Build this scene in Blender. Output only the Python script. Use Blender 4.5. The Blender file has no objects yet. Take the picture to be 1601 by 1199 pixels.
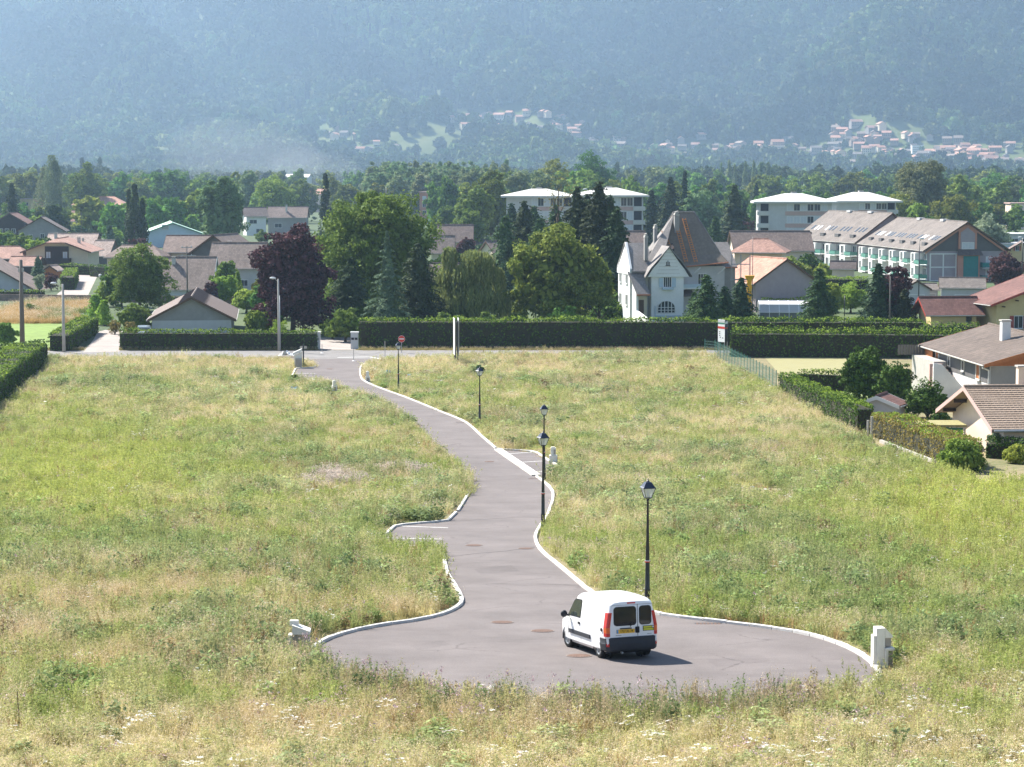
import bpy, bmesh, math, random
import numpy as np
from mathutils import Vector, Matrix, geometry

R = math.radians
rng = np.random.default_rng(7)
random.seed(7)
scene = bpy.context.scene
col = scene.collection

# ------------------------------------------------------------------ camera
F = 3600.0            # focal length in photo pixels (photo is 1601 wide)
HC = 19.5             # camera height over the valley floor
YH = 276.0            # row of the horizon
PITCH = math.atan((599.5 - YH) / F)
cam_data = bpy.data.cameras.new('camera')
cam = bpy.data.objects.new('camera', cam_data); col.objects.link(cam)
cam_data.sensor_width = 36.0
cam_data.lens = F / 1601 * 36.0
cam_data.clip_start = 1.0
cam_data.clip_end = 20000
cam.location = (0, 0, HC)
cam.rotation_euler = (math.pi / 2 - PITCH, 0, 0)
scene.camera = cam

# ------------------------------------------------------------------ world, sun, exposure
SUN_EL, SUN_AZ = 44.0, -44.0      # azimuth from +Y, negative = to the left
world = bpy.data.worlds.new('World'); scene.world = world
world.use_nodes = True
wn = world.node_tree.nodes; wl = world.node_tree.links
wn.clear()
sky = wn.new('ShaderNodeTexSky'); sky.sky_type = 'NISHITA'; sky.sun_disc = False
sky.sun_elevation = R(SUN_EL); sky.sun_rotation = R(SUN_AZ)
sky.air_density = 1.0; sky.dust_density = 1.0; sky.altitude = 450
bg = wn.new('ShaderNodeBackground'); bg.inputs['Strength'].default_value = 0.075
wo = wn.new('ShaderNodeOutputWorld')
wl.new(sky.outputs[0], bg.inputs[0]); wl.new(bg.outputs[0], wo.inputs[0])
sd = bpy.data.lights.new('sun', 'SUN'); sd.energy = 5.0; sd.angle = R(0.5); sd.color = (1, .95, .86)
sun = bpy.data.objects.new('sun', sd); col.objects.link(sun)
sv = Vector((math.cos(R(SUN_EL)) * math.sin(R(SUN_AZ)), math.cos(R(SUN_EL)) * math.cos(R(SUN_AZ)), math.sin(R(SUN_EL))))
sun.rotation_euler = sv.to_track_quat('Z', 'Y').to_euler(); sun.location = (-60, 60, 120)
scene.view_settings.view_transform = 'Standard'
scene.view_settings.look = 'None'
scene.view_settings.exposure = 1.42
scene.view_settings.gamma = 1.0
scene.view_settings.use_curve_mapping = False
scene.render.engine = 'CYCLES'
scene.cycles.volume_bounces = 1
scene.cycles.max_bounces = 6
scene.cycles.transparent_max_bounces = 8

# ------------------------------------------------------------------ terrain profile
KN = np.array([(-400, 16), (0, 12.0), (40, 7.4), (60, 5.85), (68, 5.2), (90, 3.75), (113, 2.5), (135, 1.5), (160, .75), (182, .3), (210, .05), (235, 0), (6000, 0)], float)
YT = np.arange(-400, 6000, 1.5)
ZT = np.interp(YT, KN[:, 0], KN[:, 1])
_k = np.ones(9) / 9
ZS = np.convolve(np.pad(ZT, 4, mode='edge'), _k, mode='valid')
def zt(y): return np.interp(y, YT, ZS)
CP, SP = math.cos(PITCH), math.sin(PITCH)
def ray(px, py):
    a = (px - 800.5) / F; b = -(py - 599.5) / F
    return Vector((a, CP + b * SP, -SP + b * CP))
def G(px, py):
    """ground point seen at a pixel of the photo"""
    d = ray(px, py)
    lo, hi = 20.0, 4000.0
    for _ in range(50):
        m = (lo + hi) / 2
        if HC + d.z * m / d.y - float(zt(m)) > 0: lo = m
        else: hi = m
    return Vector((d.x / d.y * lo, lo, float(zt(lo))))
def at(px, D, z=0.0):
    """point at distance D and height z that stands in column px"""
    dep = D * CP - (z - HC) * SP
    return Vector(((px - 800.5) / F * dep, D, z))
def Z(py, D):
    d = ray(800.5, py)
    return HC + d.z / d.y * D

def hashn(ix, iy, s):
    h = (ix * 374761393 + iy * 668265263 + s * 144269504) & 0x7fffffff
    h = ((h ^ (h >> 13)) * 1274126177) & 0x7fffffff
    return ((h ^ (h >> 16)) & 0xffff) / 65535.0
def vnoise(x, y, s=0):
    x = np.asarray(x, float); y = np.asarray(y, float)
    ix = np.floor(x).astype(np.int64); iy = np.floor(y).astype(np.int64)
    fx = x - ix; fy = y - iy
    fx = fx * fx * (3 - 2 * fx); fy = fy * fy * (3 - 2 * fy)
    a = hashn(ix, iy, s); b = hashn(ix + 1, iy, s); c = hashn(ix, iy + 1, s); d = hashn(ix + 1, iy + 1, s)
    return (a * (1 - fx) + b * fx) * (1 - fy) + (c * (1 - fx) + d * fx) * fy
def fbm(x, y, s=0, o=4):
    r = 0; a = .5; t = 0
    for i in range(o):
        r = r + a * vnoise(x * 2 ** i, y * 2 ** i, s + i * 17); t += a; a *= .55
    return r / t
def pip(x, y, poly):
    ins = np.zeros(len(x), bool); n = len(poly); j = n - 1
    for i in range(n):
        xi, yi = poly[i]; xj, yj = poly[j]
        c = ((yi > y) != (yj > y)) & (x < (xj - xi) * (y - yi) / (yj - yi + 1e-12) + xi)
        ins ^= c; j = i
    return ins

# ------------------------------------------------------------------ materials
def new_mat(name):
    m = bpy.data.materials.new(name); m.use_nodes = True
    n = m.node_tree.nodes; l = m.node_tree.links
    return m, n, l, n['Principled BSDF']
def pmat(name, c, rough=.8, var=.12, scale=2.0, bump=0.0, metal=0.0, spec=.3, detail=5, stain=0.0, stretch=None):
    m, n, l, p = new_mat(name)
    p.inputs['Roughness'].default_value = rough; p.inputs['Metallic'].default_value = metal
    p.inputs['Specular IOR Level'].default_value = spec
    tc = n.new('ShaderNodeTexCoord')
    src = tc.outputs['Object']
    if stretch:
        mp = n.new('ShaderNodeMapping'); mp.inputs['Scale'].default_value = stretch
        l.new(src, mp.inputs[0]); src = mp.outputs[0]
    nz = n.new('ShaderNodeTexNoise'); nz.inputs['Scale'].default_value = scale; nz.inputs['Detail'].default_value = detail
    nz.inputs['Roughness'].default_value = .65
    l.new(src, nz.inputs['Vector'])
    rp = n.new('ShaderNodeValToRGB')
    e = rp.color_ramp.elements
    e[0].position = .25; e[1].position = .75
    lo = [max(0, v * (1 - var * 1.6)) for v in c]; hi = [min(1, v * (1 + var)) for v in c]
    e[0].color = (*lo, 1); e[1].color = (*hi, 1)
    l.new(nz.outputs[0], rp.inputs[0])
    out = rp.outputs[0]
    if stain:
        n2 = n.new('ShaderNodeTexNoise'); n2.inputs['Scale'].default_value = scale * .17; n2.inputs['Detail'].default_value = 6
        l.new(src, n2.inputs['Vector'])
        mr = n.new('ShaderNodeMapRange'); mr.inputs[1].default_value = .45; mr.inputs[2].default_value = .7
        mr.inputs[3].default_value = 0; mr.inputs[4].default_value = stain
        l.new(n2.outputs[0], mr.inputs[0])
        mx = n.new('ShaderNodeMix'); mx.data_type = 'RGBA'
        l.new(mr.outputs[0], mx.inputs[0]); l.new(out, mx.inputs[6]); mx.inputs[7].default_value = (c[0] * .55, c[1] * .5, c[2] * .45, 1)
        out = mx.outputs[2]
    l.new(out, p.inputs['Base Color'])
    if bump:
        b = n.new('ShaderNodeBump'); b.inputs['Strength'].default_value = bump; b.inputs['Distance'].default_value = .05
        l.new(nz.outputs[0], b.inputs['Height']); l.new(b.outputs[0], p.inputs['Normal'])
    return m
def roofmat(name, c, var=.18, rows=3.0):
    """tiles: rows across the slope and a fine patchwork of tones"""
    m, n, l, p = new_mat(name)
    p.inputs['Roughness'].default_value = .85; p.inputs['Specular IOR Level'].default_value = .25
    tc = n.new('ShaderNodeTexCoord')
    br = n.new('ShaderNodeTexBrick'); br.inputs['Scale'].default_value = rows
    br.inputs['Mortar Size'].default_value = .03; br.inputs['Brick Width'].default_value = .9; br.inputs['Row Height'].default_value = 1.0
    br.inputs['Color1'].default_value = (*[v * (1 + var) for v in c], 1)
    br.inputs['Color2'].default_value = (*[v * (1 - var) for v in c], 1)
    br.inputs['Mortar'].default_value = (*[v * .5 for v in c], 1)
    l.new(tc.outputs['Object'], br.inputs['Vector'])
    nz = n.new('ShaderNodeTexNoise'); nz.inputs['Scale'].default_value = .45; nz.inputs['Detail'].default_value = 7; nz.inputs['Roughness'].default_value = .7
    l.new(tc.outputs['Object'], nz.inputs['Vector'])
    mr = n.new('ShaderNodeMapRange'); mr.inputs[1].default_value = .3; mr.inputs[2].default_value = .7; mr.inputs[3].default_value = .72; mr.inputs[4].default_value = 1.2
    l.new(nz.outputs[0], mr.inputs[0])
    mx = n.new('ShaderNodeMix'); mx.data_type = 'RGBA'; mx.blend_type = 'MULTIPLY'; mx.inputs[0].default_value = 1
    l.new(br.outputs[0], mx.inputs[6]); l.new(mr.outputs[0], mx.inputs[7]); l.new(mx.outputs[2], p.inputs['Base Color'])
    b = n.new('ShaderNodeBump'); b.inputs['Strength'].default_value = .5; b.inputs['Distance'].default_value = .04
    l.new(br.outputs['Fac'], b.inputs['Height']); b.invert = True; l.new(b.outputs[0], p.inputs['Normal'])
    return m
def leafmat(name, c1, c2, trans=.35, inst=False, rough=.55, objvar=.0, dark=None):
    """foliage: each leaf takes its own tone between c1 and c2, light passes through"""
    m, n, l, p = new_mat(name)
    p.inputs['Roughness'].default_value = .8; p.inputs['Specular IOR Level'].default_value = .12
    geo = n.new('ShaderNodeNewGeometry')
    rp = n.new('ShaderNodeValToRGB'); e = rp.color_ramp.elements
    e[0].color = (*c1, 1); e[1].color = (*c2, 1)
    l.new(geo.outputs['Random Per Island'], rp.inputs[0])
    out = rp.outputs[0]
    if inst:
        at_ = n.new('ShaderNodeAttribute'); at_.attribute_type = 'INSTANCER'; at_.attribute_name = 'tint'
        mx = n.new('ShaderNodeMix'); mx.data_type = 'RGBA'; mx.blend_type = 'MULTIPLY'; mx.inputs[0].default_value = 1
        l.new(out, mx.inputs[6]); l.new(at_.outputs['Color'], mx.inputs[7]); out = mx.outputs[2]
    if objvar:
        oi = n.new('ShaderNodeObjectInfo')
        hs = n.new('ShaderNodeHueSaturation')
        a = n.new('ShaderNodeMapRange'); a.inputs[3].default_value = .5 - objvar * .12; a.inputs[4].default_value = .5 + objvar * .1
        b = n.new('ShaderNodeMapRange'); b.inputs[3].default_value = 1 - objvar * .6; b.inputs[4].default_value = 1 + objvar * .6
        w = n.new('ShaderNodeMath'); w.operation = 'FRACT'
        w2 = n.new('ShaderNodeMath'); w2.operation = 'MULTIPLY'; w2.inputs[1].default_value = 7.31
        l.new(oi.outputs['Random'], a.inputs[0]); l.new(oi.outputs['Random'], w2.inputs[0]); l.new(w2.outputs[0], w.inputs[0]); l.new(w.outputs[0], b.inputs[0])
        l.new(a.outputs[0], hs.inputs['Hue']); l.new(b.outputs[0], hs.inputs['Value']); l.new(out, hs.inputs['Color']); out = hs.outputs[0]
    l.new(out, p.inputs['Base Color'])
    tr = n.new('ShaderNodeBsdfTranslucent'); l.new(out, tr.inputs[0])
    mxs = n.new('ShaderNodeMixShader'); mxs.inputs[0].default_value = trans
    mo = n['Material Output']
    l.new(p.outputs[0], mxs.inputs[1]); l.new(tr.outputs[0], mxs.inputs[2]); l.new(mxs.outputs[0], mo.inputs[0])
    return m
def glassmat(name, c=(.03, .04, .05), rough=.08):
    m, n, l, p = new_mat(name)
    p.inputs['Base Color'].default_value = (*c, 1); p.inputs['Roughness'].default_value = rough
    p.inputs['Specular IOR Level'].default_value = .35
    return m

MAT = {}
def mats():
    P = pmat
    MAT.update(
        white=P('white_render', (.74, .74, .72), .8, .05, 1.5, .1, stain=.15),
        wgrey=P('pale_grey_render', (.52, .52, .52), .85, .06, 1.2, .1, stain=.15),
        grey=P('grey_render', (.30, .29, .28), .85, .08, 1.2, .1, stain=.2),
        dgrey=P('dark_boarding_and_shade', (.12, .115, .115), .7, .1, 1, .1),
        cream=P('cream_render', (.62, .54, .40), .85, .06, 1.2, .1, stain=.15),
        yellow=P('yellow_render', (.66, .50, .25), .85, .06, 1.2, .1, stain=.1),
        peach=P('peach_render', (.72, .58, .46), .85, .06, 1.2, .1, stain=.1),
        pink=P('pink_render', (.52, .36, .32), .85, .06, 1.2, .1, stain=.15),
        mauve=P('mauve_render', (.36, .31, .33), .85, .06, 1.2, .1, stain=.1),
        salmon=P('salmon_render', (.52, .25, .18), .85, .06, 1.2, .1),
        blue=P('pale_blue_cladding', (.46, .56, .64), .7, .05, 1.2, .1),
        brown=P('brown_timber', (.12, .07, .045), .8, .25, 3, .2, stretch=(1, 1, 8)),
        dbrown=P('dark_timber', (.045, .03, .028), .8, .25, 3, .2),
        orange=P('orange_timber', (.42, .15, .05), .7, .2, 3, .2, stretch=(8, 8, 1)),
        red=P('red_paint', (.36, .06, .04), .6, .15, 3),
        teal=P('teal_cladding', (.02, .20, .19), .5, .1, 2),
        green=P('green_paint', (.05, .20, .13), .5, .1, 2),
        palegreen=P('pale_green_sheet_roof', (.33, .48, .38), .5, .1, 1, .1, stretch=(1, .1, 1)),
        concrete=P('concrete', (.42, .40, .37), .9, .1, 2, .2, stain=.2),
        kerb=P('kerb_concrete', (.60, .58, .55), .85, .14, 3, .2, stain=.5),
        paint=P('road_paint', (.74, .74, .72), .7, .12, 6, .0, stain=.4),
        block=P('meter_block_cream', (.78, .74, .66), .8, .05, 5, .1),
        blockgrey=P('meter_box_door', (.36, .32, .28), .7, .05, 5),
        black=P('black_iron', (.012, .012, .014), .35, .1, 5, spec=.5),
        navy=P('navy_metal', (.02, .028, .06), .45, .1, 5, spec=.5),
        plastic=P('bumper_plastic', (.03, .032, .04), .6, .1, 8),
        metal=P('grey_metal', (.35, .36, .37), .5, .1, 4, metal=.4),
        wood=P('weathered_wood', (.16, .14, .125), .85, .2, 6, .3, stretch=(4, 4, .4)),
        bark=P('bark', (.09, .07, .055), .95, .3, 4, .6, stretch=(3, 3, .5)),
        glass=glassmat('window_glass'),
        curtain=P('pale_blind', (.55, .57, .6), .7, .06, 2),
        roofwhite=P('white_membrane_roof', (.56, .55, .52), .7, .08, .6, stain=.15),
        chim=P('chimney_render', (.60, .57, .53), .85, .1, 3, .1, stain=.4),
        copper=P('copper_flashing', (.42, .17, .10), .5, .15, 3),
        ladder=P('ladder_wood', (.62, .24, .07), .7, .15, 6),
        yplast=P('yellow_chute', (.80, .42, .02), .45, .05, 3),
        skin=P('skin', (.55, .33, .24), .6, .05, 5),
        dark=P('dark_cloth_and_shade', (.02, .02, .025), .9, .1, 5),
        whitem=P('white_metal', (.75, .76, .77), .4, .03, 4),
        farwall=P('far_ochre_wall', (.27, .21, .165), .9, .1, .3),
        farwall2=P('far_grey_wall', (.27, .25, .23), .9, .1, .3),
        railg=P('green_glass_rail', (.12, .30, .24), .3, .1, 3),
        soil2=P('dusty_ring', (.20, .16, .14), .95, .1, 5),
        soil=P('bare_soil', (.30, .235, .175), .95, .2, 2, .4),
        rubber=P('tyre_rubber', (.015, .015, .016), .8, .1, 6),
        rust=P('rusty_steel', (.13, .075, .055), .8, .25, 12, .2),
        bluepl=P('blue_plastic', (.12, .30, .50), .4, .1, 3),
        redpl=P('red_plastic', (.60, .05, .03), .4, .1, 3),
        r_brown=roofmat('brown_tiles', (.20, .15, .13)),
        r_brown2=roofmat('weathered_brown_tiles', (.225, .175, .15)),
        r_grey=roofmat('grey_brown_tiles', (.17, .146, .132)),
        r_umber=roofmat('umber_tiles', (.125, .096, .08)),
        r_dark=roofmat('dark_tiles', (.12, .095, .09)),
        r_red=roofmat('wine_red_tiles', (.165, .082, .07)),
        r_salmon=roofmat('salmon_tiles', (.44, .24, .175)),
        r_pale=roofmat('pale_sandy_tiles', (.44, .33, .28)),
        r_pinkish=roofmat('faded_pink_tiles', (.36, .21, .165)),
        r_slate=roofmat('grey_slates', (.255, .235, .225), .1, 5),
        fencewire=P('green_wire', (.16, .30, .25), .5, .1, 5),
        greenf=P('green_post', (.08, .24, .20), .5, .1, 5),
        r_near=pmat('sandy_clay_tiles', (.29, .22, .17), .85, .25, 5, .3, stain=.35),
        r_garage=pmat('brown_concrete_tiles', (.145, .105, .092), .8, .2, 5, .3, stain=.3),
    )
mats()
M_ = MAT

# ------------------------------------------------------------------ mesh helpers
class MB:
    def __init__(s): s.v = []; s.f = []; s.m = []
    def add(s, vs, fs, mat=0):
        o = len(s.v); s.v += [tuple(v) for v in vs]
        s.f += [tuple(i + o for i in f) for f in fs]; s.m += [mat] * len(fs); return s
    def box(s, c, d, rz=0, mat=0, rx=0, ry=0):
        mt = Matrix.Translation(c) @ Matrix.Rotation(rz, 4, 'Z') @ Matrix.Rotation(ry, 4, 'Y') @ Matrix.Rotation(rx, 4, 'X')
        vs = [mt @ Vector((x * d[0] / 2, y * d[1] / 2, z * d[2] / 2)) for x in (-1, 1) for y in (-1, 1) for z in (-1, 1)]
        return s.add(vs, [(0, 1, 3, 2), (4, 6, 7, 5), (0, 4, 5, 1), (2, 3, 7, 6), (0, 2, 6, 4), (1, 5, 7, 3)], mat)
    def bx(s, x0, x1, y0, y1, z0, z1, mat=0):
        return s.box(((x0 + x1) / 2, (y0 + y1) / 2, (z0 + z1) / 2), (abs(x1 - x0), abs(y1 - y0), abs(z1 - z0)), 0, mat)
    def slab(s, poly, t, mat=0, dirn=(0, 0, -1)):
        n = len(poly); d = Vector(dirn) * t
        vs = [Vector(p) for p in poly] + [Vector(p) + d for p in poly]
        fs = [tuple(range(n)), tuple(range(2 * n - 1, n - 1, -1))] + [(i, (i + 1) % n, n + (i + 1) % n, n + i) for i in range(n)]
        return s.add(vs, fs, mat)
    def tube(s, p0, p1, r0, r1=None, n=8, mat=0, cap=True):
        r1 = r0 if r1 is None else r1
        p0 = Vector(p0); p1 = Vector(p1); d = (p1 - p0).normalized()
        a = d.orthogonal().normalized(); b = d.cross(a)
        vs = []
        for p, r in ((p0, r0), (p1, r1)):
            for i in range(n):
                t = 2 * math.pi * i / n; vs.append(p + a * math.cos(t) * r + b * math.sin(t) * r)
        fs = [(i, (i + 1) % n, n + (i + 1) % n, n + i) for i in range(n)]
        if cap: fs += [tuple(range(n - 1, -1, -1)), tuple(range(n, 2 * n))]
        return s.add(vs, fs, mat)
    def path(s, pts, r, n=6, mat=0):
        for a, b in zip(pts[:-1], pts[1:]): s.tube(a, b, r, r, n, mat)
        return s
    def lathe(s, prof, n=16, c=(0, 0, 0), mat=0):
        vs = []; k = len(prof)
        for i in range(n):
            t = 2 * math.pi * i / n
            for r, z in prof: vs.append((c[0] + r * math.cos(t), c[1] + r * math.sin(t), c[2] + z))
        fs = []
        for i in range(n):
            j = (i + 1) % n
            for q in range(k - 1): fs.append((i * k + q, j * k + q, j * k + q + 1, i * k + q + 1))
        return s.add(vs, fs, mat)
    def ball(s, c, r, mat=0, n=10, sc=(1, 1, 1)):
        k = 6; vs = [(c[0], c[1], c[2] - r * sc[2])]
        for i in range(1, k):
            a = math.pi * i / k
            for j in range(n):
                t = 2 * math.pi * j / n
                vs.append((c[0] + r * sc[0] * math.sin(a) * math.cos(t), c[1] + r * sc[1] * math.sin(a) * math.sin(t), c[2] - r * sc[2] * math.cos(a)))
        vs.append((c[0], c[1], c[2] + r * sc[2]))
        fs = [(0, 1 + (j + 1) % n, 1 + j) for j in range(n)]
        for i in range(k - 2):
            for j in range(n):
                a = 1 + i * n + j; b = 1 + i * n + (j + 1) % n
                fs.append((a, b, b + n, a + n))
        o = 1 + (k - 2) * n; top = len(vs) - 1
        fs += [(o + j, o + (j + 1) % n, top) for j in range(n)]
        return s.add(vs, fs, mat)
    def mesh(s, name, ml):
        me = bpy.data.meshes.new(name); me.from_pydata(s.v, [], s.f)
        ml = ml if isinstance(ml, (list, tuple)) else [ml]
        for m in ml: me.materials.append(m)
        if any(s.m): me.polygons.foreach_set('material_index', s.m)
        bm = bmesh.new(); bm.from_mesh(me); bmesh.ops.recalc_face_normals(bm, faces=bm.faces); bm.to_mesh(me); bm.free()
        me.update(); return me
    def obj(s, name, ml, parent=None, smooth=False, loc=None, rz=None, **kw):
        me = s.mesh(name, ml)
        if smooth: me.polygons.foreach_set('use_smooth', [True] * len(me.polygons))
        o = link(name, me, parent, **kw)
        if loc is not None: o.location = loc
        if rz is not None: o.rotation_euler = (0, 0, rz)
        return o
def link(name, me, parent=None, label=None, cat=None, group=None, kind=None):
    o = bpy.data.objects.new(name, me); col.objects.link(o)
    if parent is not None: o.parent = parent
    tag(o, label, cat, group, kind); return o
def tag(o, label=None, cat=None, group=None, kind=None):
    if label: o['label'] = label
    if cat: o['category'] = cat
    if group: o['group'] = group
    if kind: o['kind'] = kind
def thing(name, label, cat, loc=(0, 0, 0), rz=0, group=None):
    o = bpy.data.objects.new(name, None); col.objects.link(o)
    o.empty_display_size = .5
    o.location = loc; o.rotation_euler = (0, 0, rz); tag(o, label, cat, group); return o
def dup(o, loc=None, rz=None, sc=None, label=None, parent=None):
    c = o.copy(); col.objects.link(c); c.parent = parent
    if loc is not None: c.location = loc
    if rz is not None: c.rotation_euler = (0, 0, rz)
    if sc is not None: c.scale = sc
    if label: c['label'] = label
    for ch in list(o.children): dup(ch, parent=c)
    return c
def quadmesh(name, V, mat, mi=None, smooth=False):
    """V: (N,4,3) array of quads -> one mesh"""
    N = len(V); me = bpy.data.meshes.new(name)
    me.vertices.add(N * 4); me.vertices.foreach_set('co', V.reshape(-1).astype(np.float32))
    me.loops.add(N * 4); me.loops.foreach_set('vertex_index', np.arange(N * 4, dtype=np.int32))
    me.polygons.add(N); me.polygons.foreach_set('loop_start', np.arange(N, dtype=np.int32) * 4)
    me.polygons.foreach_set('loop_total', np.full(N, 4, np.int32))
    for m in (mat if isinstance(mat, (list, tuple)) else [mat]): me.materials.append(m)
    if mi is not None: me.polygons.foreach_set('material_index', np.asarray(mi, np.int32))
    me.update(calc_edges=True); return me
def mbquads(mb):
    """quads of an MB as an array (faces with 4 corners only)"""
    v = np.array(mb.v); return np.array([[v[i] for i in f] for f in mb.f if len(f) == 4])
def unit(a): return a / (np.linalg.norm(a, axis=-1, keepdims=True) + 1e-9)
def leafquads(C, Nb, size, spread=.8, asp=.6, r=rng, up=0.0):
    n = len(C)
    nn = unit(Nb + r.normal(0, spread, (n, 3)) + np.array([0, 0, up]))
    t = unit(np.cross(nn, r.normal(0, 1, (n, 3)))); b = np.cross(nn, t)
    s = (np.asarray(size) * (.65 + .7 * r.random(n)))[:, None] * .5
    k = s * asp
    return np.stack([C - t * s, C - b * k + t * s * .1, C + t * s, C + b * k + t * s * .1], 1)

# ------------------------------------------------------------------ ground sheets
def sheet(name, poly, mat, dz=.004, world_pts=False, **kw):
    """a flat-lying area that follows the terrain; poly in photo pixels on the ground"""
    pts = [Vector(p) for p in poly] if world_pts else [G(*p) for p in poly]
    bm = bmesh.new()
    vs = [bm.verts.new((p.x, p.y, 0)) for p in pts]
    bm.faces.new(vs); bmesh.ops.triangulate(bm, faces=bm.faces)
    y0 = min(p.y for p in pts); y1 = min(260, max(p.y for p in pts))
    k = math.ceil((y0 + 400) / 1.5)
    while -400 + k * 1.5 < y1:
        bmesh.ops.bisect_plane(bm, geom=bm.verts[:] + bm.edges[:] + bm.faces[:], plane_co=(0, -400 + k * 1.5, 0), plane_no=(0, 1, 0))
        k += 1
    for v in bm.verts: v.co.z = float(zt(v.co.y)) + dz
    for f in bm.faces:
        f.normal_update()
        if f.normal.z < 0: f.normal_flip()
    me = bpy.data.meshes.new(name); bm.to_mesh(me); bm.free(); me.materials.append(mat)
    kw.setdefault('kind', 'structure')
    return link(name, me, **kw)
# ------------------------------------------------------------------ ground
def ground_mat():
    m, n, l, p = new_mat('meadow_soil')
    p.inputs['Roughness'].default_value = .95; p.inputs['Specular IOR Level'].default_value = .1
    tc = n.new('ShaderNodeTexCoord')
    a = n.new('ShaderNodeTexNoise'); a.inputs['Scale'].default_value = .09; a.inputs['Detail'].default_value = 8; a.inputs['Roughness'].default_value = .7
    b = n.new('ShaderNodeTexNoise'); b.inputs['Scale'].default_value = 2.2; b.inputs['Detail'].default_value = 8; b.inputs['Roughness'].default_value = .75
    l.new(tc.outputs['Object'], a.inputs[0]); l.new(tc.outputs['Object'], b.inputs[0])
    ad = n.new('ShaderNodeMath'); ad.operation = 'ADD'
    l.new(a.outputs[0], ad.inputs[0]); l.new(b.outputs[0], ad.inputs[1])
    hv = n.new('ShaderNodeMath'); hv.operation = 'MULTIPLY'; hv.inputs[1].default_value = .5; l.new(ad.outputs[0], hv.inputs[0])
    rp = n.new('ShaderNodeValToRGB'); e = rp.color_ramp.elements
    e[0].position = .36; e[0].color = (.10, .13, .05, 1)
    e[1].position = .64; e[1].color = (.34, .27, .16, 1)
    x = e.new(.5); x.color = (.22, .19, .11, 1)
    l.new(hv.outputs[0], rp.inputs[0]); l.new(rp.outputs[0], p.inputs['Base Color'])
    bp = n.new('ShaderNodeBump'); bp.inputs['Distance'].default_value = .1; bp.inputs['Strength'].default_value = .6
    l.new(b.outputs[0], bp.inputs['Height']); l.new(bp.outputs[0], p.inputs['Normal'])
    return m
def make_ground():
    ys = np.concatenate([YT[YT < 262], np.linspace(270, 5650, 60)]); ys = ys[ys >= -400]
    xs = np.linspace(-2500, 2500, 81)
    X, Y = np.meshgrid(xs, ys); Zz = zt(Y)
    P = np.stack([X, Y, Zz], -1)
    q = np.stack([P[:-1, :-1], P[:-1, 1:], P[1:, 1:], P[1:, :-1]], 2).reshape(-1, 4, 3)
    me = quadmesh('ground', q, ground_mat()); link('ground', me, kind='structure')
make_ground()

# mountain ------------------------------------------------------------
MK = np.array([(2750, -6), (3000, 2), (3300, 16), (3600, 40), (3900, 80), (4150, 140), (4400, 228), (4700, 350), (5000, 490), (5250, 600), (5600, 560)], float)
def mz(x, y):
    b = np.interp(y, MK[:, 0], MK[:, 1])
    k = np.clip((y - 3100) / 1500, 0, 1)
    gul = (fbm(x / 380 + y / 700, y / 1100, 3, 4) - .5) * 360 * k
    gul2 = (1 - np.abs(2 * fbm(x / 260 - y / 700, y / 600, 9, 3) - 1)) * 95 * k
    ridge = np.clip((x - 560 - (y - 4000) * .0) / 500, 0, 1) * 110 * np.clip((y - 3800) / 500, 0, 1)
    x0 = 512 + (y - 4100) * 1.02; sm = np.clip((x - x0 + 60) / 260, 0, 1); sm = sm * sm * (3 - 2 * sm)
    ridge = 120 * sm * np.clip((y - 3800) / 300, 0, 1) + 44 * k * np.sin((x + y * .42) / 62 + 5 * fbm(x / 300, y / 400, 33, 2)) * (.4 + fbm(x / 500, y / 500, 35, 2))
    low = (fbm(x / 200, y / 200, 21, 3) - .5) * 16 * np.clip((y - 2800) / 300, 0, 1)
    return b + gul + gul2 - 30 * k + ridge + low
def GM(px, py):
    d = ray(px, py)
    D = np.arange(2600, 5600, 3.0)
    z = HC + d.z / d.y * D; x = d.x / d.y * D
    below = z < mz(x, D)
    i = int(np.argmax(below)) if below.any() else len(D) - 1
    return Vector((x[i], D[i], float(mz(x[i:i + 1], D[i:i + 1])[0])))
def toPx(x, y, z):
    dep = y * CP - (z - HC) * SP; up = y * SP + (z - HC) * CP
    return 800.5 + F * x / dep, 599.5 - F * up / dep
MEADOWS = [(265, 88, 26, 7), (577, 132, 26, 6), (1380, 205, 62, 16), (1395, 215, 75, 7), (840, 185, 50, 8), (905, 204, 38, 10), (960, 232, 30, 9), (505, 196, 20, 5), (495, 207, 14, 5),
           (800, 172, 28, 4), (920, 190, 14, 4), (1170, 178, 14, 5), (1335, 190, 20, 5), (1010, 224, 24, 4), (890, 92, 12, 4), (100, 60, 30, 5), (980, 178, 30, 3)]
QUARRY = [(1326, 155, 13, 4), (1142, 22, 18, 6), (1205, 148, 10, 3), (660, 68, 4, 8), (1190, 28, 12, 5)]
TOWN = [(1380, 240, 210, 26, 150), (1340, 215, 50, 16, 26), (1520, 255, 90, 18, 55), (1110, 240, 100, 13, 34), (800, 195, 110, 16, 30), (870, 205, 50, 18, 16), (940, 235, 60, 14, 16), (520, 222, 50, 16, 14),
        (740, 188, 45, 8, 10), (18, 268, 22, 6, 7), (1060, 222, 50, 6, 8), (600, 235, 60, 10, 8), (1565, 265, 40, 12, 20)]
def inell(px, py, L):
    r = np.zeros(len(px), bool)
    px = px + 34 * (vnoise(px / 17, py / 7, 91) - .5) + 16 * (vnoise(px / 6, py / 3, 92) - .5); py = py + 12 * (vnoise(px / 14, py / 6, 93) - .5)
    for e in L: r |= ((px - e[0]) / e[2]) ** 2 + ((py - e[1]) / e[3]) ** 2 < 1
    return r
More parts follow.
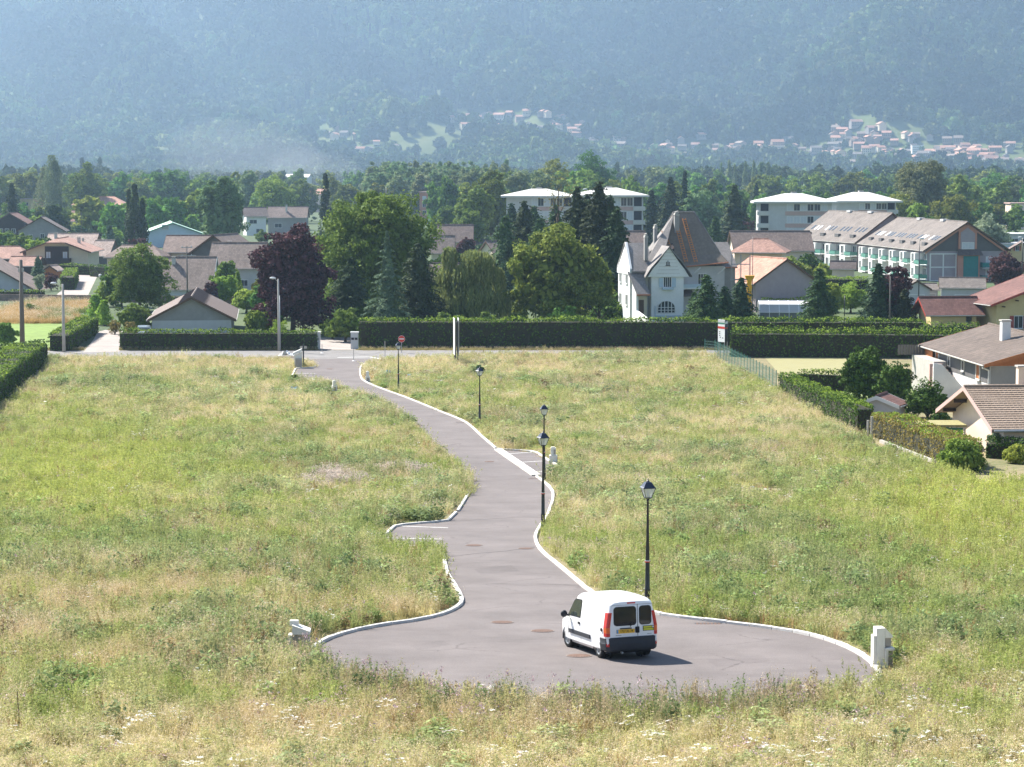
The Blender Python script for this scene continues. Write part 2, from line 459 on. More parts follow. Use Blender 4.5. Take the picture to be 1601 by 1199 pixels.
def make_mountain():
    xs = np.linspace(-1500, 1500, 251); ys = np.linspace(2750, 5600, 240)
    X, Y = np.meshgrid(xs, ys); Zz = mz(X, Y)
    n = X.size
    me = bpy.data.meshes.new('mountain')
    idx = np.arange(n).reshape(X.shape)
    f = np.stack([idx[:-1, :-1], idx[:-1, 1:], idx[1:, 1:], idx[1:, :-1]], -1).reshape(-1, 4)
    me.vertices.add(n); me.vertices.foreach_set('co', np.stack([X, Y, Zz], -1).reshape(-1).astype(np.float32))
    me.loops.add(f.size); me.loops.foreach_set('vertex_index', f.reshape(-1).astype(np.int32))
    me.polygons.add(len(f)); me.polygons.foreach_set('loop_start', np.arange(len(f), dtype=np.int32) * 4)
    me.polygons.foreach_set('loop_total', np.full(len(f), 4, np.int32))
    me.update(calc_edges=True); me.polygons.foreach_set('use_smooth', [True] * len(f))
    px, py = toPx(X.ravel(), Y.ravel(), Zz.ravel())
    at_ = me.attributes.new('rock', 'FLOAT', 'POINT'); at_.data.foreach_set('value', inell(px, py, QUARRY).astype(np.float32))
    m, nn, l, p = new_mat('mountain_meadow')
    p.inputs['Roughness'].default_value = .95; p.inputs['Specular IOR Level'].default_value = .1
    tc = nn.new('ShaderNodeTexCoord'); nz = nn.new('ShaderNodeTexNoise'); nz.inputs['Scale'].default_value = .012; nz.inputs['Detail'].default_value = 8
    l.new(tc.outputs['Object'], nz.inputs[0])
    rp = nn.new('ShaderNodeValToRGB'); e = rp.color_ramp.elements
    e[0].position = .35; e[0].color = (.06, .085, .028, 1); e[1].position = .65; e[1].color = (.115, .13, .05, 1)
    l.new(nz.outputs[0], rp.inputs[0])
    at2 = nn.new('ShaderNodeAttribute'); at2.attribute_name = 'rock'
    mx = nn.new('ShaderNodeMix'); mx.data_type = 'RGBA'; mx.inputs[7].default_value = (.62, .57, .5, 1)
    l.new(at2.outputs['Fac'], mx.inputs[0]); l.new(rp.outputs[0], mx.inputs[6]); l.new(mx.outputs[2], p.inputs['Base Color'])
    me.materials.append(m)
    link('mountain', me, kind='structure')
make_mountain()

# ------------------------------------------------------------------ haze
def make_haze():
    mb = MB(); mb.bx(-2600, 2600, -450, 5800, -8, 760)
    m = bpy.data.materials.new('haze_air'); m.use_nodes = True
    n = m.node_tree.nodes; l = m.node_tree.links; n.clear()
    v = n.new('ShaderNodeVolumePrincipled'); v.inputs['Color'].default_value = HAZE_COL
    v.inputs['Density'].default_value = HAZE_DENS; v.inputs['Anisotropy'].default_value = .45
    o = n.new('ShaderNodeOutputMaterial'); l.new(v.outputs[0], o.inputs['Volume'])
    ob = mb.obj('haze', m, kind='stuff')
    return ob
HAZE_DENS = 0.88e-4
HAZE_COL = (.50, .72, 1.0, 1)
make_haze()
def mist(px, D, z, rx, ry, rz, dens, label):
    mb = MB(); mb.ball((0, 0, 0), 1, 0, 28, (1, 1, 1)); w_ = []
    for (a_, b_, c_) in mb.v:
        f_ = .55 + .75 * float(fbm(a_ * 1.7 + 9 + c_, b_ * 1.3 + c_ * 2.1, 5, 3)); w_.append((a_ * rx * f_, b_ * ry, c_ * rz * f_ * (1.1 - .3 * a_)))
    mb.v = w_
    m = bpy.data.materials.new('mist_air'); m.use_nodes = True; n = m.node_tree.nodes; n.clear()
    v = n.new('ShaderNodeVolumePrincipled'); v.inputs['Color'].default_value = (.95, .95, .93, 1); v.inputs['Density'].default_value = dens; v.inputs['Anisotropy'].default_value = .3
    o = n.new('ShaderNodeOutputMaterial'); m.node_tree.links.new(v.outputs[0], o.inputs['Volume'])
    ob = mb.obj('smoke', m, kind='stuff', label=label, cat='smoke'); ob.location = at(px, D, z)
mist(400, 1950, 36, 75, 320, 30, 1.3e-4, 'faint pale smoke hanging over the trees at the foot of the mountain')
mist(500, 2050, 24, 50, 260, 20, 1.4e-4, 'thinner veil of smoke right of the first, above the walnut tree')

# ------------------------------------------------------------------ roads
def asphalt(name, c):
    m, n, l, p = new_mat(name)
    p.inputs['Roughness'].default_value = .9; p.inputs['Specular IOR Level'].default_value = .2
    tc = n.new('ShaderNodeTexCoord')
    a = n.new('ShaderNodeTexNoise'); a.inputs['Scale'].default_value = .35; a.inputs['Detail'].default_value = 6; a.inputs['Roughness'].default_value = .65
    b = n.new('ShaderNodeTexNoise'); b.inputs['Scale'].default_value = 30; b.inputs['Detail'].default_value = 4
    c3 = n.new('ShaderNodeTexNoise'); c3.inputs['Scale'].default_value = .22; c3.inputs['Detail'].default_value = 8; c3.inputs['Roughness'].default_value = .8
    mp = n.new('ShaderNodeMapping'); mp.inputs['Scale'].default_value = (.6, 1.6, 1); mp.inputs['Rotation'].default_value = (0, 0, .3)
    l.new(tc.outputs['Object'], a.inputs[0]); l.new(tc.outputs['Object'], b.inputs[0]); l.new(tc.outputs['Object'], mp.inputs[0]); l.new(mp.outputs[0], c3.inputs[0])
    rp = n.new('ShaderNodeValToRGB'); e = rp.color_ramp.elements
    e[0].position = .3; e[0].color = (*[v * .8 for v in c], 1); e[1].position = .7; e[1].color = (*[v * 1.16 for v in c], 1)
    l.new(a.outputs[0], rp.inputs[0])
    mr = n.new('ShaderNodeMapRange'); mr.inputs[3].default_value = .55; mr.inputs[4].default_value = 1.45; l.new(b.outputs[0], mr.inputs[0])
    mx = n.new('ShaderNodeMix'); mx.data_type = 'RGBA'; mx.blend_type = 'MULTIPLY'; mx.inputs[0].default_value = 1
    l.new(rp.outputs[0], mx.inputs[6]); l.new(mr.outputs[0], mx.inputs[7])
    m2 = n.new('ShaderNodeMapRange'); m2.inputs[1].default_value = .52; m2.inputs[2].default_value = .66; m2.inputs[3].default_value = 0; m2.inputs[4].default_value = .5
    l.new(c3.outputs[0], m2.inputs[0])
    mx2 = n.new('ShaderNodeMix'); mx2.data_type = 'RGBA'
    l.new(m2.outputs[0], mx2.inputs[0]); l.new(mx.outputs[2], mx2.inputs[6]); mx2.inputs[7].default_value = (c[0] * .62, c[1] * .6, c[2] * .6, 1)
    vo = n.new('ShaderNodeTexVoronoi'); vo.feature = 'DISTANCE_TO_EDGE'; vo.inputs['Scale'].default_value = .21
    wv = n.new('ShaderNodeVectorMath'); wv.operation = 'MULTIPLY_ADD'; wv.inputs[1].default_value = (1.6, 1.6, 0)
    l.new(a.outputs[1], wv.inputs[0]); l.new(tc.outputs['Object'], wv.inputs[2]); l.new(wv.outputs[0], vo.inputs['Vector'])
    ck = n.new('ShaderNodeMapRange'); ck.inputs[1].default_value = .004; ck.inputs[2].default_value = .011; ck.inputs[3].default_value = .45; ck.inputs[4].default_value = 0; l.new(vo.outputs[0], ck.inputs[0])
    cm = n.new('ShaderNodeMath'); cm.operation = 'MULTIPLY'; m3 = n.new('ShaderNodeMapRange'); m3.inputs[1].default_value = .5; m3.inputs[2].default_value = .58; l.new(a.outputs[0], m3.inputs[0])
    l.new(ck.outputs[0], cm.inputs[0]); l.new(m3.outputs[0], cm.inputs[1])
    mx3 = n.new('ShaderNodeMix'); mx3.data_type = 'RGBA'; l.new(cm.outputs[0], mx3.inputs[0]); l.new(mx2.outputs[2], mx3.inputs[6]); mx3.inputs[7].default_value = (c[0] * .4, c[1] * .38, c[2] * .38, 1)
    l.new(mx3.outputs[2], p.inputs['Base Color'])
    bp = n.new('ShaderNodeBump'); bp.inputs['Distance'].default_value = .01; bp.inputs['Strength'].default_value = .5
    l.new(b.outputs[0], bp.inputs['Height']); l.new(bp.outputs[0], p.inputs['Normal'])
    return m
ASPH = asphalt('pinkish_asphalt', (.150, .131, .127))
LANE = asphalt('grey_lane_asphalt', (.20, .19, .185))
STREET = asphalt('pale_drive_gravel', (.33, .29, .265))

RK1 = [(640, 561), (605, 563), (579, 567.5), (567, 570), (562.5, 576.5), (563.5, 590), (570, 597.5), (600, 609.5), (630, 620), (660, 632), (690, 644.6), (720, 656), (735, 665), (750, 680), (777, 703)]
STRIP = [(778, 703), (838, 745)]
RK2 = [(839, 746), (852, 755), (864, 767), (865.5, 779), (861, 794), (855, 809), (843, 826), (837, 838), (837, 846), (845, 862), (870, 882), (900, 907), (920, 925), (960, 945), (1027, 962), (1100, 971), (1180, 980), (1250, 990), (1300, 1003), (1340, 1020), (1365, 1038), (1376, 1052), (1372, 1068), (1345, 1084)]
BOT = [(1290, 1094), (1180, 1108), (1050, 1114), (900, 1114), (750, 1106), (620, 1090), (530, 1070), (485, 1048), (476, 1035)]
LK1 = [(478, 1026), (500, 1005), (540, 990), (600, 978), (650, 972), (690, 963), (715, 952), (724, 942), (718, 928), (708, 912), (700, 900), (695, 880), (692, 862), (640, 856), (606, 850), (598.5, 841), (618, 823), (642, 820), (678, 817.5), (700, 815), (715.7, 800), (729, 779), (736.6, 764), (733, 750), (715, 732), (690, 710), (667, 692), (660, 683), (642, 665), (615, 645), (595, 632), (570, 620), (545, 611), (523, 603)]
LK2 = [(515, 600), (492, 596), (462, 592), (457, 585), (462, 576), (493, 574.5), (489, 568), (480, 565), (466, 562), (440, 561)]
road_poly = RK1 + [(838, 745)] + RK2 + BOT + LK1 + LK2
sheet('road', road_poly, ASPH, .012)
BAYR = [(777, 703), (837, 707.5), (855, 719), (877, 732), (868, 742), (853, 746), (846, 748), (838, 745)]
sheet('parking_bay', BAYR, ASPH, .012)
LANEP = [(-250, 563), (-250, 550), (60, 549.5), (497, 548), (800, 546), (1140, 545.5), (1140, 555), (900, 556), (640, 561), (440, 561), (200, 560)]
lane_w = [Vector((-110, 246, 0)), Vector((-110, 259, 0)), Vector((70, 263, 0)), Vector((70, 256.5, 0))]
lane_poly = [(-300, 560), (-300, 549), (500, 547.5), (1180, 545.8), (1180, 551), (1000, 552.5), (760, 554), (640, 558), (605, 563), (579, 567.5), (489, 568), (466, 562), (440, 559), (300, 556.5), (0, 559)]
sheet('lane', lane_poly, LANE, .008)
sheet('driveway', [(130, 551), (187, 550), (188, 532), (192, 518), (165, 516), (152, 519), (147, 530)], STREET, .016)
sheet('gate_driveway', [(497, 547), (556, 547), (560, 528), (497, 528)], STREET, .02)
sheet('side_street', [(88, 461), (138, 461), (152, 432), (160, 424), (122, 424), (118, 436)], STREET, .012)
sheet('mown_lawn', [(1195, 558), (1330, 560), (1345, 600), (1250, 590), (1225, 592)], pmat('mown_dry_grass', (.27, .25, .12), .95, .12, .9, .3, stretch=(1, 3, 1)), .012)
sheet('lawn', [(1250, 592), (1345, 600), (1440, 600), (1440, 640), (1340, 640), (1290, 610)], pmat('lawn_green', (.17, .21, .07), .95, .15, 3, .3), .016)
VF = pmat('village_ground', (.055, .085, .03), .95, .3, .12, .3)
sheet('valley_floor', [Vector((-760, 262.5, 0)), Vector((760, 265, 0)), Vector((760, 2760, 0)), Vector((-760, 2760, 0))], VF, .003, world_pts=True)
GL = pmat('bright_lawn', (.17, .25, .05), .95, .2, .8, .3, stain=.25)
sheet('green_lawn', [(-200, 549), (72, 549), (100, 520), (150, 503), (-200, 503)], GL, .006)
sheet('garden_lawn', [(190, 544.5), (560, 544.5), (1500, 543), (1500, 490), (190, 497)], pmat('garden_lawn', (.07, .10, .03), .95, .2, .8, .3), .006)

# kerbs: stones one metre long set end to end
ks = MB(); ks.bx(-.482, .482, -.075, .075, -.1, .11)
KST = ks.mesh('kerb_stone', M_['kerb'])
_bm = bmesh.new(); _bm.from_mesh(KST)
bmesh.ops.bevel(_bm, geom=[e for e in _bm.edges], offset=.012, segments=1, affect='EDGES'); _bm.to_mesh(KST); _bm.free()
def resample(P, step):
    out = [P[0]]; acc = 0
    for a, b in zip(P[:-1], P[1:]):
        L = (b - a).length
        t = step - acc
        while t <= L:
            out.append(a.lerp(b, t / L)); t += step
        acc = L - (t - step)
    return out
def smoothpath(P, k=2):
    for _ in range(k):
        Q = [P[0]]
        for a, b in zip(P[:-1], P[1:]): Q += [a.lerp(b, .25), a.lerp(b, .75)]
        Q.append(P[-1]); P = Q
    return P
def kerb(pix, k=2, jag=.01):
    P = smoothpath([G(*p) for p in pix], k)
    Q = resample(P, 1.0)
    root = bpy.data.objects.new('kerb', None); col.objects.link(root); root['kind'] = 'structure'; root.location = Q[0]
    for a, b in zip(Q[:-1], Q[1:]):
        o = link('kerb_stone', KST, root)
        d = b - a; m = (a + b) / 2
        o.location = m - Q[0] + Vector((0, 0, random.uniform(-jag, jag)))
        o.rotation_euler = (0, -math.atan2(d.z, d.xy.length), math.atan2(d.y, d.x) + random.uniform(-.008, .008))
kerb(RK1); kerb(RK2); kerb(LK1[:15], 2); kerb(LK1[15:21], 0); kerb(LK1[20:], 2); kerb([(457, 588), (462, 576.5), (493, 575)], 0)
kerb([(493, 574), (490, 569), (480, 565)], 1)
kerb([(777, 702.5), (837, 707), (855, 719), (877.5, 732)], 0)
def bar(name, p0, p1, w, h, mat, **kw):
    a, b = G(*p0), G(*p1); d = (b - a); L = d.length
    mb = MB(); mb.box((0, 0, h / 2), (L, w, h))
    o = mb.obj(name, mat, **kw); o.location = (a + b) / 2
    o.rotation_euler = (0, -math.atan2(d.z, d.xy.length), math.atan2(d.y, d.x)); return o
bar('concrete_strip', (779, 703.5), (838, 744), .55, .09, M_['kerb'], kind='structure')
def line(p0, p1, w=.13):
    a, b = G(*p0), G(*p1); d = Vector((b - a)); d.z = 0; d.normalize(); n = Vector((-d.y, d.x, 0)) * w / 2
    sheet('road_marking', [a - n, b - n, b + n, a + n], M_['paint'], .018, world_pts=True)
for a, b in [((624, 822.7), (700.5, 825.6)), ((603, 841.3), (692, 843.2)), ((788, 710.3), (835, 706.8)), ((811, 723.2), (851, 720.8)), ((833, 738.7), (849, 737.4)),
             ((462, 584), (493, 584)), ((470, 592), (493, 592.5))]: line(a, b)
# tar seams and a trench patch in the asphalt
TAR = pmat('tar_seam', (.075, .065, .065), .8, .3, 4)
def seam(pts, w):
    P = [G(*q) for q in pts]
    for a, b in zip(P[:-1], P[1:]):
        d = Vector((b - a)); d.z = 0; d.normalize(); n = Vector((-d.y, d.x, 0)) * w / 2
        sheet('tar_seam', [a - n, b - n, b + n, a + n], TAR, .0165, world_pts=True)
seam([(701, 871), (742, 866), (790, 862), (836, 856)], .07); seam([(700, 815.5), (760, 812), (858, 806)], .05); seam([(640, 641), (700, 640), (735, 650)], .05); seam([(480, 566.5), (560, 568), (575, 569)], .12)
sheet('asphalt_patch', [(742, 890), (800, 884), (812, 893), (752, 899)], asphalt('older_asphalt', (.134, .117, .114)), .0145)
sheet('asphalt_patch', [(1105, 1032), (1190, 1024), (1205, 1034), (1120, 1043)], asphalt('older_asphalt', (.139, .121, .118)), .0145)
sheet('asphalt_patch', [(640, 1010), (690, 1002), (705, 1008), (654, 1017)], asphalt('older_asphalt', (.136, .119, .116)), .0145)
line((527.5, 559), (578, 558), .3); line((578, 558), (600, 562.4), .3)
# manhole covers and a gully
def manhole(px, py, r=.42, square=False, label=''):
    p = G(px, py); sl = math.atan(float(zt(p.y + 1) - zt(p.y - 1)) / 2)
    t = thing('manhole_cover', label, 'manhole cover', (p.x, p.y, p.z + .013), 0, 'covers in the new road')
    t.rotation_euler = (sl, 0, 0)
    mb = MB(); mb.lathe([(r * 1.12, 0), (r * 1.12, .012), (r, .014), (r, .008)], 24)
    mb.obj('frame', M_['soil2'], t)
    mb = MB(); mb.lathe([(0, .016), (r * .97, .016), (r * .97, 0)], 24)
    for a in range(-3, 4): mb.box((a * r * .22, 0, .019), (r * .07, 1.5 * r * math.sqrt(max(.05, 1 - (a * .24) ** 2)), .006))
    mb.obj('cover', M_['rust'], t)
manhole(785, 973.5, .35, label='rusty round cover in the road above the other two by the turning circle')
manhole(848, 987, .35, label='rusty round cover in the road just left of the van nose')
manhole(905, 1026, .35, label='rusty round cover in the asphalt in front of the van rear wheel')
manhole(741, 853, .35, label='rusty cover in the road level with the left parking bay')
manhole(822, 858, .3, label='small rusty cover near the right kerb beside the second lamp')
manhole(765, 722, .3, label='small cover in the middle of the road below the right parking bay')
manhole(516, 577, .36, label='small round cover in the road near the lane end')
for (px, py, lb) in [(1107, 975, 'dark drain grate in the kerb right of the van'), (837, 748, 'dark drain grate at the lower end of the white concrete strip'), (722, 660, 'dark drain grate at the kerb by the bend near the fourth lamp')]:
    p = G(px, py); t = thing('drain_grate', lb, 'drain grate', (p.x, p.y - .15, p.z + .014))
    mb = MB(); mb.bx(-.45, .45, -.2, .2, 0, .008); mb.obj('frame', M_['plastic'], t)
    mb = MB()
    for k in range(7): mb.bx(-.4 + k * .12, -.33 + k * .12, -.17, .17, .008, .016)
    mb.obj('grate', M_['rust'], t)
# ------------------------------------------------------------------ foliage archetypes
LM = dict(
    broad=leafmat('leaf_mid_green', (0.081, 0.146, 0.029), (0.195, 0.293, 0.049), .3, objvar=.5),
    walnut=leafmat('leaf_walnut', (.085, .14, .03), (.20, .275, .05), .3),
    chest=leafmat('leaf_chestnut', (.095, .145, .025), (.28, .32, .06), .28),
    beech=leafmat('leaf_copper', (0.026, 0.013, 0.016), (0.143, 0.058, 0.072), .15),
    plum=leafmat('leaf_plum', (0.052, 0.026, 0.033), (0.143, 0.065, 0.065), .25),
    fir=leafmat('needle_green', (0.033, 0.073, 0.029), (0.090, 0.163, 0.049), .15),
    bluefir=leafmat('needle_blue_green', (0.075, 0.128, 0.075), (0.164, 0.239, 0.135), .15),
    darkfir=leafmat('needle_dark', (0.022, 0.049, 0.022), (0.062, 0.097, 0.039), .12, objvar=.4),
    willow=leafmat('leaf_willow', (0.149, 0.194, 0.067), (0.314, 0.344, 0.120), .35),
    poplar=leafmat('leaf_poplar', (0.102, 0.160, 0.065), (0.233, 0.291, 0.131), .3, objvar=.4),
    lime=leafmat('leaf_lime', (0.169, 0.260, 0.039), (0.312, 0.416, 0.078), .4, objvar=.3),
    silver=leafmat('leaf_silver', (0.208, 0.260, 0.156), (0.338, 0.390, 0.247), .35),
    hedge=leafmat('hedge_leaf', (0.033, 0.072, 0.010), (0.104, 0.182, 0.026), .12),
    hedgelime=leafmat('hedge_leaf_fresh_lit', (0.143, 0.221, 0.026), (0.286, 0.390, 0.052), .35),
    hedgebrown=leafmat('hedge_leaf_browned', (0.156, 0.143, 0.039), (0.338, 0.260, 0.078), .25),
    forest=leafmat('forest_leaf', (.6, .6, .6), (1.0, 1.0, 1.0), .12, inst=True),
)
def crown_broad(a, b, h, lobes=14, n=6000, size=.35, r=rng, open_=.0, low=.12, clump=.18):
    """leaf positions of a domed crown: radius a x b, height h (base at z=0)"""
    L = []
    lobes = int(lobes * 1.15)
    for i in range(lobes):
        u = r.random(); th = i * 2.39996 + r.random() * .8
        zz = low + (1 - low) * (u ** .75)
        prof = math.sqrt(max(.02, 1 - ((zz - .42) / .60) ** 2))
        rad = prof * (.52 + .20 * r.random())
        L.append((math.cos(th) * rad * a * 1.08, math.sin(th) * rad * b * 1.08, zz * h * .87, (.24 + .14 * r.random()) * min(a, b, h * .6)))
    L += [(0, 0, h * .45, min(a, b) * .60), (0, 0, h * .70, min(a, b) * .45)]
    C = []; N = []
    w = np.array([l[3] ** 2 for l in L]); w /= w.sum()
    for l, k in zip(L, (w * n).astype(int)):
        K = int(np.clip(k / 60, 5, 11))
        cd = unit(r.normal(0, 1, (K, 3)) + np.array([0, 0, .4]))
        pick = r.integers(0, K, k); pr = l[3] * (.30 + .22 * r.random(K))[pick][:, None]
        q = unit(r.normal(0, 1, (k, 3))) * (r.random((k, 1)) ** .3)
        C.append(np.array(l[:3]) + cd[pick] * l[3] * (.72 + .22 * r.random(K))[pick][:, None] + q * pr * np.array([1.15, 1.15, .8])); N.append(unit(q + cd[pick] * .5 + np.array([0, 0, .35])))
    C = np.concatenate(C); N = np.concatenate(N)
    keep = C[:, 2] > 0
    # drop leaves deep inside other lobes
    return C[keep], N[keep]
def crown_fill(a, b, h, n, r=rng):
    C = unit(r.normal(0, 1, (n, 3))) * (r.random((n, 1)) ** .4) * .72 * np.array([a, b, h * .5]) + np.array([0, 0, h * .48])
    return C, unit(C - np.array([0, 0, h * .4]))
def crown_conifer(Rr, h, levels=22, n=5000, size=.3, droop=.25, r=rng, pw=.85, gap=.0, base=.04):
    C = []; N = []
    tot = 0
    items = []
    for i in range(levels):
        t = base + (1 - base) * (i + .5) / levels
        rad = Rr * (1 - t) ** pw + .12
        nb = max(4, int(5 + 8 * (1 - t)))
        for k in range(nb):
            items.append((t, rad * (.8 + .35 * r.random()), r.random() * 6.283 , rad))
    wt = np.array([i[3] ** 1.3 for i in items]); wt /= wt.sum()
    for (t, rad, th, _), k in zip(items, np.maximum(8, (wt * n).astype(int))):
        s = r.random(k) ** .7
        wd = .22 * rad * (1 - s * .6) + .05
        lat = r.normal(0, 1, k) * wd * .6
        z = t * h - droop * rad * s ** 1.5 - np.abs(r.normal(0, .09, k)) * rad * .6 + .06 * rad
        x = math.cos(th) * rad * s - math.sin(th) * lat; y = math.sin(th) * rad * s + math.cos(th) * lat
        C.append(np.stack([x, y, z], 1)); N.append(np.stack([np.cos(th) * np.ones(k) * .5, np.sin(th) * np.ones(k) * .5, np.ones(k)], 1))
    C = np.concatenate(C); N = unit(np.concatenate(N)); C[:, 2] = np.maximum(C[:, 2], .05)
    return C, N
def crown_column(Rr, h, n, r=rng, clumps=50, fat=.45):
    K = clumps; tz = r.random(K) ** .9; th = r.random(K) * 6.283
    prof = np.clip(np.sin(np.clip(tz * .93 + .07, 0, 1) ** fat * math.pi), .12, 1)
    cx = np.cos(th) * prof * Rr * .62; cy = np.sin(th) * prof * Rr * .62; cz = tz * h * .93 + .03 * h
    pick = r.integers(0, K, n)
    cr = Rr * (.22 + .22 * r.random(K)) * (.5 + .5 * prof)
    d = unit(r.normal(0, 1, (n, 3))); rr = cr[pick] * (.6 + .4 * r.random(n))
    C = np.stack([cx[pick] + d[:, 0] * rr, cy[pick] + d[:, 1] * rr, cz[pick] + d[:, 2] * rr * 2.3], 1)
    C[:, 2] = np.clip(C[:, 2], .05, h)
    nb = d * np.array([1, 1, .5]) + np.stack([np.cos(th)[pick], np.sin(th)[pick], np.zeros(n)], 1) * .6
    return C, unit(nb)
def trunkmb(h, r0, limbs=6, spread=2.5, top=None, r=rng, z0=0, lean=.03):
    mb = MB(); top = top or h * .7
    pts = [Vector((lean * z * math.sin(z * .7), lean * z * math.cos(z * .5), z + z0)) for z in np.linspace(0, top, 6)]
    rad = np.linspace(r0, r0 * .3, 6)
    mb.lathe([(r0 * 1.5, z0 - .3), (r0 * 1.15, z0 + .25)], 8)
    for i in range(5): mb.tube(pts[i], pts[i + 1], rad[i], rad[i + 1], 8)
    for k in range(limbs):
        t = .25 + .6 * k / max(1, limbs); p = pts[0].lerp(pts[-1], t); th = k * 2.4
        q = p + Vector((math.cos(th) * spread * .5, math.sin(th) * spread * .5, h * .12)); w = q + Vector((math.cos(th + .3) * spread * .5, math.sin(th + .3) * spread * .5, h * .14))
        rr = r0 * (.55 - .3 * t); mb.tube(p, q, rr, rr * .6, 6); mb.tube(q, w, rr * .6, rr * .2, 6)
    return mb
def tree(name, label, px, D, crownV, mat, trunk=None, z=0, group=None, cat='tree', rz=0, name2='crown', barkm=None):
    p = at(px, D, 0); p.z = float(zt(D)) + z
    t = thing(name, label, cat, p, rz, group)
    link(name2, quadmesh(name2, crownV, mat), t)
    if trunk is not None: trunk.obj('trunk', barkm or M_['bark'], t, smooth=True)
    return t
def shift(C, dz): C = C.copy(); C[:, 2] += dz; return C
def broadV(a, b, h, z0, n, size, lobes=14, seed=1, fill=.15, spread=.7, clump=.18, low=.12):
    r = np.random.default_rng(seed)
    C, N = crown_broad(a, b, h, lobes, n, size, r, low=low, clump=clump)
    C2, N2 = crown_fill(a, b, h, int(n * fill), r)
    V = leafquads(C, N, size, spread, .62, r)
    V2 = leafquads(C2, N2, size * 2.0, .9, .7, r)
    return np.concatenate([V, V2]) + np.array([0, 0, z0])
def conV(Rr, h, z0, n, size, levels=22, droop=.25, seed=1, pw=.85, base=.04, core=True):
    r = np.random.default_rng(seed)
    C, N = crown_conifer(Rr, h, levels, n, size, droop, r, pw, base=base)
    V = leafquads(C, N, size, .45, .5, r)
    if core:
        k = n // 8; t = r.random(k) ** 1.3; th = r.random(k) * 6.283; rr = Rr * (1 - t) ** pw * .5 * r.random(k) ** .5
        C2 = np.stack([np.cos(th) * rr, np.sin(th) * rr, t * h * .95], 1)
        V = np.concatenate([V, leafquads(C2, unit(C2 * np.array([1, 1, 0]) + 1e-3), size * 2.2, .5, .7, r)])
    return V + np.array([0, 0, z0])
def colV(Rr, h, z0, n, size, seed=1, clumps=50, fat=.45):
    r = np.random.default_rng(seed); C, N = crown_column(Rr, h, n, r, clumps, fat)
    return leafquads(C, N, size, .6, .6, r) + np.array([0, 0, z0])
def willowV(domes, n, size, seed=1):
    """drooping strands hung from a handful of small domes (x, y, top, radius)"""
    r = np.random.default_rng(seed); C = []; N = []
    for (x0, y0, tp, ra) in domes:
        S = int(n / len(domes) / 26); k = 26
        for i in range(S):
            th = r.random() * 6.283; q = ra * math.sqrt(r.random()); top = tp - .5 * ra * (q / ra) ** 2 - .2 * r.random()
            ln = min(top, (1.0 + 1.6 * r.random()) * (1 + q / ra)); s = r.random(k); out = .25 * s * (1 - s) * 4
            C.append(np.stack([x0 + math.cos(th) * (q + out) + r.normal(0, .07, k), y0 + math.sin(th) * (q + out) + r.normal(0, .07, k), top - ln * s], 1)); N.append(np.tile([math.cos(th), math.sin(th), .35], (k, 1)))
    C = np.concatenate(C); N = np.concatenate(N); keep = C[:, 2] > .1; C = C[keep]; N = N[keep]
    nn = unit(N + r.normal(0, .45, C.shape)); t = unit(np.array([0, 0, -1.0]) + r.normal(0, .2, C.shape)); b = unit(np.cross(nn, t))
    s = size * (.6 + .6 * r.random(len(C)))[:, None]
    return np.stack([C - t * s, C - b * s * .28, C + t * s, C + b * s * .28], 1)

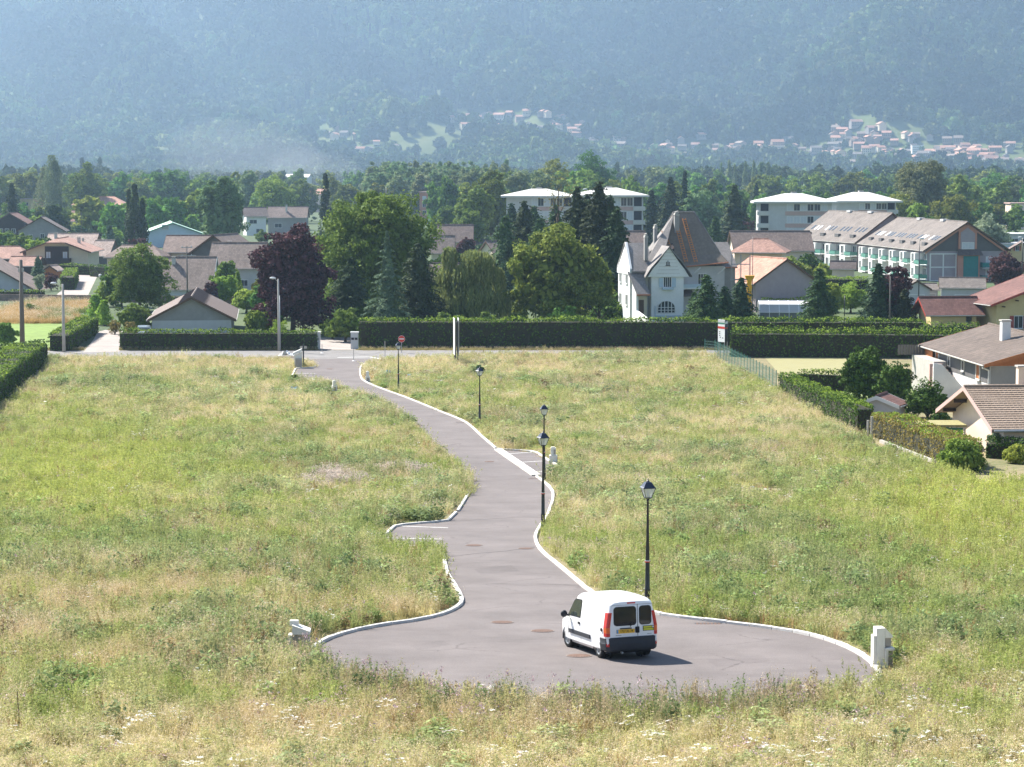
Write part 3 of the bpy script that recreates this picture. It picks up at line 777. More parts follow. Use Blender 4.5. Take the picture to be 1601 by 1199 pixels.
# hedges ---------------------------------------------------------------
CORE = pmat('hedge_twigs', (.035, .035, .018), .95, .3, 3, .5)
def hedge(name, label, pts, w, h, mat, z0=None, dens=30, size=.2, seed=1, topfuzz=.12, mat2=None, core=CORE, h2=None):
    """clipped hedge along a world polyline; leaves on every face of a twiggy core"""
    r = np.random.default_rng(seed)
    P = [Vector(p) for p in pts]
    base = P[0].copy(); base.z = float(zt(base.y)) if z0 is None else z0
    t = thing(name, label, 'hedge', base)
    mb = MB(); Cs = []; Ns = []
    nseg = len(P) - 1
    for si, (a, b) in enumerate(zip(P[:-1], P[1:])):
        a = a.copy(); b = b.copy(); a.z = float(zt(a.y)); b.z = float(zt(b.y))
        d = b - a; L = d.xy.length; u = Vector((d.x, d.y, 0)).normalized(); n = Vector((-u.y, u.x, 0))
        ha = h if h2 is None else h + (h2 - h) * si / nseg; hb = h if h2 is None else h + (h2 - h) * (si + 1) / nseg
        e = w * .5 - .1
        A = a - base; B = b - base
        ext = u * .0
        V = []
        for q, hh in ((A - ext, ha), (B + ext, hb)):
            for s_, zz in ((-e, -.3), (e, -.3), (e, hh - .3), (-e, hh - .3)): V.append(q + n * s_ + Vector((0, 0, zz)))
        mb.add(V, [(0, 1, 2, 3), (7, 6, 5, 4), (0, 4, 5, 1), (1, 5, 6, 2), (2, 6, 7, 3), (3, 7, 4, 0)])
        def face(area, fn, nv):
            k = int(area * dens); s = r.random(k); q = r.random(k)
            C, bump = fn(s, q, k); Cs.append(C); Ns.append(np.tile(nv, (k, 1)))
        Aa = np.array(A); Dd = np.array(B - A); nn = np.array(n); uu = np.array(u)
        hs = lambda s: ha + (hb - ha) * s
        def bumpf(s, q): return (vnoise(s * L / .9 + 31 * si, q * 4, seed) - .5) * .34
        def sag(s): return (fbm(s * L / 3.1 + 17 * si, s * 0 + seed, seed, 3) - .5) * .42
        for sg in (1, -1):
            face(L * max(ha, hb), lambda s, q, k: ((Aa + Dd * s[:, None] + nn * (sg * w / 2 + sg * bumpf(s, q) + r.normal(0, .04, k))[:, None] + np.array([0, 0, 1.0]) * (q * (hs(s) + sag(s)))[:, None]), 0), np.array(n * sg))
        for sg in (1, -1): face(L * .5 * 1.6, lambda s, q, k: ((Aa + Dd * s[:, None] + nn * (sg * w / 2 * (.86 + .1 * r.random(k)))[:, None] + np.array([0, 0, 1.0]) * (hs(s) + sag(s) - .35 + .4 * q)[:, None]), 0), unit(np.array(n * sg) + np.array([0, 0, .8])))
        face(L * w * 1.3, lambda s, q, k: ((Aa + Dd * s[:, None] + nn * ((q - .5) * w)[:, None] + np.array([0, 0, 1.0]) * (hs(s) + np.abs(r.normal(0, topfuzz, k)) + bumpf(s, q * .3) * 1.0 + sag(s) - .0)[:, None]), 0), np.array([0, 0, 1.0]))
        if si == 0: face(w * ha, lambda s, q, k: ((Aa + nn * ((s - .5) * w)[:, None] - uu * (.02 + np.abs(r.normal(0, .05, k)))[:, None] + np.array([0, 0, 1.0]) * (q * ha)[:, None]), 0), -uu)
        if si == nseg - 1: face(w * hb, lambda s, q, k: ((Aa + Dd + nn * ((s - .5) * w)[:, None] + uu * (.02 + np.abs(r.normal(0, .05, k)))[:, None] + np.array([0, 0, 1.0]) * (q * hb)[:, None]), 0), uu)
    C = np.concatenate(Cs); N = np.concatenate(Ns)
    V = leafquads(C, N, size, .75, .6, r)
    if mat2 is not None:
        mi = ((r.random(len(V)) < .30 + .4 * (vnoise(C[:, 0] * .8, C[:, 1] * .8, seed + 5) > .5)) & (N[:, 2] > .5)).astype(int)  # lime on upward leaves only: fresh growth, plus sunlit top put into colour
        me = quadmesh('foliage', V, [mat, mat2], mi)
    else: me = quadmesh('foliage', V, mat)
    link('foliage', me, t); mb.obj('branches', core, t)
    return t
def bush(name, label, px, D, a, h, mat, n=1500, size=.2, seed=1, cat='bush', b=None, z=0, group=None, flowers=None):
    V = broadV(a, b or a, h, 0.0, n, size, 9, seed, .2, low=0.0)
    V[:, :, 2] = np.maximum(V[:, :, 2], .02)
    tr = MB()
    for k in range(4): tr.tube((0, 0, 0), (math.cos(k * 1.6) * a * .35, math.sin(k * 1.6) * a * .35, h * .55), .06, .02, 5)
    t = tree(name, label, px, D, V, mat, tr, z=z, group=group, cat=cat, name2='foliage')
    return t
# ------------------------------------------------------------------ building kit
def face_frame(face, L, W):
    return {'F': (Vector((0, -W / 2, 0)), Vector((1, 0, 0)), Vector((0, -1, 0))), 'B': (Vector((0, W / 2, 0)), Vector((-1, 0, 0)), Vector((0, 1, 0))),
            'R': (Vector((L / 2, 0, 0)), Vector((0, 1, 0)), Vector((1, 0, 0))), 'L': (Vector((-L / 2, 0, 0)), Vector((0, -1, 0)), Vector((-1, 0, 0)))}[face]
def obox(mb, o, u, n, u0, u1, n0, n1, z0, z1, mat=0):
    V = [o + u * a + n * b + Vector((0, 0, c)) for a in (u0, u1) for b in (n0, n1) for c in (z0, z1)]
    mb.add(V, [(0, 1, 3, 2), (4, 6, 7, 5), (0, 4, 5, 1), (2, 3, 7, 6), (0, 2, 6, 4), (1, 5, 7, 3)], mat)
def window(par, fr, u, z, w, h, frame='white', pane='glass', shut=None, bars=1, sill=True, name='window', base=0.0):
    o, ux, n = fr; b = base
    mb = MB(); t = min(.09, w * .12)
    obox(mb, o, ux, n, u - w / 2 - t, u - w / 2, b, b + .09, z - t, z + h + t); obox(mb, o, ux, n, u + w / 2, u + w / 2 + t, b, b + .09, z - t, z + h + t)
    obox(mb, o, ux, n, u - w / 2, u + w / 2, b, b + .088, z + h, z + h + t); obox(mb, o, ux, n, u - w / 2, u + w / 2, b, b + .088, z - t, z)
    for k in range(bars):
        x = u - w / 2 + w * (k + 1) / (bars + 1); obox(mb, o, ux, n, x - t * .3, x + t * .3, b + .03, b + .07, z, z + h)
    wd = mb.obj(name, M_[frame], par)
    mb = MB(); obox(mb, o, ux, n, u - w / 2, u + w / 2, b - .02, b + .03, z, z + h); mb.obj('pane', M_[pane], wd)
    if sill:
        mb = MB(); obox(mb, o, ux, n, u - w / 2 - t * 1.4, u + w / 2 + t * 1.4, b, b + .16, z - t - .07, z - t - .004); mb.obj('sill', M_['concrete'], wd)
    if shut:
        for sg in (-1, 1):
            mb = MB(); a = u + sg * (w / 2 + t); c = a + sg * w * .5
            obox(mb, o, ux, n, min(a, c), max(a, c), b + .092, b + .14, z - t * .5, z + h + t * .5); mb.obj('shutter', M_[shut], wd)
    return wd
def chimney(par, x, y, z0, z1, w=.6, d=.6, mat='chim', pot=True):
    mb = MB(); mb.bx(x - w / 2, x + w / 2, y - d / 2, y + d / 2, z0, z1); c = mb.obj('chimney', M_[mat], par)
    mb = MB(); mb.bx(x - w / 2 - .08, x + w / 2 + .08, y - d / 2 - .08, y + d / 2 + .08, z1 + .002, z1 + .12)
    if pot:
        for sx in (-1, 1):
            for sy in (-1, 1): mb.bx(x + sx * w * .3 - .05, x + sx * w * .3 + .05, y + sy * d * .3 - .05, y + sy * d * .3 + .05, z1 + .122, z1 + .3)
        mb.bx(x - w / 2 - .05, x + w / 2 + .05, y - d / 2 - .05, y + d / 2 + .05, z1 + .302, z1 + .38)
    mb.obj('chimney_cap', M_['concrete'], c); return c
def balcony(par, fr, u, z, w, dep, rail='green', slab='white', solid=False, h=1.0):
    o, ux, n = fr
    mb = MB(); obox(mb, o, ux, n, u - w / 2, u + w / 2, .002, dep, z - .18, z); b = mb.obj('balcony', M_[slab], par)
    mb = MB()
    if solid:
        obox(mb, o, ux, n, u - w / 2, u + w / 2, dep - .06, dep - .01, z + .005, z + h)
    else:
        obox(mb, o, ux, n, u - w / 2, u + w / 2, dep - .06, dep - .01, z + .15, z + h * .9)
        obox(mb, o, ux, n, u - w / 2, u + w / 2, dep - .08, dep + .01, z + h * .93, z + h)
        k = max(2, int(w / 1.2))
        for i in range(k + 1):
            x = u - w / 2 + w * i / k; obox(mb, o, ux, n, x - .03, x + .03, dep - .058, dep - .012, z + .004, z + h * .93)
    for s in (-1, 1): obox(mb, o, ux, n, u + s * w / 2 - .03, u + s * w / 2 + .03, .01, dep - .06, z + .1, z + h)
    mb.obj('railing', M_[rail], b); return b
def gable_roof(par, L, W, ze, zr, ov, ovg, mat, t=.22, hip=0, fascia='brown', half=0):
    """ridge along local x"""
    sl = (zr - ze) / (W / 2); y = W / 2 + ov; z = ze - sl * ov; x = L / 2 + ovg
    mb = MB(); rx = x - hip
    if half:   # clipped gables
        zc = zr - half * sl; yc = half; rx = x - half * .9
        for s in (-1, 1):
            mb.slab([(-rx, 0, zr), (rx, 0, zr), (x, s * yc, zc), (x, s * y, z), (-x, s * y, z), (-x, s * yc, zc)], t)
        for s in (-1, 1): mb.slab([(s * rx, 0, zr), (s * x, yc, zc), (s * x, -yc, zc)], t)
    else:
        for s in (-1, 1): mb.slab([(-rx, 0, zr), (rx, 0, zr), (x, s * y, z), (-x, s * y, z)], t)
        if hip:
            for s in (-1, 1): mb.slab([(s * rx, 0, zr), (s * x, y, z), (s * x, -y, z)], t)
    r = mb.obj('roof', M_[mat], par)
    mb = MB(); mb.tube((-rx, 0, zr + .01), (rx, 0, zr + .01), .13, .13, 6); mb.obj('ridge_cap', M_[mat], r)
    for s in (-1, 1):
        mb = MB(); mb.tube((-x, s * (y + .08), z - .12), (x, s * (y + .08), z - .12), .07, .07, 6); mb.obj('gutter', M_['concrete'], r)
    if fascia and not hip:
        for e in (-1, 1):
            for s in (-1, 1):
                mb = MB(); a = Vector((e * (x + .012), 0 if not half else s * half, (zr if not half else zr - half * sl) + .02)); b = Vector((e * (x + .012), s * y, z + .02))
                mb.slab([a, b, b - Vector((0, 0, .3)), a - Vector((0, 0, .3))], .035, 0, (e, 0, 0)); mb.obj('fascia', M_[fascia], r)
    return r
def house(label, px, D, L, W, ze, zr, rz=0, wall='cream', roof='r_brown', ov=.6, ovg=.6, hip=0, half=0, wins=(), chims=(), cat='house', name='house', fascia='brown', gable=None, z0=None, group=None, dx=0):
    b = float(zt(D)) if z0 is None else z0
    p = at(px, D, b); p.z = b; p.x += dx
    t = thing(name, label, cat, p, R(rz), group)
    ze -= b; zr -= b
    sl = (zr - ze) / (W / 2 + ov); ze += sl * ov
    mb = MB()
    if hip: mb.bx(-L / 2, L / 2, -W / 2, W / 2, -.3, ze - .12)
    else:
        hz = zr - .12
        prof = [(-W / 2, -.3), (W / 2, -.3), (W / 2, ze - .12)] + ([(half, hz - half * sl), (-half, hz - half * sl)] if half else [(0, hz)]) + [(-W / 2, ze - .12)]
        mb.slab([(-L / 2, y, z) for y, z in prof], L, 0, (1, 0, 0))
    mb.obj('wall', M_[wall], t)
    if gable and not hip:
        for e in (-1, 1): mb = MB(); mb.slab([(e * L / 2, -W / 2, ze - .2), (e * L / 2, W / 2, ze - .2), (e * L / 2, 0, zr - .2)], .05, 0, (e, 0, 0)); mb.obj('gable_boarding', M_[gable], t)
    r = gable_roof(t, L, W, ze, zr, ov, ovg, roof, hip=hip, fascia=fascia, half=half)
    for c in chims:
        x, y, hh = c[:3]; zz = zr - abs(y) * sl
        chimney(r, x, y, zz - .5, zz + hh, *(c[3:] or (.6, .6)))
    for w in wins:
        k = dict(w[5]) if len(w) > 5 else {}
        window(t, face_frame(w[0], L, W), w[1], w[2], w[3], w[4], **k)
    return t, r
S = dict(shut='brown')
# ---- left part of the village
def garage():
    L, W = 22, 9.6
    t, r = house('low grey building with brown tiled roof and white lower gable wall behind the left hedge', 312, 291, L, W, 2.2, 4.95, 96, 'grey', 'r_garage', .55, .5, name='outbuilding', cat='building', dx=-.6)
    # ridge runs away from the camera: local -x gable faces it
    fr = face_frame('L', L, W)
    mb = MB(); obox(mb, *fr, -W / 2 + .02, W / 2 - .02, .004, .03, 0, 2.05); mb.obj('lower_wall', M_['wgrey'], t)
    mb = MB(); sl = (4.95 - 2.2) / (W / 2)
    for s in (-1, 1):
        for k in range(46):
            x = -L / 2 - .45 + k * (L + .9) / 45
            a = Vector((x, 0, 4.99)); b = Vector((x, s * (W / 2 + .55), 2.2 - sl * .55 + .03))
            mb.tube(a, b, .07, .07, 5, cap=False)
    mb.obj('tile_ribs', M_['r_garage'], r, kind='stuff')
    mb = MB(); mb.bx(L / 2 - 1, L / 2 - .2, W / 2, W / 2 + .1, 0, 2); mb.obj('door', M_['dbrown'], t)
garage()
house('long low house with a broad brown roof slope right of the round green tree', 288, 385, 10.5, 12, Z(452, 380), Z(401, 386), 0, 'white', 'r_brown2', .4, .3, chims=[(-1.5, -1.2, .7)], fascia='white')
house('brown roofed house with a timbered left gable behind the broad brown slope', 300, 425, 7.6, 10, Z(394, 420), Z(368, 425), 0, 'cream', 'r_brown', .6, .8, gable='brown')
house('house with dark shaded gable facing the viewer beside the timbered roof', 353, 420, 12, 8.5, Z(398, 415), Z(367, 415), 78, 'dgrey', 'r_brown', .8, .8, wins=[('L', 0, 1.2, 1.4, 1.2), ('L', 2.4, 1.2, .9, 1.2)])  # dark grey wall: the gable's shade put into its colour
house('house with a plain brown roof slope directly left of the copper beech', 376, 400, 8.2, 9, Z(419, 396), Z(379, 400), -4, 'wgrey', 'r_brown2', .6, .8, wins=[('F', 1.5, .8, 1.2, 1.0)], chims=[(-2, 1, .7)], gable='brown')
house('brown hipped roof mostly hidden behind the round green tree', 216, 415, 9.5, 9, Z(402, 410), Z(383, 415), 0, 'cream', 'r_brown', .6, .6, hip=2.6)
t, r = house('chalet with clipped gable and dark balcony recess at the end of the side street', 99, 478, 14, 12.6, 4.2, 6.9, 91, 'cream', 'r_pinkish', .9, 1.6, half=2.0, wins=[('L', -3.6, 1.0, .9, .9), ('L', 3.9, 1.0, .9, .9)], chims=[(2, -3, .9)])
fr = face_frame('L', 14, 12.6)
mb = MB(); obox(mb, *fr, -2.4, 2.4, .01, .25, 1.7, 5.3); lg = mb.obj('loggia', M_['dbrown'], t)
window(t, fr, -1.7, 2.7, .9, 1.5, 'brown', 'curtain', base=.26); window(t, fr, 1.7, 2.7, .9, 1.5, 'brown', 'curtain', base=.26)
balcony(t, fr, .2, 2.0, 5.4, 1.4, 'dbrown', 'dbrown', solid=True, h=.95)
house('wide house with a pale sandy roof behind the chalet with the balcony', 116, 530, 10.5, 11, Z(391, 526), Z(365, 530), -2, 'cream', 'r_pale', .6, .6, chims=[(-3.8, -1.5, .8), (2.8, -3.0, .5, .4, .4)])
house('small pale roofed annex with a dark shaded gable right of the sandy roof', 165, 520, 3.6, 8, Z(399, 520), Z(375, 523), -8, 'dgrey', 'r_pale', .5, .5)  # annex walled in dark grey, shade of the gable included in the colour
house('white two storey house with a plain pinkish brown roof and two chimneys', 145, 745, 12.4, 9, Z(346, 740), Z(329, 745), 0, 'wgrey', 'r_pinkish', .7, .5, wins=[('F', 3.2, .6, .9, 1.6, dict(frame='brown')), ('F', -1, 2.6, 1, 1.1)], chims=[(-1.2, -1, 1.2), (1.8, -1.4, 1.4)])
house('large building with a salmon hipped roof and brown walls above the white house', 158, 900, 19, 15, Z(320, 895), Z(307, 900), 3, 'brown', 'r_salmon', .9, .9, hip=5)
house('grey rendered house with a steep dark roof falling to the right', 64, 605, 12, 11.5, Z(361, 600), Z(339, 600), 97, 'grey', 'r_dark', .6, .6, wins=[('L', -2.6, 3.6, .8, .9), ('L', .3, 3.6, .9, 1.1), ('L', 3.0, 3.6, .8, .9), ('L', -.9, 1.0, .9, 1.2)], dx=.6)
house('dark timber chalet with three white framed windows at the left edge', 22, 655, 11, 9, Z(350, 650), Z(333, 650), 92, 'dbrown', 'r_red', .8, .8, wins=[('L', -2.6, 3.7, 1.0, 1.1), ('L', -.9, 3.7, 1.0, 1.1), ('L', .9, 3.7, 1.0, 1.1)])
house('house with a salmon hipped roof over dark timber at the left edge', 14, 475, 9, 9, Z(404, 470), Z(385, 475), 0, 'dbrown', 'r_pinkish', .8, .8, hip=3)
house('lower pinkish roof and balcony front right of the salmon hipped roof', 42, 462, 5, 7, Z(415, 460), Z(400, 465), 0, 'dbrown', 'r_pinkish', .6, .6)
t, r = house('long brown roof sloping down to the right above a white gable at the left edge', -30, 398, 13, 22, Z(458, 392), Z(396, 392), 92, 'wgrey', 'r_brown', .6, .8, wins=[('L', -6.5, .5, 1.3, 1.0)])
t, r = house('pale blue hall with a green sheet roof and slatted vent', 256, 650, 26, 17.6, Z(366, 645), Z(347, 645), 100, 'blue', 'palegreen', .5, .6, cat='building', name='hall', fascia='green', wins=[('L', -.6, 1.4, 1.1, 1.0), ('L', .9, 1.4, .8, 1.0), ('L', 3.4, 1.4, 1.0, 1.0), ('L', -2.0, 5.0, 1.7, 1.2, dict(pane='metal', bars=5))], dx=2.2)
house('small orange timber garden shed beside the street hedges', 84, 445, 3.2, 2.6, 1.5, 2.5, 78, 'orange', 'r_pale', .25, .3, cat='shed', name='shed')
house('brown roofed house with one chimney left of the tall walnut tree', 451, 800, 13, 10, Z(340, 795), Z(323, 800), 0, 'grey', 'r_brown', .6, .5, chims=[(-.4, -2.5, 2.0)], wins=[('F', -3, 2.0, 2.4, 1.4), ('F', 2.4, 2.0, 1, 1)])
house('white house with a shaded balcony just left of the walnut tree house', 398, 770, 6.5, 8, Z(338, 765), Z(324, 770), 15, 'white', 'r_dark', .9, .8, wins=[('F', -1, 4, 2.4, 1.2), ('F', 1, 1, 2.0, 1.2)])
house('house with a steep brown roof right of the walnut tree', 712, 530, 7.6, 8, Z(378, 526), Z(351, 530), 0, 'cream', 'r_brown', .5, .4, wins=[('F', 2.6, 2.6, .9, 1.2, S)])
house('lower brown roof joined in front of the steep roof right of the walnut tree', 692, 500, 4.6, 7, Z(396, 496), Z(368, 500), 0, 'cream', 'r_brown2', .5, .4)
house('low brown roof close behind the main hedge left of the weeping tree', 694, 418, 5.2, 6, Z(433, 415), Z(411, 418), 0, 'pink', 'r_brown', .5, .4)
house('brown roof glimpsed between the weeping tree and the chestnut', 792, 470, 9, 8, Z(402, 466), Z(376, 470), 30, 'cream', 'r_brown2', .5, .4)
house('low roof behind the copper coloured shrub near the weeping tree', 755, 600, 12, 8, Z(384, 596), Z(374, 600), 0, 'cream', 'r_brown2', .5, .4)
house('brown roofed house at the left of the villa behind the dark spruces', 992, 460, 3.6, 8, Z(390, 455), Z(361, 460), 0, 'cream', 'r_brown', .4, .3)

# flat roofed apartment blocks -------------------------------------------
def flat_block(label, px, D, L, W, ztop, rz, wall, bands=(), rows=3, cols=8, roofm='pink', z0=0):
    p = at(px, D, z0); p.z = z0
    t = thing('apartment_block', label, 'apartment block', p, R(rz))
    mb = MB(); mb.bx(-L / 2, L / 2, -W / 2, W / 2, -.3, ztop); mb.obj('wall', M_[wall], t)
    mb = MB(); mb.bx(-L / 2 - .5, L / 2 + .5, -W / 2 - .5, W / 2 + .5, ztop + .003, ztop + .35); mb.obj('roof', M_[roofm], t)
    for (u0, u1, m) in bands:
        mb = MB(); mb.bx(u0, u1, -W / 2 - .12, -W / 2 - .005, .2, ztop - .05); mb.obj('facade_panel', M_[m], t)
    fr = face_frame('F', L, W)
    for r_ in range(rows):
        for c in range(cols):
            window(t, fr, -L / 2 + L * (c + .5) / cols, 1 + r_ * 3.0, 1.4, 1.4, 'white', 'glass' if (c * 7 + r_) % 3 else 'curtain', sill=False, base=.13)
    return t
flat_block('long low apartment block with salmon and yellow facade panels at the left edge', 30, 1000, 37, 12, 9.8, 4, 'yellow', [(-18, -6, 'salmon'), (7, 12, 'salmon'), (14, 18.5, 'wgrey')], 3, 9)
t = flat_block('narrow white and brick red apartment block above the walnut tree', 676, 960, 8.4, 10, 13.0, -12, 'wgrey', [(-4.2, -.6, 'salmon')], 4, 2)
flat_block('orange flat roofed building far right beyond the trees', 1605, 860, 14, 10, 9.5, 0, 'peach', [], 2, 3)

def white_roof_block(label, px, D, L, W, ze, zr, rz, storeys=4, dark_end='R', fit=()):
    p = at(px, D, 0)
    t = thing('apartment_block', label, 'apartment block', p, R(rz), 'white roofed blocks')
    mb = MB(); mb.bx(-L / 2, L / 2, -W / 2, W / 2, -.3, ze - .3); mb.obj('wall', M_['wgrey'], t)
    o = 1.5; mb = MB(); a = L / 2 + o; b = W / 2 + o; rr = L * .12
    E = [(-a, -b, ze), (a, -b, ze), (a, b, ze), (-a, b, ze)]; T = [(-rr, -1, zr), (rr, -1, zr), (rr, 1, zr), (-rr, 1, zr)]
    for i in range(4):
        j = (i + 1) % 4; mb.add([E[i], E[j], T[j], T[i]], [(0, 1, 2, 3)])
    mb.add(T, [(0, 1, 2, 3)]); lo = [(x, y, ze - .45) for x, y, _ in E]
    mb.add(lo, [(3, 2, 1, 0)])
    for i in range(4):
        j = (i + 1) % 4; mb.add([E[i], E[j], lo[j], lo[i]], [(3, 2, 1, 0)])
    r = mb.obj('roof', M_['roofwhite'], t)
    mb = MB(); mb.bx(-.7, .7, -.7, .7, zr - .4, zr + .4); mb.obj('roof_vent', M_['concrete'], r)
    sh = (ze - .6) / storeys
    fr = face_frame('F', L, W)
    for k in range(storeys):
        zz = .3 + k * sh
        mb = MB(); obox(mb, *fr, -L * .14, L * .46, .004, .08, zz - .1, zz + .9); mb.obj('parapet_band', M_['pink'], t)
        for c in range(6):
            u = -L * .12 + L * .56 * (c + .5) / 6
            window(t, fr, u, zz + 1.1, L * .08, sh - 1.5, 'white', 'glass' if (c in (3, 4) and k == storeys - 1) or (c * 5 + k * 3) % 7 == 0 else 'curtain', sill=False)
        # corner loggias as dark panels, recess shade put into their colour
        x = {'R': L / 2, 'L': -L / 2}[dark_end]; s = 1 if dark_end == 'R' else -1
        mb = MB(); mb.bx(x - s * 2.4, x - s * .4, -W / 2 - .1, -W / 2 - .002, zz + 1.0, zz + sh - .25); mb.obj('loggia', M_['dark'], t)
        mb = MB(); mb.bx(x - s * 2.6, x + s * .5, -W / 2 - .6, -W / 2 - .102, zz - .1, zz + .95); mb.obj('balcony', M_['roofwhite'], t)
    return t
white_roof_block('white roofed block behind the tall dark spruces, left wing', 843, 615, 17.5, 14, Z(306, 608), Z(295, 615), 0)
white_roof_block('white roofed block with corner loggias seen right of the tall dark spruces', 952, 600, 17, 13, Z(305, 593), Z(293, 610), 0)
white_roof_block('white roofed block with pink bands nearest behind the brown roofed apartments', 1240, 600, 18.6, 14, Z(315, 593), Z(302, 605), -3, 4, 'L')
white_roof_block('white roofed block set back right of the one with pink bands', 1345, 640, 16.5, 14, Z(314, 633), Z(300, 645), 4, 4, 'R')

# brown roofed apartments ------------------------------------------------
def apartments(label, px, D, L, W, ze, zr, rz, gabled):
    t, r = house(label, px, D, L, W, ze, zr, rz, 'mauve', 'r_grey', .9, 1.0, cat='apartment building', name='apartment_building', fascia='brown', group='brown roofed apartments')
    frB = face_frame('B', L, W)
    nb = int(L / 7)
    for k in range(nb):
        u = -L / 2 + L * (k + .5) / nb
        # projecting bay painted white with balconies between
        mb = MB(); obox(mb, *frB, u - 1.6, u + 1.2, .004, 1.5, -.3, ze - .6); mb.obj('bay', M_['white'], t)
        for s in range(2):
            z = .9 + s * 2.7
            window(t, frB, u - .2, z, 1.1, 1.5, 'white', 'glass', base=1.5)
            if k < nb: balcony(t, frB, u + 2.8, z - .5, 3.0, 1.7, 'railg', 'white', h=.85); window(t, frB, u + 2.8, z - .4, 1.8, 1.9, 'white', 'glass', sill=False, name='balcony_door')
        sl = (zr - ze) / (W / 2 + .9)
        for q in (-1.6, .4, 2.2):
            y = W / 2 * .66; mb = MB(); zz = zr - sl * y + .06
            mb.slab([(-(u + q) - .36, y - .6, zz + sl * .6), (-(u + q) + .36, y - .6, zz + sl * .6), (-(u + q) + .36, y + .6, zz - sl * .6), (-(u + q) - .36, y + .6, zz - sl * .6)], .06)
            mb.obj('skylight', M_['glass' if (k * 3 + int(q * 2)) % 4 else 'curtain'], r)
        mb = MB(); y = W / 2 * .9; zz = zr - sl * y
        mb.bx(-u - 1.5, -u + .5, y - .1, y + .5, zz - .5, zz + .35); mb.obj('roof_notch', M_['dgrey'], r)
    for q in (-.2, .15):
        mb = MB(); mb.bx(L * q - 1, L * q + 1, -.6, .6, zr - .2, zr + .25); mb.obj('ridge_vent', M_['wgrey'], r)
    return t, r
AP, APR = apartments('brown roofed apartment building with the teal panelled gable wall', 1454, 454, 45, 15, 5.8, 11.1, 96.5, True)
apartments('brown roofed apartment building set back behind the one with the teal panel', 1343, 495.5, 32, 15, 5.9, 12.0, 105, False)
fr = face_frame('L', 45, 15)   # its u axis runs to the right as the camera sees it
mb = MB(); mb.slab([(-22.5, 7.4, 5.6), (-22.5, -7.4, 5.6), (-22.5, 0, 10.8)], .06, 0, (-1, 0, 0)); mb.obj('gable_boarding', M_['dgrey'], AP)
mb = MB(); mb.slab([(-22.57, -u, z) for u, z in ((-1.5, 5.5), (2.0, 5.5), (2.0, 9.3), (.2, 10.6), (-1.5, 9.6))], .4, 0, (-1, 0, 0)); mb.obj('attic_bay', M_['salmon'], AP)
mb = MB(); mb.slab([(-22.98, -u, z) for u, z in ((-1.15, 5.8), (1.6, 5.8), (1.6, 8.9), (.2, 10.0), (-1.15, 9.1))], .06, 0, (-1, 0, 0)); mb.obj('attic_panel', M_['mauve'], AP)
window(AP, fr, .25, 6.1, 2.2, 1.1, 'white', 'curtain', base=.55)
mb = MB()
for s_ in (-1, 1): mb.slab([(-22.9, s_ * .2, 10.75), (-22.9, s_ * 7.9, 5.45), (-22.9, s_ * 7.9, 5.05), (-22.9, s_ * .2, 10.35)], .15, 0, (-1, 0, 0))
mb.obj('verge_beam', M_['salmon'], AP)
for i, (u0, u1) in enumerate(((-6.7, -4.4), (-4.2, -1.95))):
    for (z0_, z1_) in ((.15, 2.5), (2.75, 5.0)):
        mb = MB(); obox(mb, *fr, u0, u1, .004, .07, z0_, z1_); mb.obj('wall_panel', M_['mauve'], AP)
mb = MB()
for u in (-6.8, -4.3, -1.85): obox(mb, *fr, u - .12, u + .12, .07, .12, 0, 5.15)
for z in (.05, 2.62, 5.1): obox(mb, *fr, -6.9, -1.75, .124, .16, z - .11, z + .11)
mb.obj('panel_frame', M_['white'], AP)
mb = MB(); obox(mb, *fr, -1.7, 2.5, .004, .8, -.3, 5.0); mb.obj('stair_tower', M_['salmon'], AP)
mb = MB(); obox(mb, *fr, -.65, 2.2, .802, .86, .2, 4.7); mb.obj('teal_panel', M_['teal'], AP)
o, ux, n = fr
P_ = [o + ux * -1.9 + n * 1.3 + Vector((0, 0, 4.95)), o + ux * 3.0 + n * 1.3 + Vector((0, 0, 4.95)), o + ux * 2.6 + n * .51 + Vector((0, 0, 6.0)), o + ux * -1.6 + n * .51 + Vector((0, 0, 6.0))]
mb = MB(); mb.slab(P_, .12); mb.obj('canopy', M_['r_dark'], AP)
for z in (.1, 2.5):
    balcony(AP, fr, 5.2, z, 4.6, 1.6, 'teal', 'wgrey'); window(AP, fr, 4.6, z + .1, 1.2, 1.9, 'white', 'curtain', sill=False)

# pink and salmon houses beside the villa ---------------------------------
house('salmon hipped roof house with cream walls right of the villa', 1188, 365, 7.4, 7, Z(394, 362), Z(373, 366), -12, 'peach', 'r_pinkish', .8, .8, hip=3.2, wins=[('F', -2.5, 4.0, .9, 1.2)])
house('low house with a bright salmon roof and a plain mauve gable wall', 1203, 338, 10, 10.0, Z(442, 334), Z(404, 334), 114, 'mauve', 'r_salmon', .6, .4, dx=-.2)
house('long brown roof behind the salmon roofed houses', 1203, 455, 15, 9, Z(392, 450), Z(361, 455), 4, 'peach', 'r_brown', .5, .5)
house('brown roofed house at the far right behind the apartments', 1596, 520, 7, 9, Z(400, 515), Z(378, 515), 80, 'yellow', 'r_brown', .7, .9, wins=[('L', -1, 3.0, .7, 1.0, dict(shut='red')), ('L', 2, 3.0, .7, 1.0, dict(shut='red'))])
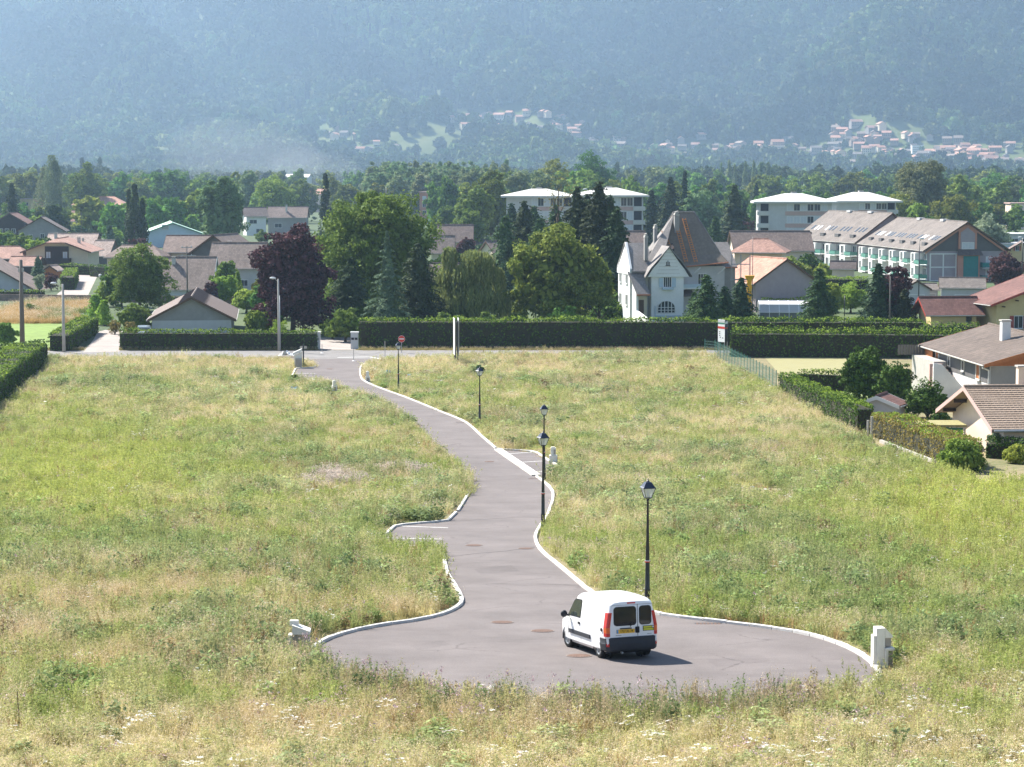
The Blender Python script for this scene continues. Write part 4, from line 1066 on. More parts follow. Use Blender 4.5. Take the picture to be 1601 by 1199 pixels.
# garages in front of the apartments
for i, (px, D, L, W, ze, zr, rz, lb) in enumerate([(1428, 352, 3.8, 4, Z(452, 350), Z(438, 350), 95, 'small pitched roof garage with a white door left in the row before the apartments'),
     (1446, 356, 3, 5, Z(452, 354), Z(443, 356), 0, 'small garage with a sloping grey roof in the middle of the row before the apartments'),
     (1504, 352, 6.4, 6, Z(449, 350), Z(434, 352), -10, 'grey roofed garage between the yellow chalet and the teal panel')]):
    house(lb, px, D, L, W, ze, zr, rz, 'wgrey', 'r_grey', .3, .3, cat='garage', name='garage', wins=[('L' if i == 0 else 'F', 0, .1, 2.2, 1.5, dict(pane='wgrey', sill=False, bars=0))])
house('little dark roofed porch shelter in front of the set back apartments', 1318, 405, 3.8, 3, Z(420, 403), Z(408, 405), -10, 'peach', 'r_dark', .5, .4, cat='shelter', name='shelter')
# long pale flat buildings right
for px, D, L, h, rz, m, lb in [(1590, 640, 28, 3.6, 0, 'wgrey', 'low pale flat roofed building at the right edge behind the apartments'), (1585, 560, 26, 3.2, 6, 'blue', 'low blue grey flat roofed hall in front of the pale one at the right edge')]:
    p = at(px, D, 0); t = thing('hall', lb, 'building', p, R(rz)); mb = MB(); mb.bx(-L / 2, L / 2, -6, 6, -.3, h); mb.obj('wall', M_[m], t)
    mb = MB(); mb.bx(-L / 2 - .3, L / 2 + .3, -6.3, 6.3, h + .003, h + .3); mb.obj('roof', M_['wgrey'], t)
    for k in range(5): window(t, face_frame('F', L, 12), -L / 2 + 3 + k * 3, 1.2, 1.8, 1.3, 'white', 'glass', sill=False)

# yellow chalet ------------------------------------------------------------
t, r = house('big yellow house with a wine red roof and dark red shutters at the right edge', 1600, 298, 9, 15.5, 3.35, 6.6, 101, 'yellow', 'r_red', 1.2, 1.0, name='chalet', fascia='red',
     wins=[('L', -2.6 - 2.2, .3, 1.1, 1.5, dict(shut='red')), ('L', .2, 2.6, .8, .9, dict(shut=None, pane='red')), ('L', 1.0 - .6, .3, 1.3, 1.5, dict(shut='red')), ('L', 3.2, 2.7, 1.0, 1.4)], dx=2.0)
balcony(t, face_frame('L', 9, 15.5), 2.7, 1.9, 3.4, 1.2, 'red', 'orange', solid=True, h=1.0)
mb = MB()
for k in range(9): mb.box((-4.7, -7.4 + k * 1.8, 6.3 - abs(-7.4 + k * 1.8) * .42 - .3), (1.4, .12, .16))
mb.obj('rafter_ends', M_['brown'], r)
house('small yellow house with a wine red roof and sunlit left gable before the big one', 1481, 297, 6.0, 5.2, Z(492, 294), Z(464, 297), 7, 'yellow', 'r_red', .7, .9, name='chalet', fascia='red', wins=[('F', 2.0, .9, .6, .7, dict(frame='brown'))])
# grey house with brown roof -----------------------------------------------
L, W = 21, 11.6
zg = 0.1
t, r = house('grey house with a brown roof, orange shutters and a white chimney at the right edge', 1600, 200, L, W, 4.15, 6.0, 93.5, 'wgrey', 'r_umber', .7, .9, z0=0, fascia='orange', dx=-.1)
frB = face_frame('B', L, W); frL = face_frame('L', L, W)
mb = MB(); obox(mb, *frB, -L / 2 + .01, L / 2 - .01, .004, .05, 2.5, 3.9); mb.obj('wall_band', M_['dgrey'], t)
window(t, frB, -6.8, 2.6, 1.0, 1.2, 'white', 'orange', bars=0, base=.052); window(t, frB, 7.2, 2.6, 1.1, 1.2, 'white', 'orange', bars=0, base=.052)
window(t, frB, -2.6, 2.9, .7, .8, 'white', 'glass', bars=0, base=.052); window(t, frB, 2.2, 2.9, .7, .8, 'white', 'glass', bars=0, base=.052)
mb = MB(); mb.slab([(-L / 2, W / 2, 3.95), (-L / 2, -W / 2, 3.95), (-L / 2, 0, 5.75)], .06, 0, (-1, 0, 0)); mb.obj('gable_boarding', M_['orange'], t)
mb = MB(); obox(mb, *frL, -W / 2 + .1, W / 2 - .1, .004, .03, 0, 3.9); mb.obj('gable_wall', M_['grey'], t)  # darker grey skin on the facing gable puts its shade into the colour
mb = MB(); mb.tube((-L / 2 - .08, W / 2 + .1, 0), (-L / 2 - .08, W / 2 + .1, 3.6), .06); mb.tube((-L / 2 - .08, W / 2 + .1, 3.6), (-L / 2 - .5, W / 2 + .75, 3.85), .06); mb.obj('downpipe', M_['white'], t)
chimney(r, -1, 1.9, 4.9, 7.05, .75, .75, 'white', False)
# its outside stairs, terrace screen and white side wall
p = G(1462, 600)
st = thing('garden_staircase', 'white walled outside stairs left of the grey house', 'staircase', at(1461, 205, 0), R(4))
mb = MB()
V = [(-2.6, -7, -.2), (-2.6, 5, -.2), (-2.6, 5, 3.9), (-2.6, -3, 3.9), (-2.6, -7, 3.0)]

for k in range(13):
    mb = MB(); mb.bx(1.6 - k * .17 - .9, 1.6 - k * .17 + .25, -7 + k * .3, -6.7 + k * .3, -.2, .25 + k * .24); mb.obj('step', M_['pink'], st)
mb = MB(); mb.bx(-.9, .2, -3.1, 4.8, -.2, 3.3); mb.obj('landing', M_['concrete'], st)
mb = MB(); mb.slab([(-2.0, -7.3, -.2), (.5, -7.3, -.2), (.5, -7.3, 1.5), (-1.25, -7.3, 3.4), (-2.0, -7.3, 3.5)], .2, 0, (0, 1, 0)); mb.obj('front_wall', M_['white'], st)
mb = MB()
for k in range(12): mb.bx(-2.2 + k * .27, -1.98 + k * .27, 4.8, 4.86, 3.3, 4.2)
mb.obj('screen_fence', M_['wood'], st)
mb = MB(); mb.bx(.25, .31, 2, 4.7, 2.6, 4.2); mb.obj('screen_panel', M_['orange'], st)
# near tiled house ----------------------------------------------------------
def near_house():
    L, W = 22, 13.2; D = 157; zb = .9
    p = at(1504.5, D, zb)
    t = thing('house', 'near house with a sandy tiled roof and sunlit peach gable at the right edge', 'house', (p.x + L / 2 + .45, D + 1.0, zb), R(5.5))
    ze, zr = 2.9 - zb, 4.78 - zb + .35
    mb = MB(); prof = [(-W / 2 + .7, -.6), (W / 2 - .7, -.6), (W / 2 - .7, ze), (0, zr - .25), (-W / 2 + .7, ze)]
    mb.slab([(-L / 2 + .5, y, z) for y, z in prof], L, 0, (1, 0, 0)); mb.obj('wall', M_['peach'], t)
    sl = (zr - ze) / (W / 2)
    mb = MB()
    for s in (-1, 1): mb.slab([(-L / 2 - .45, 0, zr), (L / 2, 0, zr), (L / 2, s * W / 2, ze), (-L / 2 - .45, s * W / 2, ze)], .16)
    r = mb.obj('roof', M_['r_near'], t)
    # courses of tiles, each a stepped band with rolls
    rows = 20
    mb = MB(); W1 = W / 2
    for s in (-1, 1):
        for k in range(rows):
            y0 = W1 * k / rows; y1 = W1 * (k + 1) / rows
            z0 = zr - sl * y0 + .03; z1 = zr - sl * y1 + .085
            mb.slab([(-L / 2 - .46, s * y0, z0), (L / 2, s * y0, z0), (L / 2, s * y1, z1), (-L / 2 - .46, s * y1, z1)], .06)
        for q in range(74):
            x = -L / 2 - .35 + q * .3
            mb.tube((x, 0, zr + .045), (x, s * W1, ze + .045), .028, .028, 4, cap=False)
    mb.obj('tile_courses', M_['r_near'], r, kind='stuff')
    for k in range(54):
        mb = MB() if k == 0 else mb
        if k == 0:
            mb.tube((-.2, 0, 0), (.2, 0, 0), .13, .15, 8); RT = mb.mesh('ridge_tile', M_['r_near'])
        o = link('ridge_tile', RT, r); o.location = (-L / 2 - .3 + k * .41, 0, zr + .06)
    mb = MB()
    for s in (-1, 1):
        a = Vector((-L / 2 - .5, 0, zr + .08)); b = Vector((-L / 2 - .5, s * (W / 2 + .02), ze + .08))
        mb.slab([a, b, b - Vector((0, 0, .3)), a - Vector((0, 0, .3))], .05, 0, (-1, 0, 0))
    mb.obj('barge_board', M_['pink'], r)
    mb = MB()
    for y in (-5.2, -2.6, 0, 2.6, 5.2): mb.bx(-L / 2 - .4, -L / 2 + .5, y - .08, y + .08, zr - abs(y) * sl - .42, zr - abs(y) * sl - .2)
    mb.obj('rafter_ends', M_['dbrown'], r)
    mb = MB(); mb.tube((-L / 2 - .4, -W / 2 - .08, ze - .05), (L / 2, -W / 2 - .08, ze - .05), .09); mb.obj('gutter', M_['metal'], r)
    chimney(r, -L / 2 + 4.0, 1.5, zr - .8, zr + 1.25, .55, .55, 'peach', False)
    fr = (Vector((0, -W / 2 + .7, 0)), Vector((1, 0, 0)), Vector((0, -1, 0)))
    window(t, fr, -L / 2 + 2.6, .2, 1.0, 1.3, 'brown', 'glass'); window(t, fr, -L / 2 + 5.2, .2, 1.8, 1.3, 'white', 'glass')
near_house()
p = at(1472, 158, .9)
sh = thing('carport', 'mossy roofed green sided lean-to at the left gable of the near tiled house', 'carport', p)
mb = MB(); mb.bx(-1.6, 1.4, -1.6, 1.6, 1.55, 1.7); mb.obj('roof', pmat('mossy_sheet', (.30, .27, .12), .9, .3, 3, .3), sh)
mb = MB(); mb.bx(-1.3, 1.2, -1.4, -1.34, .1, 1.5); mb.obj('side_panel', M_['green'], sh)
for x in (-1.45, 1.3):
    for y in (-1.5, 1.5):
        mb = MB(); mb.bx(x - .05, x + .05, y - .05, y + .05, -.5, 1.55); mb.obj('post', M_['metal'], sh)
# shed with the striped red roof
t, r = house('little shed with a red and white striped roof between the two right hedges', 1378, 183, 2.6, 3.2, float(zt(181)) + 1.15, float(zt(181)) + 1.85, 66, 'wgrey', 'r_red', .25, .25, cat='shed', name='shed', fascia='white')
mb = MB()
zz = 1.85
for x in (-1.2, 0.1, 1.1): mb.slab([(x, 0, zz + .02), (x + .35, 0, zz + .02), (x + .35, -1.8, zz + .02 - .70 * 1.8 / 1.85), (x, -1.8, zz + .02 - .70 * 1.8 / 1.85)], .03)
mb.obj('roof_stripe', M_['whitem'], r)
# pool enclosure
pe = thing('pool_enclosure', 'white framed glass pool enclosure with a rounded end behind the hedge', 'pool enclosure', at(1224, 312, 0), R(-3))
mb = MB(); A = []
for i in range(9):
    a = math.pi * i / 8; A.append((-math.cos(a) * 1.0, math.sin(a)))
X0, X1 = -3.3, 3.3; HW = 2.6; HH = 2.75
arc = [(-HW, 0), (-HW, 1.3), (-HW * .72, 2.3), (0, HH), (HW * .72, 2.3), (HW, 1.3), (HW, 0)]
for x in np.linspace(X0, X1, 6):
    for a, b in zip(arc[:-1], arc[1:]): mb.tube((x, a[0], a[1]), (x, b[0], b[1]), .07, .07, 4)
for y, z in arc: mb.tube((X0, y, z), (X1, y, z), .06, .06, 4)
for k in range(-1, 2): mb.tube((X0, k * 1.2, 0), (X0, k * 1.2, 2.4), .05, .05, 4)
mb.obj('frame', M_['whitem'], pe)
mb = MB()
for a, b in zip(arc[:-1], arc[1:]):
    mb.add([(X0, a[0], a[1]), (X1, a[0], a[1]), (X1, b[0], b[1]), (X0, b[0], b[1])], [(0, 1, 2, 3)], 1 if max(a[1], b[1]) > 2.31 - .05 and min(a[1], b[1]) > 1.2 else 0)
mb.add([(X0, y, z) for y, z in arc], [tuple(range(7))]); mb.obj('glazing', [glassmat('pool_glass', (.16, .17, .18), .15), M_['wgrey']], pe)
# boundary wall
a, b = at(-60, 364, 0), at(560, 350, 0)
bw = thing('boundary_wall', 'low brownish block wall running behind the straw meadow at the left', 'wall', (a + b) / 2, math.atan2((b - a).y, (b - a).x))
Lw = (b - a).length; mb = MB()
for r_ in range(3):
    for k in range(int(Lw / .9)):
        x = -Lw / 2 + k * .9 + (.45 if r_ % 2 else 0); mb.bx(x + .015, x + .885, -.12 - random.random() * .01, .12, r_ * .36, r_ * .36 + .345)
mb.obj('blocks', pmat('brown_wall_blocks', (.26, .19, .16), .9, .25, .8, .3), bw, kind='stuff')
# ------------------------------------------------------------------ villa with the steep roof
def villa():
    D = 300.0; p = at(1043, D, 0)
    k = D / F      # metres per photo pixel here
    t = thing('villa', 'white villa with a very steep grey roof being repaired', 'villa', p, R(9))
    X = lambda px: (px - 1043) * k * 1.002
    zz = lambda py: Z(py, D)
    # front wing: white gabled block facing the camera with flared eaves
    mb = MB(); x0, x1 = X(1017.5), X(1069); Wd = 7.0; ze = zz(432); zr = zz(386)
    mb.bx(x0, x1, 0, Wd, -.3, ze); mb.obj('wall', M_['wpaint'], t)
    g = [(X(1011), ze - .05), (X(1019), ze + 1.0), (X(1028), zz(410)), (X(1044.5), zr), (X(1061), zz(410)), (X(1069), ze + 1.0), (X(1077), ze - .05)]
    mb = MB(); mb.slab([(x, -.25, z) for x, z in g] , Wd, 0, (0, 1, 0)); mb.obj('gable', M_['wpaint'], t)
    mb = MB()
    go = [(x + (0 if i == 3 else (-.35 if i < 3 else .35)), z + .1) for i, (x, z) in enumerate(g)]
    for a, b in zip(go[:-1], go[1:]):
        # roof skin of the wing, running back to the main roof; the left slope also reaches forward
        mb.slab([(a[0], -.55, a[1]), (b[0], -.55, b[1]), (b[0], Wd + 3, b[1]), (a[0], Wd + 3, a[1])], .16, 0, (0, 0, -1))
    r1 = mb.obj('wing_roof', M_['r_slate'], t)
    mb = MB()
    for i in range(9):
        z = ze + .4 + i * .45; mb.bx(-1.5 + i * .14, 1.6 - i * .14, -.285, -.252, z, z + .03)
    mb.obj('weatherboard_joint', M_['concrete'], t)
    fr = (Vector((0, 0, 0)), Vector((1, 0, 0)), Vector((0, -1, 0)))
    w = window(t, fr, .0, zz(448.5), .98, 1.25, 'white', 'glass', bars=3, name='window')
    for s in (-1, 1):
        mb = MB(); mb.bx(s * .56 if s > 0 else -1.12, 1.12 if s > 0 else -.56, -.09, -.03, zz(449), zz(434.5)); mb.obj('shutter', M_['blue'], w)
    mb = MB(); mb.bx(-.75, .75, -.55, -.1, zz(452.5), zz(449.5)); mb.obj('flower_box', M_['blue'], t)
    # three slots in the gable
    mb = MB()
    for s in (-1, 0, 1): mb.bx(s * .17 - .04, s * .17 + .04, -.30, -.24, zz(414.5), zz(409 - (2 if s == 0 else 0)))
    mb.bx(-.32, .32, -.33, -.24, zz(415.5), zz(414.7)); mb.obj('attic_window', M_['dark'], t)
    # arched window on the ground floor
    cx = X(1041.5); rad = 1.16; zb = zz(489); zs = zz(481.5)
    arc = [(cx - rad, zb)] + [(cx - math.cos(math.pi * i / 14) * rad, zs + math.sin(math.pi * i / 14) * rad * .82) for i in range(15)] + [(cx + rad, zb)]
    mb = MB(); mb.slab([(x, -.03, z) for x, z in arc], .05, 0, (0, 1, 0)); aw = mb.obj('arched_window', M_['glass'], t)
    mb = MB()
    for i in range(6): x = cx - rad + 2 * rad * i / 5; hh = zs + math.sqrt(max(0, 1 - ((x - cx) / rad) ** 2)) * rad * .82; mb.bx(x - .05, x + .05, -.08, -.035, zb, max(zs, hh))
    for z in (zb, zb + .35, zs + .08): mb.bx(cx - rad, cx + rad, -.09, -.082, z - .04, z + .04)
    for a, b in zip(arc[1:-1], arc[2:]): mb.tube((a[0], -.06, a[1]), (b[0], -.06, b[1]), .06, .06, 5)
    mb.obj('glazing_bars', M_['white'], aw)
    mb = MB(); mb.bx(cx - 1.5, cx + 1.9, -.12, -.005, zb - .5, zb - .32); mb.bx(cx - 1.55, cx - 1.45, -.1, -.005, zz(500), zz(478)); mb.obj('trim', M_['blue'], t)
    # side wing left, sunlit
    x2, x3 = X(972), X(1016.5)
    zr2 = zz(381); ze2 = zz(424)
    mb = MB(); mb.bx(X(987), X(1017), 1.6, 9, -.3, zz(430)); mb.obj('wall', M_['wpaint'], t)
    mb = MB(); mb.slab([(X(986), 1.2, zz(430)), (X(986), 9.4, zz(430)), (X(986), 9.4, zz(420)), (X(988), 5.3, zr2 + .1), (X(988), 4.9, zr2 + .1), (X(986), 1.2, zz(420))], .3, 0, (1, 0, 0)); mb.obj('side_gable', M_['wpaint'], t)
    mb = MB(); mb.slab([(X(986.5), 5.1, zr2), (X(1024), 5.1, zr2), (X(1024), .9, zz(424)), (X(989), .9, zz(424))], .2)
    mb.slab([(X(986.5), 5.1, zr2), (X(1024), 5.1, zr2), (X(1024), 9.6, zz(424)), (X(986), 9.6, zz(424))], .2)
    mb.obj('side_roof', M_['r_slate'], t)
    mb = MB(); mb.slab([(X(983), 1.4, zz(425)), (X(1006), 1.4, zz(425)), (X(1012), -1.6, zz(459.5)), (X(991), -1.6, zz(459.5))], .16); pr = mb.obj('porch_roof', M_['r_slate'], t)
    mb = MB(); mb.bx(X(990.5), X(1012), -1.68, -1.6, zz(461), zz(458.5)); mb.obj('copper_gutter', M_['copper'], pr)
    mb = MB(); mb.slab([(X(990), -1.3, -.3), (X(990), 1.59, -.3), (X(990), 1.59, zz(428)), (X(990), -1.3, zz(458))], .3, 0, (1, 0, 0)); mb.obj('porch_side', M_['wpaint'], t)
    mb = MB(); mb.bx(X(991), X(1009), -.6, 1.6, -.3, zz(462)); mb.obj('porch_wall', M_['cream'], t)
    mb = MB(); mb.bx(X(996), X(1004), -.66, -.604, 0, zz(468)); mb.obj('door', M_['brown'], t)
    mb = MB(); mb.slab([(X(996), -6.2, -.3), (X(990), -1.31, -.3), (X(990), -1.31, zz(484)), (X(996), -6.2, zz(494))], .25, 0, (1, 0, 0)); mb.obj('stair_parapet', M_['wpaint'], t)
    for u, py in ((-2.4, 444), (1.6, 444), (-2.4, 478), (1.6, 478)):
        window(t, (Vector((X(987), 5, 0)), Vector((0, -1, 0)), Vector((-1, 0, 0))), u, zz(py), .9, 1.3, 'white', 'glass', bars=1)
    Xm = lambda px: X(px + 15 + (px - 1080) * .05)
    # main steep hipped roof
    yb = 14.0
    ra = (Xm(1060), 8.0, zz(336.5) + .25); rb = (Xm(1093), 8.0, zz(336.5) + .25)
    E = [(Xm(1030), 3.0, zz(420)), (Xm(1129), 2.0, zz(411)), (Xm(1136) + .4, 13.5, zz(412)), (Xm(1026), 13.5, zz(415))]
    fl = [(Xm(1002) , 2.6, zz(425))]
    mb = MB()
    A = Vector(ra); B = Vector(rb)
    def flare(a, b, f=.78, d=.35): m = Vector(a).lerp(Vector(b), f); m.z -= d; return m
    # each slope in two pitches (bell-cast)
    crn = [Vector(e) for e in E]
    mids = [flare(A, crn[0]), flare(B, crn[1]), flare(B, crn[2]), flare(A, crn[3])]
    top = [A, B, B, A]
    for i in range(4):
        j = (i + 1) % 4
        a, b = top[i], top[j]
        if (a - b).length > .01: mb.add([a, b, mids[j], mids[i]], [(0, 3, 2, 1)])
        else: mb.add([a, mids[j], mids[i]], [(0, 2, 1)])
        mb.add([mids[i], mids[j], crn[j], crn[i]], [(0, 3, 2, 1)])
    mb.add([c - Vector((0, 0, .2)) for c in crn], [(0, 1, 2, 3)])
    for i in range(4):
        j = (i + 1) % 4; mb.add([crn[i], crn[j], crn[j] - Vector((0, 0, .2)), crn[i] - Vector((0, 0, .2))], [(0, 1, 2, 3)])
    r = mb.obj('main_roof', M_['r_slate2'], t)
    mb = MB(); mb.tube(A + Vector((0, 0, .03)), B + Vector((0, 0, .03)), .12, .12, 6)
    for c, m in zip(crn, mids): mb.tube((A if c in (crn[0], crn[3]) else B) + Vector((0, 0, .03)), m + Vector((0, 0, .03)), .08, .08, 5); mb.tube(m + Vector((0, 0, .03)), c + Vector((0, 0, .03)), .08, .08, 5)
    mb.obj('ridge_cap', M_['r_slate'], r)
    mb = MB(); mb.tube(crn[0] + Vector((1.2, -.1, -.05)), crn[1] + Vector((0, -.1, -.05)), .1, .1, 6); mb.obj('copper_gutter', M_['copper'], r)
    # left lower slope of the main roof sweeping down to the side wing
    mb = MB(); L_ = Vector((X(1001), 1.2, zz(427))); R_ = Vector((X(1032), .4, zz(424))); K_ = Vector((X(1012), 9.5, zz(424))); T_ = A + Vector((.1, -.1, -.1))
    mb.slab([T_, L_, R_], .2); mb.slab([T_, K_, L_], .2); mb.obj('sweep_roof', M_['r_slate'], t)
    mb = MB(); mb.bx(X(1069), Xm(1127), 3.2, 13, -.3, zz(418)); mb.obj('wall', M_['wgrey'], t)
    fr2 = (Vector((0, 3.2, 0)), Vector((1, 0, 0)), Vector((0, -1, 0)))
    window(t, fr2, Xm(1092), zz(446), 1.0, 1.3, 'white', 'glass', bars=2)
    mb = MB(); mb.bx(X(1071), X(1112), 1.4, 3.1, zz(453), zz(451)); mb.obj('balcony', M_['white'], t)
    mb = MB(); mb.bx(X(1071), X(1112), 1.4, 1.46, zz(451), zz(445.5)); mb.obj('railing', M_['blue'], t)
    mb = MB(); mb.slab([(X(1066), 2.8, zz(455)), (X(1090), 2.8, zz(455)), (X(1090), .9, zz(463)), (X(1062), .9, zz(463))], .12); mb.obj('canopy', M_['r_dark'], t)
    for px, py in ((1090, 421), (1128, 421)):
        a = Vector((Xm(px - 4), 1.9, zz(py - 1))); b = Vector((Xm(px - 13), 2.6, zz(py + 9))); mb = MB(); mb.tube(a, b, .09, .09, 5); mb.obj('roof_bracket', M_['white'], t)
    # right lower wing
    mb = MB(); mb.slab([(Xm(1112), 9.5, zz(382)), (Xm(1150), 9.5, zz(382)), (Xm(1152), 5.0, zz(420)), (Xm(1120), 5.0, zz(420))], .2); mb.obj('right_roof', M_['r_slate'], t)
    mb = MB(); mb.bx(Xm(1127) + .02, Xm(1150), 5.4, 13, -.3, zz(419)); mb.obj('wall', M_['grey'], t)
    mb = MB(); mb.tube((Xm(1127), 4.9, zz(421)), (Xm(1152), 4.9, zz(421)), .09, .09, 5); mb.obj('copper_gutter', M_['copper'], t)
    # chimneys
    def ch(px, y, pt, pb, w):
        a = X(px + (16 if y > 5 else 3)); mb = MB(); mb.bx(a - w / 2, a + w / 2, y - .35, y + .35, zz(pb), zz(pt)); c = mb.obj('chimney', M_['grey'], t)
        mb = MB(); mb.box((a, y, zz(pt) + .18), (w * 1.05, .8, .3), 0, 0, 0, .25); mb.box((a + .02, y, zz(pt) + .48), (w * .7, .6, .3), 0, 0, 0, -.3); mb.obj('cowl', M_['concrete'], c)
    ch(1058.5, 6.3, 339, 366, .62); ch(1024.5, 6.5, 360, 384, .42); ch(1011.5, 2.4, 373, 408, .42)
    return t, X, zz, A, B, crn, mids
M_['wpaint'] = pmat('white_limewash', (.78, .78, .77), .8, .04, 1.5, .1, stain=.08)
M_['r_slate2'] = pmat('aged_grey_brown_slates', (.20, .168, .135), .85, .16, 3.0, .3, stain=.3)
VROT = Matrix.Rotation(R(9), 3, 'Z')
VI, VX, VZ, RA, RB, CR, MD = villa()
# roof ladders lying on the front slope, and the roofer at their foot
def on_roof(px, s):
    """point of the front slope: px column, s = 0 at the ridge .. 1 at the eave"""
    x = VX(px)
    T = RA.lerp(RB, max(0, min(1, (x - RA.x) / (RB.x - RA.x)))); E_ = CR[0].lerp(CR[1], max(0, min(1, (x - CR[0].x) / (CR[1].x - CR[0].x))))
    M = MD[0].lerp(MD[1], max(0, min(1, (x - MD[0].x) / (MD[1].x - MD[0].x))))
    q = T.lerp(M, s / .78) if s < .78 else M.lerp(E_, (s - .78) / .22)
    return Vector((x, q.y, q.z))
for (a, sa, b, sb, lb) in [(1052, .32, 1060, .66, 'left roof ladder, above the roofer on the villa'), (1076, .28, 1081, .93, 'middle roof ladder with bright orange rungs on the villa'), (1089, .12, 1096, .95, 'right roof ladder reaching highest on the villa')]:
    P0, P1 = on_roof(a, sa), on_roof(b, sb); n = Vector((0, -.93, .36))
    base = VI.location + VROT @ P0
    t = thing('roof_ladder', lb, 'ladder', base, R(9), 'ladders on the villa roof')
    d = P1 - P0; u = Vector((1, 0, 0)); off = n * .26
    for s in (-1, 1):
        mb = MB(); mb.tube(off + u * s * .22, off + d + u * s * .22, .04, .04, 5); mb.obj('rail', M_['ladder'], t)
    m = MB(); m.box((0, 0, 0), (.44, .07, .07)); rm = m.mesh('rung', M_['ladder'])
    nr = int(d.length / .38)
    for i in range(nr):
        o = link('rung', rm, t); o.location = off + d * (i + .5) / nr
def skin_figure(name, verts, edges, radii, mat, parent):
    me = bpy.data.meshes.new(name); me.from_pydata(verts, edges, []); o = link(name, me, parent)
    me.materials.append(mat)
    md = o.modifiers.new('skin', 'SKIN'); md.use_smooth_shade = True
    for i, r_ in enumerate(radii): me.skin_vertices[0].data[i].radius = (r_, r_)
    me.skin_vertices[0].data[0].use_root = True
    s = o.modifiers.new('sub', 'SUBSURF'); s.levels = 1; s.render_levels = 1
    return o
def roofer():
    P = VROT @ on_roof(1062, .72) + VI.location + Vector((0, -.35, .1))
    t = thing('person', 'shirtless roofer in dark trousers crouching on the steep villa roof', 'person', P)
    # squatting, bent forward towards the roof, arms reaching to the slates
    V = [(0, 0, .42), (0, .12, .62), (0, .26, .82), (0, .32, .97), (0, .36, 1.05),
         (.11, -.02, .40), (.20, .28, .50), (.18, .12, .12), (.18, .26, .05),
         (-.11, -.02, .40), (-.20, .28, .50), (-.18, .12, .12), (-.18, .26, .05),
         (.19, .30, .90), (.26, .42, .66), (.20, .58, .50), (-.19, .30, .90), (-.26, .42, .66), (-.20, .58, .50), (0, .44, 1.17)]
    E_ = [(0, 1), (1, 2), (2, 3), (3, 4), (0, 5), (5, 6), (6, 7), (7, 8), (0, 9), (9, 10), (10, 11), (11, 12), (2, 13), (13, 14), (14, 15), (2, 16), (16, 17), (17, 18), (4, 19)]
    Rr = [.16, .14, .17, .08, .06, .11, .075, .055, .05, .11, .075, .055, .05, .07, .05, .035, .07, .05, .035, .10]
    skin_figure('body', V, E_, Rr, M_['skin'], t)
    V2 = [(0, 0, .42), (.11, -.02, .40), (.20, .28, .50), (.18, .13, .16), (-.11, -.02, .40), (-.20, .28, .50), (-.18, .13, .16)]
    skin_figure('trousers', V2, [(0, 1), (1, 2), (2, 3), (0, 4), (4, 5), (5, 6)], [.18, .125, .09, .07, .125, .09, .07], M_['dark'], t)
    for s in (-1, 1):
        mb = MB(); mb.box((s * .18, .22, .04), (.11, .28, .10)); mb.obj('boot', M_['dbrown'], t)
    mb = MB(); mb.ball((0, .42, 1.21), .115, 0, 12, (1, 1, .9)); mb.obj('hair', M_['dark'], t, smooth=True)
roofer()
# ------------------------------------------------------------------ individual trees
def Hm(pt, D): return Z(pt, D) - float(zt(D))      # height of something whose top is at row pt
# copper beech
D = 286; h = Hm(349, D)
tree('beech_tree', 'big copper beech with dark purple leaves behind the left hedge', 458, D, np.concatenate([broadV(6.1, 5.4, h - .6, .6, 20000, .38, 20, 11, .2, clump=.16, low=.05)]), LM['beech'], trunkmb(h, .35, 6, 3, h * .6))
# walnut
D = 306; h = Hm(280, D)
tree('walnut_tree', 'tallest bright green leafy tree standing behind the copper beech and the fir', 588, D, np.concatenate([broadV(9.8, 8, h - 2.6, 1.0, 30000, .42, 32, 12, .2, clump=.15, low=.05), broadV(5.6, 5.2, h - 5.0, 5.0, 11000, .42, 14, 19, .2) + np.array([.6, -.6, 0])]), LM['walnut'], trunkmb(h, .5, 8, 5, h * .6))
# fir in front
D = 276; h = Hm(357, D)
tree('fir_tree', 'green fir with layered drooping branches before the tall walnut tree', 606, D, conV(3.6, h - .8, .8, 13000, .26, 17, .30, 13, .92), LM['bluefir'], trunkmb(h, .22, 0, 0, h * .93))
D = 283; h = Hm(378, D)
tree('spruce_tree', 'very dark spruce at the right flank of the walnut tree', 655, D, conV(4.2, h - .3, .3, 12000, .38, 26, .25, 14, .55), LM['darkfir'], trunkmb(h, .25, 0, 0, h * .9))
D = 290; h = Hm(400, D)
tree('spruce_tree', 'short dark spruce between the copper beech and the fir', 548, D, conV(3.8, h - .3, .3, 9000, .38, 20, .25, 15, .5), LM['darkfir'], trunkmb(h, .25, 0, 0, h * .9))
# weeping willow-like tree
D = 287; h = Hm(386, D)
tree('weeping_tree', 'pale green weeping tree with hanging branches left of the chestnut', 732, D, np.concatenate([willowV([(-2.3, .3, h, .8), (-2.8, -.6, h * .74, 1.4), (-1.0, -.9, h * .80, 1.5), (.6, 0, h * .98, 1.5), (1.9, .2, h * .95, 1.4), (3.2, 0, h * .78, 1.4), (-3.9, -.8, h * .42, 1.3), (-1.8, -1.9, h * .50, 1.6), (.7, -2.2, h * .56, 1.7), (2.7, -1.9, h * .52, 1.6), (4.1, -.8, h * .48, 1.2), (0, 1.5, h * .8, 1.8)], 24000, .26, 3), broadV(2.6, 2.2, h * .75, 0, 1800, .5, 6, 6)]), LM['willow'], trunkmb(h, .25, 5, 2, h * .6))
